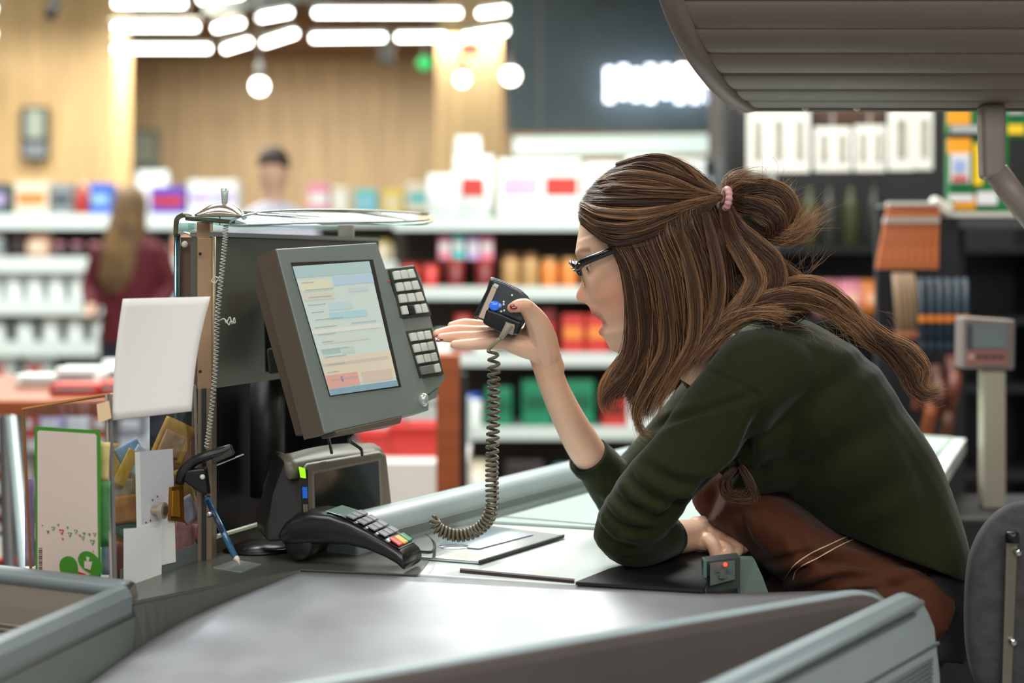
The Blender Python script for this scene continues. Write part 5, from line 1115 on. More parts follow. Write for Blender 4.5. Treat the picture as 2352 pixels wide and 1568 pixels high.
# fingers: little, ring, middle, index
ft(body, [(1160, 787, 1.965), (1120, 788, 1.955), (1075, 791, 1.945), (1044, 791, 1.938)], [.0105, .0088, .0080, .0062])
ft(body, [(1150, 773, 1.975), (1100, 774, 1.965), (1050, 774, 1.955), (1014, 775, 1.948)], [.0105, .0090, .0082, .0062])
ft(body, [(1150, 762, 1.99), (1100, 762, 1.985), (1045, 759, 1.975), (1004, 766, 1.965)], [.0102, .0092, .0084, .0062])
ft(body, [(1140, 753, 2.005), (1105, 748, 2.005), (1065, 744, 2.0), (1037, 748, 1.995)], [.0096, .0088, .0080, .0060])
# resting left fist on the edge
ft(body, [(1605, 1224, 1.965), (1645, 1224, 1.972), (1682, 1232, 1.975)], [.024, .026, .020])
ft(body, [(1612, 1240, 1.955), (1645, 1243, 1.955), (1668, 1248, 1.955)], [.022, .022, .016])
for pts, r in (([(1672, 1222, 1.985), (1706, 1222, 1.975), (1724, 1236, 1.96), (1712, 1248, 1.945)], .0090), ([(1668, 1232, 1.968), (1698, 1236, 1.955), (1712, 1252, 1.94), (1698, 1262, 1.93)], .0092), ([(1660, 1242, 1.95), (1686, 1248, 1.935), (1696, 1262, 1.925), (1682, 1272, 1.918)], .0088), ([(1650, 1250, 1.935), (1668, 1256, 1.922), (1674, 1268, 1.914), (1662, 1276, 1.912)], .0080)):
    ft(body, pts, [r*1.05, r, r*.95, r*.85])
ft(body, [(1625, 1240, 1.93), (1640, 1256, 1.918), (1643, 1272, 1.915), (1640, 1282, 1.915)], [.0105, .0095, .0088, .0070])
ft(body, [(1600, 1238, 1.945), (1628, 1246, 1.93)], [.016, .012])
bme = remesh(body, .0017, 2, .45)
# colour zones: lips pinker, knuckles and fingertips rosier
co = getco(bme)
tone = np.zeros(len(co))
for (px, py, Y_, r) in ((1362, 724, YH, .0085), (1372, 731, YH, .009), (1380, 740, YH, .008), (1374, 755, YH, .008), (1372, 763, YH, .0075), (1356, 717, YH, .006)):
    q = np.array(P(px, py, Y_)[:]); d = (co-q); tone = np.maximum(tone, np.clip(1.25-np.sqrt(d[:, 0]**2+d[:, 2]**2)/r, 0, 1)*(np.abs(d[:, 1]) < .022))
blush = np.zeros(len(co))
for (px, py, Y_, r, k) in ((1400, 690, YH-.06, .035, .7), (1325, 682, YH, .014, .6), (1040, 770, 1.96, .02, .5), (1180, 706, 1.92, .016, .8), (1690, 1260, 1.95, .03, .4), (1250, 830, 1.99, .03, .2)):
    q = np.array(P(px, py, Y_)[:]); d = np.linalg.norm(co-q, axis=1); blush = np.maximum(blush, k*np.exp(-(d/r)**2))
brow = np.zeros(len(co))
for k in range(28):
    u = k/27; sgn = 1
    for sgn in (-1, 1):
        q = np.array(H(.098-.030*u**1.6, sgn*(.012+.040*u), .031+.006*math.sin(u*2.6))[:]); d = np.linalg.norm(co-q, axis=1); brow = np.maximum(brow, np.clip(1.5-d/.0032, 0, 1)*.6)
for nm, arr in (('lips', tone), ('blush', blush), ('brow', brow)):
    at_ = bme.attributes.new(nm, 'FLOAT', 'POINT'); at_.data.foreach_set('value', arr.astype(np.float32))
skin = mat('skin', (236, 192, 162), .48, var=.02, vscale=30, bump=.06, bscale=400, sss=.12)
nt = skin.node_tree; bs = nt.nodes['Principled BSDF']; src = bs.inputs['Base Color'].links[0].from_socket
for nm, col in (('blush', (214, 128, 92)), ('lips', (196, 92, 88)), ('brow', (120, 82, 60))):
    an = nt.nodes.new('ShaderNodeAttribute'); an.attribute_name = nm
    mx = nt.nodes.new('ShaderNodeMix'); mx.data_type = 'RGBA'; nt.links.new(an.outputs['Fac'], mx.inputs['Factor']); nt.links.new(src, mx.inputs['A']); mx.inputs['B'].default_value = lin(col); src = mx.outputs['Result']
nt.links.new(src, bs.inputs['Base Color'])
person = mesh_obj('person', bme, skin, None, P(1990, 1400, 1.985))
tag(person, 'person in a dark green jumper and brown apron leaning on the counter, holding a scanner', 'person')
# ---- face parts
eyew = mat('eye_white', (226, 222, 214), .15, coat=.5); iris = mat('iris', (70, 60, 50), .15, coat=.5)
for sgn in (1, -1):
    e = MB().ball(H(.0665, sgn*.0295, .012), .0118, 16, 12).build('eyeball', eyew, person, smooth=True)
    MB().ball(H(.0755, sgn*.0295, .0105), (.0045,)*3, 12, 8).build('iris', iris, e, smooth=True)
    lid = MB()
    lid.tube([H(.0672+.0128*math.cos(t)*1.0, sgn*(.0298+.0128*math.sin(t)), .0165-.002*math.sin(t)**2) for t in [(-1.1+2.2*k/12) for k in range(13)]], .0022, 6); lid.build('eyelid', skin, person, smooth=True)
    ls = MB()
    for k in range(9):
        t = -.9+1.8*k/8; q = H(.0672+.0135*math.cos(t), sgn*(.0298+.0135*math.sin(t)), .0155); ls.tube([q, q+fw*.004*math.cos(t)+lat*(sgn*.004*math.sin(t))+up_*.0015], [.0005, .0001], 4)
    ls.build('eyelashes', blackp, person)
# mouth interior dark
MB().ball(H(*[loc_ab(1396, 742)[0], 0, loc_ab(1396, 742)[1]]), (.006, .012, .003), 12, 8).build('mouth_cavity', mat('mouth_dark', (60, 20, 18), .5), person, smooth=True)
# fingernails
nailm = mat('nail_red', (120, 24, 34), .2, coat=.6)
def nail(px, py, Y_, d, n, L=.0055, W=.0042):
    c = P(px, py, Y_); d = V(d).normalized(); n = V(n).normalized(); s = d.cross(n).normalized(); n = s.cross(d)
    M3 = Matrix((d, s, n)).transposed(); MB().ball(c, (L, W, .0018), 12, 8, M3).build('fingernail', nailm, person, smooth=True)
nail(1000, 771, 1.962, (-1, -.1, -.4), (-.3, .2, -1)); nail(1010, 781, 1.944, (-1, -.1, -.2), (-.1, .3, -1)); nail(1041, 795, 1.94, (-1, 0, 0), (0, .5, -1), .004, .003); nail(1033, 750, 1.999, (-1, 0, -.2), (0, 1, -.3), .004, .003)
nail(1181, 703, 1.9125, (-1, -.15, -.3), (-.1, -1, .45), .0062, .0050)
nail(1712, 1255, 1.938, (-.3, -.4, -1), (1, -.3, 0), .004, .0034); nail(1682, 1277, 1.912, (-.3, -.2, -1), (.6, -1, -.2), .004, .0034)
# ---------------------------------------------------------------- jumper
sw = MB(); ell_loft(sw, torso)
ell_loft(sw, [(1765, 870, 1.90, 120, .085), (1730, 880, 1.865, 110, .070), (1650, 955, 1.845, 93, .064), (1585, 1040, 1.835, 86, .060), (1500, 1130, 1.835, 80, .056), (1435, 1215, 1.838, 72, .048)])
ell_loft(sw, [(1432, 1218, 1.845, 76, .050), (1470, 1232, 1.865, 68, .046), (1505, 1232, 1.885, 56, .041), (1532, 1230, 1.905, 46, .034)])
ell_loft(sw, [(1615, 850, 1.985, 62, .055), (1680, 870, 1.985, 95, .09), (1760, 900, 1.985, 130, .12)])
ell_loft(sw, [(1840, 1000, 1.95, 125, .12), (1765, 1055, 1.93, 78, .09), (1712, 1082, 1.90, 46, .05)])
ell_loft(sw, [(1790, 930, 1.93, 120, .10), (1735, 990, 1.90, 90, .07), (1690, 1030, 1.88, 55, .05)])
ell_loft(sw, [(1690, 880, 2.09, 100, .07), (1580, 990, 2.12, 80, .06), (1450, 1120, 2.11, 66, .052)])
ell_loft(sw, [(1440, 1150, 2.10, 66, .05), (1405, 1110, 2.085, 58, .045), (1375, 1068, 2.065, 52, .040), (1352, 1046, 2.055, 49, .037)])
sme = remesh(sw, .0045, 5, .5)
co = getco(sme); no = getno(sme)
px = CX+co[:, 0]*F/co[:, 1]; py = HY-(co[:, 2]-CZ)*F/co[:, 1]
front = np.clip(-no[:, 1]*1.5+.4, 0, 1)
def crease(pts, depth, width, ridge=0):
    """push a fold line (pixel polyline on the viewer's side) in or out"""
    global disp
    c = cr([V((x, y, 0)) for x, y in pts], 30); q = np.array([[p.x, p.y] for p in c])
    d = np.full(len(px), 1e9); tt = np.zeros(len(px))
    for i in range(len(q)-1):
        a, b_ = q[i], q[i+1]; ab = b_-a; t = np.clip(((px-a[0])*ab[0]+(py-a[1])*ab[1])/(ab@ab+1e-9), 0, 1)
        dd = np.hypot(px-(a[0]+t*ab[0]), py-(a[1]+t*ab[1])); m = dd < d; d[m] = dd[m]; tt[m] = (i+t[m])/29
    f = np.exp(-(d/width)**2)*np.sin(np.pi*np.clip(tt*.96+.02, 0, 1))**.5
    disp += -depth*f*front
    if ridge: disp += ridge*np.exp(-((d-width*1.9)/width)**2)*np.sin(np.pi*np.clip(tt*.96+.02, 0, 1))**.5*front
disp = np.zeros(len(px))
# shoulder seam and sleeve
crease([(1585, 830), (1660, 865), (1738, 905), (1745, 950)], .004, 5, .001)
crease([(1738, 905), (1640, 935), (1540, 965), (1500, 985)], .005, 9, .002)
crease([(1745, 950), (1720, 1020), (1690, 1075), (1610, 1130)], .012, 16, .004)
crease([(1700, 1060), (1640, 1120), (1560, 1165), (1520, 1185)], .010, 14, .004)
crease([(1480, 1060), (1520, 1090), (1580, 1110), (1640, 1100)], .006, 12, .003)
crease([(1440, 1080), (1470, 1120), (1520, 1150), (1570, 1155)], .009, 11, .004)
crease([(1400, 1120), (1440, 1160), (1500, 1185), (1550, 1180)], .009, 11, .005)
crease([(1380, 1150), (1420, 1200), (1480, 1215), (1530, 1200)], .007, 10, .004)
crease([(1365, 1190), (1400, 1240), (1450, 1260)], .006, 10, .004)
crease([(1440, 1130), (1460, 1160), (1500, 1165)], .006, 8, .003)
crease([(1410, 1260), (1450, 1285), (1490, 1270)], .004, 8, .002)
# torso
crease([(1750, 990), (1850, 930), (1960, 850), (2010, 800)], .006, 22, .003)
crease([(1720, 1080), (1830, 1080), (1950, 1020), (2080, 940)], .006, 26, .003)
crease([(1780, 1150), (1880, 1170), (1980, 1150), (2100, 1080)], .005, 24, .003)
crease([(2080, 1000), (2120, 1100), (2150, 1220)], .004, 22, .002)
crease([(1800, 760), (1900, 760), (1980, 800)], .003, 22, .002)
crease([(1640, 780), (1700, 760), (1780, 740)], .003, 18, .002)
crease([(1690, 1090), (1760, 1160), (1860, 1200), (2000, 1260)], .004, 9, .003)
nz = np.array([noise.noise(V((c[0]*9, c[1]*9, c[2]*9+3)))*.0028+noise.noise(V((c[0]*30, c[1]*30, c[2]*22)))*.0008 for c in co])
co = co+no*(disp+nz)[:, None]
# straight hem: nothing of the jumper hangs below the line from armpit to the back of the waist
hx = np.array([1400, 1660, 1760, 1900, 2000, 2100, 2180, 2230]); hy = np.array([2000, 1122, 1168, 1214, 1252, 1292, 1322, 1340])
lim = np.interp(px, hx, hy); over = (py > lim) & (px > 1690)
newpy = np.where(over, lim+(py-lim)*.04, py); dz = -(newpy-py)*co[:, 1]/F
co[:, 2] += dz
# shrink cut part inwards so that it closes under the body
cx_ = 1.985
co[:, 1] = np.where(over, cx_+(co[:, 1]-cx_)*np.clip(1-(py-lim)/260, .55, 1), co[:, 1])
# cuffs: open square end of the far sleeve (flatten beyond the cuff line)
c0_, ax = np.array(P(1350, 1046, 2.055)[:]), np.array((P(1350, 1046, 2.055)-P(1405, 1110, 2.085)).normalized()[:])
d = (co-c0_) @ ax; near_ = (np.linalg.norm(co-c0_, axis=1) < .09)&(d > 0); co[near_] -= ax*(d[near_]*.92)[:, None]
c0_, ax = np.array(P(1530, 1230, 1.904)[:]), np.array((P(1556, 1228, 1.925)-P(1500, 1232, 1.885)).normalized()[:])
d = (co-c0_) @ ax; near_ = (np.linalg.norm(co-c0_, axis=1) < .08)&(d > 0); co[near_] -= ax*(d[near_]*.92)[:, None]
co[:, 2] = np.maximum(co[:, 2], np.where(px < 1700, ZC+.002, -9))
setco(sme, co)
green = mat('jumper_green', (36, 42, 21), .95, var=.10, vscale=4, bump=.30, bscale=420, sheen=.14, spec=.12)
jm = mesh_obj('jumper', sme, green, person)
s_ = jm.modifiers.new('s', 'SMOOTH'); s_.factor = .4; s_.iterations = 1
# rib cuffs
dk = mat('jumper_cuff', (34, 40, 22), .95, bump=.3, bscale=300, sheen=.08, spec=.15)
def cuff(px_, py_, Y_, rp, rd, d, L, n=36):
    c = P(px_, py_, Y_); d = V(d).normalized(); y = V((0, 1, 0)); y = (y-d*y.dot(d)).normalized(); x = y.cross(d); rr = rp*Y_/F
    rings = []
    for u, k in ((0, 1.02), (.2, 1.05), (.9, 1.04), (1, 1.0), (1, .90), (.5, .88)):
        rings.append([c+d*(L*u)+x*(rr*k*math.cos(2*math.pi*i/n))+y*(rd*k*math.sin(2*math.pi*i/n)) for i in range(n)])
    MB().loft(rings, caps=False).build('cuff', dk, person, smooth=True)
cuff(1364, 1062, 2.06, 49, .037, (P(1340, 1032, 2.05)-P(1405, 1110, 2.085)), .016)
cuff(1514, 1231, 1.893, 47, .035, (P(1556, 1228, 1.925)-P(1500, 1232, 1.885)), .016)
# ---------------------------------------------------------------- apron
ap = MB()
ell_loft(ap, [(1640, 1135, 1.985, 62, .085), (1725, 1172, 1.985, 76, .125), (1820, 1240, 1.985, 88, .150), (1930, 1300, 1.985, 98, .155), (2030, 1335, 1.985, 105, .160), (2095, 1375, 1.985, 103, .168)])
ell_loft(ap, [(2080, 1370, 1.985, 110, .165), (1960, 1390, 1.985, 120, .165), (1850, 1430, 1.985, 105, .16), (1800, 1520, 1.985, 90, .15)])
ame = remesh(ap, .0045, 4, .5); co = getco(ame); no = getno(ame)
px = CX+co[:, 0]*F/co[:, 1]; py = HY-(co[:, 2]-CZ)*F/co[:, 1]; front = np.clip(-no[:, 1]*1.5+.4, 0, 1); disp = np.zeros(len(px))
crease([(1790, 1330), (1860, 1300), (1930, 1290), (2030, 1310)], .007, 11, .005)
crease([(1760, 1290), (1850, 1275), (1900, 1290)], .006, 9, .004)
crease([(1850, 1350), (1930, 1330), (2010, 1330), (2080, 1350)], .006, 10, .005)
crease([(1940, 1360), (2040, 1350), (2120, 1330)], .005, 10, .004)
crease([(1700, 1180), (1720, 1240), (1760, 1280)], .005, 10, .003)
crease([(1820, 1200), (1840, 1260), (1880, 1280)], .004, 12, .003)
crease([(2060, 1290), (2110, 1310), (2160, 1330)], .004, 9, .003)
nz = np.array([noise.noise(V((c[0]*14, c[1]*14, c[2]*14)))*.004 for c in co])
setco(ame, co+no*(disp+nz)[:, None])
brown = mat('apron_brown', (78, 42, 25), .8, var=.10, vscale=7, bump=.25, bscale=500, sheen=.15, spec=.2)
apron = mesh_obj('apron', ame, brown, person)
from mathutils.bvhtree import BVHTree
def bvh(me_, obj_):
    return BVHTree.FromPolygons([obj_.matrix_world @ v.co if False else v.co+V(obj_['org']) for v in me_.vertices], [tuple(p.vertices) for p in me_.polygons])
abv = bvh(ame, apron)
def onsurf(bv, x, y, off=.001):
    d = V(((x-CX)/F, 1, -(y-HY)/F)).normalized(); h = bv.ray_cast(V((0, 0, CZ)), d)
    return (h[0]-d*off) if h[0] is not None else P(x, y, 1.85)
stm = mat('stitch_pale', (216, 190, 150), .6)
for pts in ([(1800, 1334), (1822, 1300), (1860, 1272), (1910, 1248), (1966, 1222)], [(1820, 1336), (1832, 1306), (1880, 1280), (1930, 1252), (1990, 1224)]):
    MB().tube([onsurf(abv, q.x, q.y, .0012) for q in cr([V((x, y, 0)) for x, y in pts], 30)], .0009, 5).build('seam_stitch', stm, apron, smooth=True)
# trousers under the apron, mostly hidden
tr_ = MB()
for yy in (1.91, 2.06): ell_loft(tr_, [(2070, 1440, yy, 115, .078), (1900, 1500, yy, 108, .076), (1740, 1560, yy, 92, .068), (1690, 1800, yy, 74, .056), (1700, 2050, yy, 56, .046)])
ell_loft(tr_, [(2078, 1275, 1.985, 118, .130), (2090, 1330, 1.985, 118, .145), (2098, 1380, 1.985, 118, .158), (2085, 1450, 1.985, 120, .165)])
tme = remesh(tr_, .008, 3); mesh_obj('trousers', tme, mat('trouser_black', (26, 26, 30), .8), person)
for yy in (1.91, 2.06):
    b = MB(); ell_loft(b, [(1712, 2190, yy, 42, .040), (1640, 2232, yy, 42, .042), (1585, 2242, yy, 34, .038)]); b.build('shoe', blackp, person, smooth=True)
# ================================================================ hair of the cashier
def hair_mat(key, dark, light, warm):
    m = bpy.data.materials.new(key); m.use_nodes = True; nt = m.node_tree; b = nt.nodes['Principled BSDF']
    a = nt.nodes.new('ShaderNodeAttribute'); a.attribute_name = 'tone'
    r = nt.nodes.new('ShaderNodeValToRGB'); e = r.color_ramp.elements
    e[0].position = 0; e[0].color = lin(dark); e[1].position = 1; e[1].color = lin(light); k = e.new(.55); k.color = lin(warm)
    nt.links.new(a.outputs['Fac'], r.inputs[0]); nt.links.new(r.outputs[0], b.inputs['Base Color'])
    b.inputs['Roughness'].default_value = .42; b.inputs['Specular IOR Level'].default_value = .5
    return m
hm = hair_mat('hair_strands', (40, 26, 19), (186, 140, 98), (94, 64, 44))
hbase = mat('hair_under', (62, 38, 24), .7, var=.2, vscale=30)
rng = np.random.RandomState(3)
def headY(x, y, off=0):
    u, v = (x-1492)/182, (y-545)/182; q = max(0.0, 1-u*u-v*v); return YH-(.090+off)*math.sqrt(q)-.002
class Strands:
    def __init__(s, sides=3): s.V = []; s.F = []; s.T = []; s.n = 0; s.sides = sides; s.tip = .12
    def add(s, P_, r, tone):
        """P_: (m,3) array, r: root radius"""
        m = len(P_); t = np.gradient(P_, axis=0); t /= np.linalg.norm(t, axis=1)[:, None]+1e-9
        ref = np.array([.35, 1, .2]); x = np.cross(t, ref); x /= np.linalg.norm(x, axis=1)[:, None]+1e-9; y = np.cross(t, x)
        u = np.linspace(0, 1, m); rr = r*.68*np.clip(1.0-.85*np.clip((u-.55)/.45, 0, 1), .12, 1)*np.clip(.25+u*9, 0, 1); S = s.sides
        an = np.arange(S)*2*math.pi/S
        ring = P_[:, None, :]+rr[:, None, None]*(x[:, None, :]*np.cos(an)[None, :, None]+y[:, None, :]*np.sin(an)[None, :, None])
        s.V.append(ring.reshape(-1, 3)); i = np.arange(m-1)[:, None]*S; k = np.arange(S)[None, :]; k2 = (k+1) % S
        f = np.stack([i+k, i+k2, i+S+k2, i+S+k], -1).reshape(-1, 4)+s.n; s.F.append(f); s.T.append(np.clip(np.repeat(tone+s.tip*(u[:-1]-.35), S), 0, 1)); s.n += m*S
    def build(s, name, parent):
        Vv = np.concatenate(s.V)-np.array(list(parent['org'])); Ff = np.concatenate(s.F); T_ = np.concatenate(s.T).astype(np.float32)
        me = bpy.data.meshes.new(name); me.vertices.add(len(Vv)); me.vertices.foreach_set('co', Vv.astype(np.float32).ravel())
        me.loops.add(Ff.size); me.loops.foreach_set('vertex_index', Ff.astype(np.int32).ravel())
        me.polygons.add(len(Ff)); me.polygons.foreach_set('loop_start', np.arange(0, Ff.size, 4, dtype=np.int32)); me.update(calc_edges=True)
        me.polygons.foreach_set('use_smooth', [True]*len(Ff))
        at_ = me.attributes.new('tone', 'FLOAT', 'FACE'); at_.data.foreach_set('value', T_)
        me.materials.append(hm); o = bpy.data.objects.new(name, me); COL.objects.link(o); finish(o, parent, V(parent['org'])); return o
def crn(A, n):   # A: (k,3) numpy -> (n,3) catmull-rom
    A = np.asarray(A, float); k = len(A); t = np.linspace(0, k-1, n); i = np.minimum(t.astype(int), k-2); u = (t-i)[:, None]
    Pp = np.vstack([2*A[0]-A[1], A, 2*A[-1]-A[-2]]); p0, p1, p2, p3 = Pp[i], Pp[i+1], Pp[i+2], Pp[i+3]
    return .5*((2*p1)+(p2-p0)*u+(2*p0-5*p1+4*p2-p3)*u*u+(3*p1-p0-3*p2+p3)*u**3)
def pw(a):       # rows (px, py, Y) -> world
    a = np.asarray(a, float); return np.stack([(a[:, 0]-CX)*a[:, 2]/F, a[:, 2], CZ-(a[:, 1]-HY)*a[:, 2]/F], 1)
hair = thing('hair', '', '', (0, 0, 0)) if False else None
def sheet(S, guides, n, r, tone=(.2, .8), m=26, jit=.0012, thick=.004, clump=.0, end_jit=0, wave=0, wf=3):
    """strands interpolated between neighbouring guide curves (px,py,Y): a flowing sheet of hair"""
    G_ = [crn(pw(g_), m) for g_ in guides]; U = np.linspace(0, 1, m)[:, None]
    for _ in range(int(n*1.9)):
        q = rng.rand()*(len(G_)-1); i = min(int(q), len(G_)-2); f = q-i
        if clump: f = f*(1-clump)+clump*(round(f*4)/4)
        c = G_[i]*(1-f)+G_[i+1]*f
        d = rng.randn(3)*jit; d2 = rng.randn(3)*(jit+end_jit); ph = rng.rand(3)*6.28
        c = c+d*(1-U)+d2*U+np.sin(U*wf*6.28+ph)*wave*U
        c = c+np.array([0, 1, 0])*(rng.rand()*thick)
        k = rng.rand(); e = 1-.25*rng.rand() if end_jit or wave else 1
        if e < 1: c = crn(c, m)[:max(6, int(m*e))]
        tn = np.clip(tone[0]+(tone[1]-tone[0])*(k*.6+.4*(.5+.5*math.sin(q*7.3))), 0, 1)
        S.add(c, r*(.6+.8*rng.rand()), tn)
def lock(S, pts, rad, n, r, tone=(.2, .8), m=30, curl=0, cf=3, frizz=.0006, flat=.55, spread=0):
    """a tapered lock: guide (px,py,Y), radius list in metres"""
    c0 = crn(pw(pts), m); U = np.linspace(0, 1, m); R_ = np.interp(U, np.linspace(0, 1, len(rad)), rad)
    t = np.gradient(c0, axis=0); t /= np.linalg.norm(t, axis=1)[:, None]; ref = np.array([0, 1, 0.]); x = np.cross(t, ref); x /= np.linalg.norm(x, axis=1)[:, None]+1e-9; y = np.cross(x, t)
    for _ in range(int(n*1.7)):
        a = rng.rand()*6.28; q = math.sqrt(rng.rand()); tw = rng.randn()*.5
        an = a+tw*U+0; off = x*(q*R_*np.cos(an))[:, None]+y*(q*R_*np.sin(an)*flat)[:, None]
        if curl: ph = rng.randn()*.5; off = off+x*(curl*U*np.sin(U*cf*6.28+ph))[:, None]+y*(curl*U*np.cos(U*cf*6.28+ph))[:, None]
        fz = rng.randn(3)*frizz; ph = rng.rand(3)*6.28
        c = c0+off+np.sin(U[:, None]*5+ph)*frizz*2+fz*U[:, None]+(U[:, None]**2)*rng.randn(3)*spread
        e = int(m*(1-.3*rng.rand()**1.5)); k = rng.rand(); S.add(c[:max(5, e)], r*(.6+.8*rng.rand()), tone[0]+(tone[1]-tone[0])*(.35*k+.65*(.5+.5*math.cos(a*2))))
# ---- A: crown hair swept back to the tie
TX, TY, TYY = 1655, 452, 1.886
def hy(pts, off=.002): return [(x, y, headY(x, y, off)) for x, y in pts]
def gA(pts, endY=None):
    g_ = hy(pts); n = len(g_); 
    return [(x, y, Y*(1-(i/(n))**4)+TYY*((i/(n))**4)) for i, (x, y, Y) in enumerate(g_)]+[(TX, TY, TYY)]
A_paths = [
    [(1470, 364), (1540, 366), (1590, 385), (1630, 420)],
    [(1425, 378), (1500, 368), (1570, 392), (1625, 428)],
    [(1395, 398), (1470, 382), (1550, 402), (1618, 434)],
    [(1372, 416), (1440, 404), (1530, 416), (1610, 440)],
    [(1352, 438), (1420, 432), (1510, 436), (1605, 446)],
    [(1341, 458), (1400, 460), (1490, 462), (1600, 454)],
    [(1334, 474), (1385, 488), (1480, 492), (1595, 465)],
    [(1332, 490), (1378, 518), (1465, 524), (1590, 480)],
    [(1336, 503), (1385, 542), (1465, 549), (1588, 496)],
    [(1338, 512), (1400, 556), (1480, 564), (1592, 510)]]
gsA = [gA(p) for p in A_paths]
SA = Strands()
farA = []
for k in range(4):      # strands over the far side of the crown
    farA.append([(1440+20*k, 368+3*k, YH), (1500, 360+6*k, YH+.02*k), (1580, 385+5*k, YH+.02*k), (TX-10, 430, YH+.01), (TX, TY, TYY)])
sheet(SA, gsA, 2300, .00052, (.05, .72), m=24, jit=.0016, thick=.006, clump=.5)
sheet(SA, farA, 300, .0005, (.1, .5), m=20, jit=.002, thick=.02)
sheet(SA, gsA[:9], 90, .0004, (.5, .95), m=24, jit=.0035, thick=0)
# raised strands that make visible locks
for k, i in enumerate((1, 2, 3, 4, 5, 6, 7, 8)):
    g_ = [(x+rng.randn()*5, y+rng.randn()*5, Y-.004) for x, y, Y in gsA[i]]; g_[-1] = (TX, TY, TYY-.004)
    lock(SA, g_, [.003, .006, .007, .006, .003], 70, .0005, ((.15, .9), (.0, .5), (.4, 1))[k % 3], m=22, frizz=.0005)
SA.build('crown_hair', person)
# cap underneath
cap = MB(); n1, n2 = 40, 40
rings = []
for i in range(n1+1):
    t = math.pi*i/n1; ring = []
    for j in range(n2):
        a = 2*math.pi*j/n2; q = V((math.sin(t)*math.cos(a), math.sin(t)*math.sin(a), math.cos(t)))
        # axis vertical in head frame; pull the front lower part in so that the face stays free
        ca, cs, cb = q.x*.099, q.y*.080, q.z*.098
        bb = cb+.034; aa = ca-.010
        front_lim = .030+(bb-.02)*.95 if bb > -.02 else -.012
        if bb < .075 and aa > front_lim-.012: aa = min(aa, max(-.01, front_lim-.012)); cs *= .93
        if bb > .06: aa = min(aa, .078)
        ring.append(H(aa, cs, bb if bb > -.06 else -.06+(bb+.06)*.4))
    rings.append(ring)
cap.loft(rings)
# mass behind the hanging hair and nape
def blobs(b, pts, rads):
    c = cr([P(*p) for p in pts], 20); b.tube(c, [lerp_list(rads, i/19) for i in range(20)], 12, flat=.8); b.ball(c[0], rads[0]); b.ball(c[-1], rads[-1])
blobs(cap, [(1520, 600, 1.90), (1535, 720, 1.895), (1520, 830, 1.90)], [.045, .038, .018])
blobs(cap, [(1610, 560, 1.92), (1625, 680, 1.93), (1600, 760, 1.93)], [.045, .042, .018])
blobs(cap, [(1690, 560, 1.93), (1730, 640, 1.94), (1740, 700, 1.95)], [.026, .030, .018])
cme = remesh(cap, .004, 4, .5); mesh_obj('hair_cap', cme, hbase, person)
# ---- B: hair hanging beside the face
SB = Strands(); SB.tip = .38
def hb(pts): 
    out = []
    for i, (x, y) in enumerate(pts):
        Y = headY(x, y, .004) if y < 600 else None
        out.append([x, y, Y])
    last = [o for o in out if o[2]][-1] if any(o[2] for o in out) else [0, 0, 1.85]
    y0 = last[1]
    for o in out:
        if o[2] is None: o[2] = last[2]+.00006*(o[1]-y0)
        o[2] = max(o[2], 1.838)
    return [tuple(o) for o in out]
B_paths = [
    [(1402, 548), (1428, 600), (1446, 670), (1453, 740), (1450, 800), (1428, 860), (1400, 900), (1394, 935)],
    [(1414, 552), (1440, 606), (1458, 680), (1464, 750), (1458, 815), (1436, 870), (1410, 910), (1402, 950)],
    [(1428, 554), (1456, 614), (1474, 695), (1480, 775), (1468, 842), (1446, 892), (1428, 930)],
    [(1445, 556), (1474, 620), (1492, 700), (1498, 780), (1488, 860), (1468, 920), (1462, 960)],
    [(1475, 558), (1504, 630), (1520, 710), (1526, 790), (1512, 860), (1488, 920), (1478, 990)],
    [(1505, 552), (1535, 630), (1548, 710), (1554, 790), (1535, 860), (1508, 915), (1490, 960)],
    [(1535, 540), (1566, 620), (1578, 700), (1580, 770), (1560, 835), (1530, 890), (1512, 930)],
    [(1562, 526), (1596, 610), (1608, 690), (1605, 760), (1582, 820), (1555, 865)],
    [(1590, 506), (1624, 600), (1634, 680), (1625, 745), (1602, 800), (1578, 840)],
    [(1615, 490), (1648, 580), (1658, 660), (1648, 720), (1625, 775), (1598, 815)],
    [(1640, 470), (1670, 560), (1682, 640), (1672, 700), (1645, 755)]]
gsB = [hb(p) for p in B_paths]
gsB = [[(g_[0][0]-6, g_[0][1]-34, g_[0][2]+.016)]+[(g_[0][0], g_[0][1]+4, g_[0][2]+.003)]+g_[1:] for g_ in gsB]
sheet(SB, gsB, 2600, .00055, (.0, .50), m=30, jit=.0020, thick=.022, clump=.5, end_jit=.006, wave=.003, wf=1.3)
sheet(SB, gsB, 260, .0005, (.4, .9), m=30, jit=.0024, thick=.002, clump=.5, end_jit=.007, wave=.0035, wf=1.3)
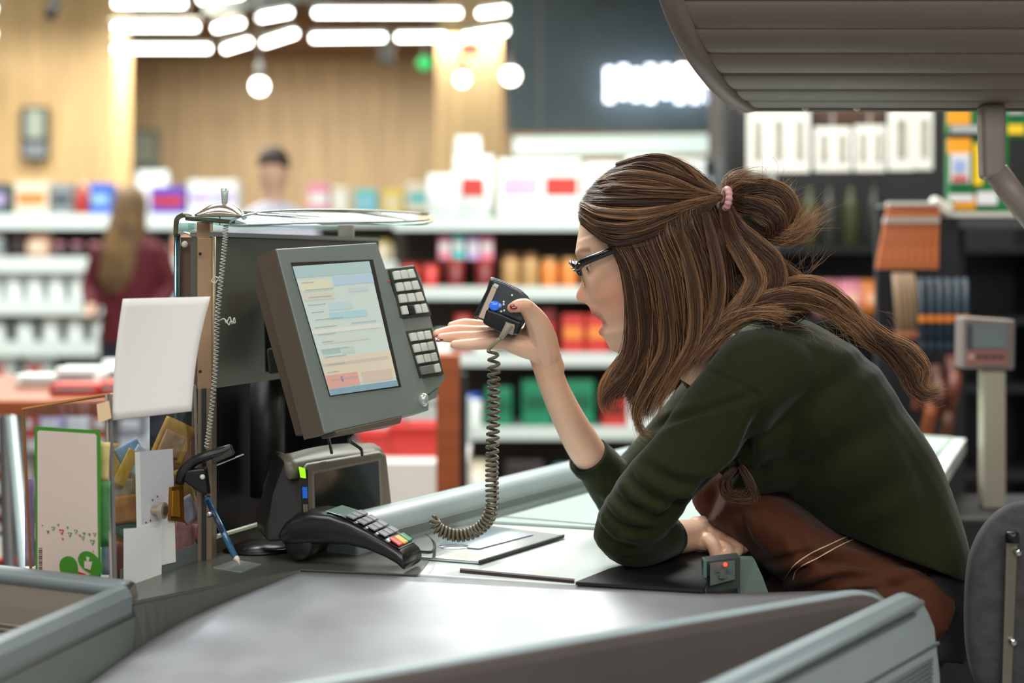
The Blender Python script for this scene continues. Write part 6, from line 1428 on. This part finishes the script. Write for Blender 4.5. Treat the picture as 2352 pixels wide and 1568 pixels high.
for k, (pts, rad, n, tone) in enumerate((
    ([(1404, 550, 1.862), (1436, 620, 1.85), (1452, 720, 1.85), (1452, 800, 1.852), (1422, 870, 1.855), (1400, 905, 1.858), (1402, 940, 1.86)], [.002, .004, .005, .006, .004, .001], 150, (.1, .8)),
    ([(1440, 560, 1.85), (1470, 660, 1.843), (1480, 780, 1.846), (1452, 850, 1.85), (1415, 890, 1.852), (1388, 915, 1.856), (1392, 935, 1.86)], [.004, .007, .007, .006, .004, .001], 150, (.0, .7)),
    ([(1500, 560, 1.842), (1526, 680, 1.838), (1530, 800, 1.842), (1490, 880, 1.846), (1462, 940, 1.85), (1470, 990, 1.85), (1490, 1003, 1.85)], [.004, .008, .008, .005, .003, .0008], 170, (.1, .85)),
    ([(1560, 530, 1.842), (1592, 660, 1.838), (1592, 780, 1.842), (1550, 860, 1.846), (1512, 920, 1.85), (1495, 965, 1.85)], [.004, .008, .008, .006, .004, .001], 170, (.2, 1.)),
    ([(1620, 490, 1.86), (1650, 620, 1.852), (1644, 720, 1.85), (1600, 800, 1.848), (1560, 850, 1.848)], [.004, .008, .008, .006, .001], 150, (.2, .9)),
    ([(1475, 690, 1.885), (1450, 790, 1.878), (1412, 850, 1.872), (1392, 890, 1.87), (1385, 925, 1.872), (1394, 950, 1.872)], [.003, .006, .008, .009, .006, .001], 130, (.5, 1.)),
    ([(1500, 700, 1.885), (1478, 800, 1.88), (1458, 860, 1.88), (1450, 910, 1.88), (1462, 960, 1.88)], [.008, .009, .008, .003], 90, (.6, 1.)),
    ([(1540, 700, 1.885), (1525, 800, 1.88), (1507, 870, 1.88), (1485, 930, 1.88), (1475, 975, 1.88)], [.008, .009, .008, .003], 90, (.5, 1.)),
    )):
    lock(SB, pts, rad, n, .0005, tone, m=34, frizz=.0009, spread=.004, curl=.0015, cf=1.5)
SB.build('hanging_hair', person)
# ---- C: messy bun and flyaways
SCn = Strands()
tie = (1668, 455, 1.886)
lock(SCn, [tie, (1700, 440, 1.91), (1750, 432, 1.905), (1795, 450, 1.90), (1815, 490, 1.90), (1805, 530, 1.905), (1775, 545, 1.91)], [.008, .014, .013, .013, .013, .010, .004], 420, .0005, (.15, .95), m=34, frizz=.0012, spread=.004)
lock(SCn, [tie, (1705, 470, 1.905), (1745, 480, 1.895), (1780, 505, 1.89), (1780, 540, 1.90), (1745, 540, 1.91), (1715, 510, 1.915), (1712, 485, 1.92)], [.007, .012, .013, .013, .012, .010, .008, .004], 380, .0005, (.0, .75), m=36, frizz=.0012, spread=.003)
lock(SCn, [(1700, 462, 1.92), (1740, 455, 1.93), (1775, 480, 1.935), (1770, 520, 1.935), (1735, 530, 1.93)], [.012, .018, .02, .018, .010], 240, .0006, (.0, .4), m=24, frizz=.001)
lock(SCn, [(1770, 540, 1.90), (1800, 545, 1.895), (1835, 530, 1.89), (1860, 500, 1.888), (1885, 478, 1.885)], [.007, .010, .010, .008, .004], 130, .00042, (.6, 1.), m=24, frizz=.0018, spread=.016)
lock(SCn, [(1775, 545, 1.90), (1815, 548, 1.9), (1850, 530, 1.9), (1872, 505, 1.90)], [.006, .009, .009, .003], 70, .0004, (.4, 1.), m=20, frizz=.0015, spread=.012)
lock(SCn, [(1672, 448, 1.886), (1668, 425, 1.905), (1690, 408, 1.905), (1725, 402, 1.905), (1752, 412, 1.91)], [.003, .006, .007, .006, .002], 60, .0004, (.4, 1.), m=22, frizz=.0015, spread=.008)
for k in range(70):       # single flyaways round the bun and crown
    s0 = (1690+rng.rand()*120, 425+rng.rand()*60, 1.90+rng.rand()*.03); a = -rng.rand()*1.9+.3; L = 40+rng.rand()*70
    p1 = (s0[0]+math.cos(a)*L*.5+rng.randn()*8, s0[1]+math.sin(a)*L*.5, s0[2]); p2 = (s0[0]+math.cos(a+.5*rng.randn())*L, s0[1]+math.sin(a)*L+rng.randn()*10, s0[2]+rng.randn()*.01)
    SCn.add(crn(pw([s0, p1, p2]), 12), .00028, .6+.4*rng.rand())
for k in range(34):
    s0 = (1800+rng.rand()*90, 600+rng.rand()*60, 1.90); L = 30+rng.rand()*60; a = -1.2+rng.randn()*.4
    SCn.add(crn(pw([s0, (s0[0]+math.cos(a)*L*.6, s0[1]+math.sin(a)*L*.5, 1.9), (s0[0]+math.cos(a)*L+rng.randn()*12, s0[1]+math.sin(a)*L, 1.9)]), 10), .00022, .7)
for k in range(40):
    x = 1350+rng.rand()*260; y = 545-math.sqrt(max(0, 1-((x-1492)/182)**2))*180; SCn.add(crn(pw([(x, y+6, YH-.01), (x+18, y-4-rng.rand()*6, YH-.01), (x+40+rng.rand()*20, y+rng.randn()*4, YH-.01)]), 8), .00025, .7)
SCn.build('hair_bun', person)
# ---- D: nape waves, over the shoulder and down the back
SD = Strands(); SD.tip = .3
def dl(pts, rad, n, tone, **k): lock(SD, pts, rad, n, .00052, tone, m=40, **k)
dl([(1662, 465, 1.886), (1690, 520, 1.895), (1730, 560, 1.888), (1775, 600, 1.885), (1785, 650, 1.885), (1750, 690, 1.885), (1700, 705, 1.88)], [.006, .010, .013, .014, .014, .012, .006], 420, (.1, .9), frizz=.001, curl=.003, cf=1.3)
dl([(1660, 470, 1.884), (1680, 540, 1.89), (1715, 600, 1.882), (1735, 650, 1.88), (1700, 710, 1.876), (1650, 750, 1.868), (1610, 790, 1.858)], [.005, .010, .012, .013, .012, .010, .004], 420, (.2, 1.), frizz=.001, curl=.003, cf=1.2)
dl([(1700, 560, 1.90), (1760, 600, 1.90), (1810, 640, 1.90), (1835, 690, 1.90), (1790, 730, 1.895)], [.010, .015, .017, .014, .006], 330, (.1, .85), frizz=.0014, curl=.005, cf=2)
dl([(1690, 640, 1.90), (1720, 690, 1.89), (1680, 740, 1.88), (1640, 780, 1.87), (1600, 830, 1.858)], [.014, .016, .014, .010, .004], 300, (.2, .9), frizz=.0012, curl=.003, cf=1.5)
dl([(1760, 600, 1.93), (1800, 650, 1.93), (1820, 700, 1.93), (1760, 720, 1.92), (1690, 720, 1.91)], [.02, .026, .024, .02, .012], 260, (.0, .5), frizz=.001)
dl([(1700, 720, 1.885), (1760, 690, 1.88), (1830, 680, 1.885), (1900, 700, 1.89), (1960, 745, 1.895), (2000, 790, 1.90)], [.006, .011, .012, .011, .010, .007], 300, (.3, 1.), frizz=.0012, spread=.004, curl=.003, cf=1.3)
dl([(1740, 710, 1.89), (1800, 665, 1.89), (1870, 660, 1.895), (1935, 700, 1.90), (1985, 760, 1.905), (2040, 800, 1.91), (2090, 840, 1.91), (2110, 880, 1.91)], [.008, .012, .012, .011, .012, .012, .009, .004], 360, (.3, 1.), frizz=.0013, spread=.005, curl=.004, cf=1.4)
dl([(1900, 690, 1.91), (1970, 740, 1.91), (2030, 785, 1.908), (2085, 810, 1.905), (2118, 850, 1.90), (2112, 890, 1.90), (2140, 905, 1.90), (2166, 893, 1.90)], [.010, .013, .013, .013, .011, .007, .006, .003], 300, (.35, 1.), frizz=.0014, spread=.004, curl=.003, cf=1.5)
dl([(1980, 760, 1.90), (2040, 800, 1.898), (2080, 850, 1.896), (2100, 890, 1.895), (2130, 908, 1.895), (2165, 885, 1.895)], [.006, .010, .012, .009, .006, .002], 160, (.1, .7), frizz=.0014, spread=.006)
dl([(1650, 760, 1.862), (1700, 725, 1.868), (1760, 715, 1.872), (1820, 725, 1.875)], [.006, .008, .007, .002], 130, (.4, 1.), frizz=.0016, spread=.008)
dl([(1590, 830, 1.855), (1620, 790, 1.856), (1670, 745, 1.865), (1740, 720, 1.872)], [.003, .006, .007, .003], 110, (.3, 1.), frizz=.0012, spread=.004)
for k in range(60):
    s0 = (1720+rng.rand()*320, 700+rng.rand()*90, 1.875); L = 40+rng.rand()*60; a = .6+rng.randn()*.5
    SD.add(crn(pw([s0, (s0[0]+math.cos(a)*L*.6, s0[1]+math.sin(a)*L*.5, 1.873), (s0[0]+math.cos(a)*L+rng.randn()*12, s0[1]+math.sin(a)*L, 1.872)]), 10), .00025, .8)
SD.build('nape_hair', person)
# loose curl below the arm (front locks of the far side hang under the chest)
SE = Strands()
lock(SE, [(1690, 1075, 1.865), (1665, 1105, 1.86), (1680, 1140, 1.858), (1715, 1140, 1.858), (1722, 1115, 1.86)], [.003, .007, .008, .007, .004], 34, .0005, (.0, .7), m=26, curl=.004, cf=2, spread=.006)
lock(SE, [(1700, 1070, 1.865), (1720, 1105, 1.858), (1735, 1140, 1.856), (1722, 1160, 1.858)], [.004, .006, .006, .003], 24, .0005, (.0, .7), m=22, spread=.006)
SE.build('loose_curl', person)
# hair tie
ht = MB()
for k in range(12):
    a = 2*math.pi*k/12; ht.ball(P(1668, 456, 1.882)+V((.0025*math.cos(a)+.004*math.sin(a)*.3, .0085*math.cos(a)*-1, .0125*math.sin(a))), (.0052, .005, .0046), 10, 8)
tm = remesh(ht, .0012, 1); mesh_obj('hair_tie', tm, mat('tie_pink', (206, 150, 150), .5, sheen=.3), person)
# ================================================================ scanner, coil cord, glasses
sc = thing('barcode_scanner', 'dark handheld barcode scanner with blue button on a coiled cord held in the raised hand', 'barcode scanner', P(1160, 730, 1.95))
shell = mat('scanner_shell', (62, 70, 74), .3, coat=.2); shelld = mat('scanner_black', (18, 18, 20), .35)
def pr(poly, Y0, Y1, m_, nm, bev=.002, k=1.0):
    c = V((sum(p[0] for p in poly)/len(poly), sum(p[1] for p in poly)/len(poly), 0))
    fr_ = [P(x, y, Y0) for x, y in poly]; bk_ = [P(c.x+(x-c.x)*k, c.y+(y-c.y)*k, Y1) for x, y in poly]
    MB().loft([fr_, bk_]).build(nm, m_, sc, bevel=bev, seg=3)
# head block: dark wedge behind, lighter front plate, lower black handle end
pr([(1126, 634), (1160, 646), (1196, 664), (1213, 680), (1233, 712), (1226, 728), (1205, 742), (1192, 762), (1148, 756), (1108, 736), (1087, 728), (1098, 704), (1118, 664)], 1.943, 1.985, shell, 'rear_body', .004, .97)
pr([(1128, 638), (1162, 650), (1196, 668), (1212, 686), (1214, 704), (1202, 732), (1196, 740), (1150, 722), (1122, 712), (1110, 732), (1092, 724), (1120, 664)], 1.932, 1.946, shell, 'front_shell', .003)
pr([(1118, 708), (1150, 718), (1196, 738), (1200, 746), (1190, 770), (1146, 762), (1108, 742)], 1.926, 1.965, shelld, 'handle_end', .004)
pr([(1132, 653), (1144, 657), (1112, 733), (1099, 728)], 1.929, 1.933, mat('scanner_window', (196, 178, 156), .3), 'label_strip', .0006)
pr([(1136, 650), (1146, 655), (1143, 662), (1132, 657)], 1.928, 1.932, mat('window_clip', (214, 210, 196), .3), 'strip_clip', .0006)
pr([(1120, 664), (1126, 642), (1133, 645), (1094, 727), (1087, 724)], 1.928, 1.934, shelld, 'nose_edge', .0008)
MB().ball(P(1136, 702, 1.929), (.0078, .004, .0068), 18, 12).build('blue_button', mat('btn_blue', (50, 110, 220), .2, coat=.6, emit=(40, 110, 230), strength=.3), sc, smooth=True)
MB().ball(P(1147, 702, 1.929), (.0040, .003, .0034), 12, 8).build('blue_button_tip', mat('btn_blue2', (130, 160, 235), .2, coat=.6), sc, smooth=True)
for x, y in ((1157, 693), (1157, 699), (1151, 715), (1158, 713), (1176, 678)): MB().ball(P(x, y, 1.930), (.0016, .001, .0016), 8, 6).build('led_dot', mat('dot_white', (240, 240, 236), .2), sc, smooth=True)
pr([(1160, 738), (1184, 746), (1178, 770), (1162, 764)], 1.922, 1.94, mat('plug_grey', (150, 142, 124), .4), 'plug', .002)
MB().tube(cr([P(1170, 746, 1.924), P(1160, 762, 1.922), P(1150, 776, 1.925)], 8), [.0062, .0048, .0032], 10).build('strain_relief', mat('plug_grey', (150, 142, 124), .4), sc, smooth=True)
cordm = mat('cord_olive', (96, 86, 68), .38)
lead = cr([P(1150, 776, 1.925), P(1140, 786, 1.925), P(1124, 800, 1.93), P(1122, 808, 1.93)], 14)
MB().tube(lead, .0028, 8).build('cord_lead', mat('cord_light', (140, 130, 104), .35), sc, smooth=True)
axis = cr([P(1132, 806, 1.93), P(1134, 850, 1.93), P(1134, 940, 1.925), P(1131, 1030, 1.92), P(1130, 1110, 1.92), P(1130, 1160, 1.92), P(1118, 1196, 1.925), P(1088, 1222, 1.93), P(1048, 1230, 1.93), P(1012, 1218, 1.93), P(999, 1200, 1.93), P(1004, 1188, 1.93)], 900)
Ls = [0]
for i in range(1, 900): Ls.append(Ls[-1]+(axis[i]-axis[i-1]).length)
tot = Ls[-1]; pts = []; N = V((0, 1, 0)); 
ph = 0
NS = 1500
for i in range(NS):
    s_ = tot*i/(NS-1); k = min(898, int(np.searchsorted(Ls, s_))); c = axis[k]; t = (axis[min(k+1, 899)]-axis[max(k-1, 0)]).normalized()
    y = V((0, 1, 0)); y = (y-t*y.dot(t)).normalized(); x = y.cross(t)
    u = s_/tot; pitch = .0118 if u < .08 else (.0088 if u < .45 else (.0068 if u < .7 else .0058))
    ph += 2*math.pi*(tot/NS)/pitch; r = .0074*(.85 if u < .04 else 1)*(1-.25*max(0, (u-.94)/.06))
    pts.append(c+x*(r*math.cos(ph))+y*(r*math.sin(ph)))
MB().tube(pts, .0023, 6).build('coil_cord', cordm, sc, smooth=True)
# glasses
gl = thing('eyeglasses', 'black half-rim eyeglasses with metal lower rims on the face of the cashier', 'eyeglasses', H(.09, 0, .02))
gb = mat('glasses_black', (14, 13, 13), .2, coat=.5); gm = mat('glasses_metal', (200, 186, 150), .2, metal=1)
for sgn in (1, -1):
    c = (.0935, sgn*.0315, .006)
    def rim(t): return H(c[0]-.006*abs(math.cos(t))*(1 if sgn*math.cos(t) > 0 else .2)-.0+.004*math.sin(t), c[1]+.0265*math.cos(t), c[2]+.0185*math.sin(t))
    MB().tube([rim(t) for t in [(-.15+(math.pi+.3)*k/20) for k in range(21)]], [.0022, .0036, .0036, .0036, .0022], 8).build('brow_rim', gb, gl, smooth=True)
    MB().tube([rim(t) for t in [(math.pi+(math.pi)*k/24) for k in range(25)]], .0009, 6).build('lower_rim', gm, gl, smooth=True)
    ring = [rim(2*math.pi*k/28) for k in range(28)]; MB().prism(ring, -fw*.0012).build('lens', acrylic('lens_clear', (250, 252, 250), .10, .985), gl)
    p0 = rim(0 if sgn > 0 else math.pi)+lat*(sgn*.001)
    hp = H(.078, sgn*.0655, .020)
    MB().tube([p0+up_*.008+fw*.002, H(.086, sgn*.0635, .016), hp, H(.045, sgn*.0745, .0235), H(.010, sgn*.0780, .027), H(-.01, sgn*.0775, .020)], [.0034, .0050, .0048, .0044, .0036, .0028], 8, flat=1.25).build('temple', gb, gl, smooth=True)
    MB().ball(H(.083, sgn*.0685, .019), (.0022, .001, .0012), 8, 6).build('hinge', gm, gl, smooth=True)
    MB().ball(H(.095, sgn*.059, .016), (.0015, .0012, .0015), 8, 6).build('rivet', gm, gl, smooth=True)
    MB().tube(cr([H(.097, sgn*.008, .008), H(.088, sgn*.0095, .001), H(.088, sgn*.0095, -.005)], 6), .0007, 5).build('nose_pad_arm', gm, gl, smooth=True)
    MB().ball(H(.088, sgn*.0092, -.006), (.0028, .0013, .0042), 10, 8).build('nose_pad', acrylic('lens_clear', (250, 252, 250), .10, .985), gl, smooth=True)
MB().tube(cr([H(.0965, -.006, .012), H(.100, 0, .0145), H(.0965, .006, .012)], 8), .0016, 8).build('bridge', gm, gl, smooth=True)
# ================================================================ ribbed hood, chair, people behind
hd = thing('ribbed_hood', 'large grey-brown ribbed hood overhanging the cashier on a grey post', 'hood', P(1990, 238, 2.05))
hm_ = mat('hood_taupe', (112, 100, 92), .5, var=.03); hmd = mat('hood_trim', (110, 98, 90), .42)
def hood_pt(u, x):   # u 0 bottom rear .. 1 top; returns world point on the shell at pixel-x start offset
    pass
prof_h = []; M = 120
for i in range(M+1):
    t = i/M*math.pi*.62       # 0: underside, growing: up the bulging front
    y = 2.16-.34*math.sin(t)**.9*1.0; z = 1.484+.40*(1-math.cos(t))*.62
    x0 = .345-.178*math.sin(min(t, math.pi/2))
    prof_h.append((y, z, x0, t))
def rib(i): 
    s_ = i/M*12.0; return .0045*abs(math.sin(math.pi*s_))**.6
XR = 1.02
rings = []
for i, (y, z, x0, t) in enumerate(prof_h):
    n = V((0, -math.sin(t)*0-1*math.sin(t) if t > .01 else 0, -math.cos(t))).normalized(); r_ = rib(i)
    rings.append([V((x0+.030, y, z))+n*r_, V((XR, y, z))+n*r_, V((XR, y, z))-n*.03, V((x0+.030, y, z))-n*.03])
b = MB(); b.loft(rings); o = b.build('ribbed_shell', hm_, hd); o.data.polygons.foreach_set('use_smooth', [False]*len(o.data.polygons))
rings = []
for i, (y, z, x0, t) in enumerate(prof_h):
    n = V((0, -math.sin(t), -math.cos(t))).normalized()
    rings.append([V((x0+.030, y, z))+n*.006, V((x0+.012, y, z))+n*.009, V((x0, y, z))+n*.006, V((x0-.004, y, z)), V((x0+.002, y, z))-n*.03, V((x0+.03, y, z))-n*.03])
MB().loft(rings).build('end_trim', hmd, hd, smooth=True)
bk_ = [(y, z, x0) for y, z, x0, t in prof_h]
b = MB(); b.prism([V((x0+.004, y, z)) for y, z, x0 in bk_[::6]]+[V((bk_[-1][2]+.004, 2.25, bk_[-1][1])), V((.345, 2.25, 1.49))], (.006, 0, 0)); b.build('end_panel', hmd, hd)
y1, z1 = 2.165, 1.487
MB().box(((.38+XR)/2, 2.175, 1.486), (XR-.36, .03, .012)).build('bottom_rail', mat('hood_dark', (70, 62, 56), .5), hd, bevel=.002)
for x in (1705, 1850, 1968): MB().ball(P(x, 248, 2.14), (.006, .005, .005), 8, 6).build('rail_clip', mat('ivory', (216, 206, 190), .3), hd, smooth=True)
pm_ = mat('hood_post', (142, 130, 122), .45)
MB().prism([P(2257, 236, 2.10), P(2314, 236, 2.10), P(2313, 405, 2.10), P(2262, 412, 2.10)], (0, .035, 0)).build('drop_post', pm_, hd, bevel=.008, seg=3)
MB().tube([P(2288, 395, 2.115), P(2330, 452, 2.115), P(2420, 560, 2.115)], .019, 12).build('support_arm', pm_, hd, smooth=True)
a = P(2420, 560, 2.115); MB().tube([a, V((a.x, a.y, 0))], .02, 12).build('floor_post', pm_, hd, smooth=True)
# chair
ch = thing('office_chair', 'grey fabric office chair with steel back bar behind the cashier', 'chair', (P(2260, 1500, 1.85).x, 1.9, 0))
fab = mat('chair_fabric', (74, 72, 74), .95, bump=.5, bscale=500, var=.15, vscale=60, sheen=.2, spec=.15)
# backrest: slab standing in a plane facing the cashier (-x), seen nearly side on and from behind
cx0 = P(2240, 1400, 1.80).x
secs = []
ol_ = [(2222, 1320), (2232, 1272), (2252, 1226), (2280, 1190), (2310, 1166), (2345, 1153), (2390, 1150), (2440, 1165), (2480, 1200), (2500, 1260), (2500, 1420), (2480, 1520), (2430, 1600), (2340, 1640), (2270, 1610), (2226, 1560), (2216, 1440)]
f0 = [P(x, y, 1.76) for x, y in ol_]; c_ = sum(f0, V((0, 0, 0)))/len(f0)
b = MB(); b.loft([[c_+(p-c_)*.9+V((0, -.016, 0)) for p in f0], f0, [p+V((0.004, .018, 0)) for p in f0], [c_+(p-c_)*.92+V((.004, .05, 0)) for p in f0]]); o = b.build('backrest', fab, ch, smooth=True); m_ = o.modifiers.new('s', 'SUBSURF'); m_.levels = m_.render_levels = 2
bar = mat('chair_steel', (150, 142, 128), .3, metal=.8)
MB().prism([P(2300, 1568+60, 1.735), P(2322, 1628, 1.735), P(2338, 1240, 1.735), P(2312, 1240, 1.735)], (0, .005, 0)).build('back_bar', bar, ch, bevel=.001)
MB().lathe([(.0085, 0), (.0085, .010), (.006, .013)], P(2325, 1245, 1.732), 10).build('bar_cap', blackp, ch, smooth=True)
for x, y in ((2330, 1268), (2319, 1474)): MB().ball(P(x+8, y, 1.732), (.005, .004, .005), 10, 8).build('bolt', chrome, ch, smooth=True)
MB().box((P(2150, 0, 1.95).x, 1.97, .57), (.44, .44, .07)).build('seat', fab, ch, bevel=.03, seg=3)
MB().lathe([(.03, 0), (.03, .5)], (P(2150, 0, 1.95).x, 1.97, .06), 14).build('gas_column', blackp, ch, smooth=True)
for k in range(5):
    a = 2*math.pi*k/5+.3; q = V((P(2150, 0, 1.95).x, 1.97, .07)); e = q+V((math.cos(a)*.28, math.sin(a)*.28, -.02))
    MB().tube([q, e], [.022, .014], 8).build('leg', blackp, ch); MB().lathe([(.001, -.012), (.028, -.012), (.028, .012), (.001, .012)], (e.x, e.y, .028), 14, (-math.sin(a), math.cos(a), 0)).build('caster', blackp, ch)
MB().tube([V((P(2300, 0, 1.74).x, 1.74, P(0, 1620, 1.74).z)), V((P(2300, 0, 1.78).x, 1.80, .54)), V((P(2200, 0, 1.9).x, 1.92, .53))], .016, 8).build('back_support', blackp, ch, smooth=True)
# ---- woman in burgundy seen from behind, far left
def figure(cx, Y, top, lab, hairc, topc, botc, long_hair, turn=0, hh=None, h=1.66):
    k = h/1.66; q0 = P(cx, 0, Y); x = q0.x
    b = MB(); z = lambda v: v*k
    def L(path, n=20):
        rings = []
        for (px_, py_, pz_, rx, ry) in path: rings.append([V((x+px_+rx*math.cos(2*math.pi*i/n), Y+py_+ry*math.sin(2*math.pi*i/n), z(pz_))) for i in range(n)])
        b.loft(rings)
    b.ball((x, Y, z(1.545)), (.075, .092, .115), 20, 14); b.ball((x-.01, Y-.07, z(1.52)), (.014, .02, .02), 8, 6)
    L([(0, 0, 1.36, .05, .052), (0, 0, 1.47, .05, .052)])
    L([(0, 0, .86, .15, .11), (0, 0, 1.0, .125, .10), (0, 0, 1.2, .15, .11), (0, 0, 1.33, .17, .10), (0, 0, 1.39, .09, .07)])
    for s_ in (-1, 1):
        b.tube([V((x+s_*.17, Y, z(1.33))), V((x+s_*.22, Y+.0, z(1.08))), V((x+s_*.17, Y-.16, z(.98)))], [.05, .042, .034], 10)
        b.ball((x+s_*.165, Y-.19, z(.97)), (.03, .045, .02), 10, 8)
        for f_ in range(4): b.tube([V((x+s_*(.15+.01*f_), Y-.21, z(.965))), V((x+s_*(.148+.01*f_), Y-.255, z(.955)))], .008, 6)
        b.tube([V((x+s_*.085, Y, z(.88))), V((x+s_*.09, Y-.01, z(.48))), V((x+s_*.09, Y+.02, z(.08)))], [.085, .06, .042], 12)
        b.ball((x+s_*.095, Y-.05, z(.04)), (.045, .12, .04), 12, 8)
    me = remesh(b, .011, 3); p = mesh_obj('person', me, mat('skin_far', (214, 170, 145), .5), None, (x, Y, 0)); tag(p, lab, 'person')
    c = MB()
    rings = []
    for (pz_, rx, ry) in ((.80, .175, .135), (1.0, .15, .125), (1.2, .17, .13), (1.32, .185, .12), (1.38, .13, .09), (1.41, .06, .06)): rings.append([V((x+rx*math.cos(2*math.pi*i/24), Y+ry*math.sin(2*math.pi*i/24), z(pz_))) for i in range(24)])
    c.loft(rings)
    for s_ in (-1, 1): c.tube([V((x+s_*.15, Y, z(1.33))), V((x+s_*.225, Y, z(1.1))), V((x+s_*.175, Y-.13, z(.985)))], [.065, .056, .046], 12)
    mesh_obj('top', remesh(c, .012, 3), topc, p)
    c = MB(); c.loft([[V((x+rx*math.cos(2*math.pi*i/20), Y+ry*math.sin(2*math.pi*i/20), z(pz_))) for i in range(20)] for pz_, rx, ry in ((.78, .165, .13), (.90, .15, .12))])
    for s_ in (-1, 1): c.tube([V((x+s_*.085, Y, z(.86))), V((x+s_*.09, Y-.01, z(.48))), V((x+s_*.09, Y+.02, z(.10)))], [.095, .07, .055], 12)
    mesh_obj('trousers', remesh(c, .012, 3), botc, p)
    c = MB()
    if long_hair:
        c.ball((x, Y-.0, z(1.565)), (.092, .105, .115), 20, 14)
        c.loft([[V((x+ox+rx*math.cos(2*math.pi*i/24), Y+oy+ry*math.sin(2*math.pi*i/24)*(1+.1*math.sin(i*3)), z(pz_))) for i in range(24)] for pz_, ox, oy, rx, ry in ((1.57, 0, -.01, .09, .10), (1.45, -.01, -.03, .105, .10), (1.30, -.03, -.07, .115, .085), (1.15, -.05, -.10, .10, .06), (1.08, -.06, -.11, .05, .03))])
    else:
        c.ball((x, Y+.012, z(1.595)), (.083, .10, .085), 20, 14)
    hmesh = remesh(c, .009, 3); mesh_obj('hair', hmesh, hairc, p)
    return p
figure(300, 7.9, 435, 'person with long fair brown hair and a burgundy top seen from behind', mat('hair_fair', (128, 96, 52), .6, col2=(88, 66, 42), vscale=9), mat('top_burgundy', (96, 22, 34), .8, var=.1), mat('jeans_dark', (40, 44, 58), .8), True)
p2 = figure(628, 7.3, 355, 'person with short dark hair in a pale lilac shirt behind the register', mat('hair_dark', (66, 50, 42), .7, var=.2), mat('shirt_lilac', (206, 204, 222), .8, var=.05), mat('trousers_grey', (70, 70, 76), .8), False, h=1.83)
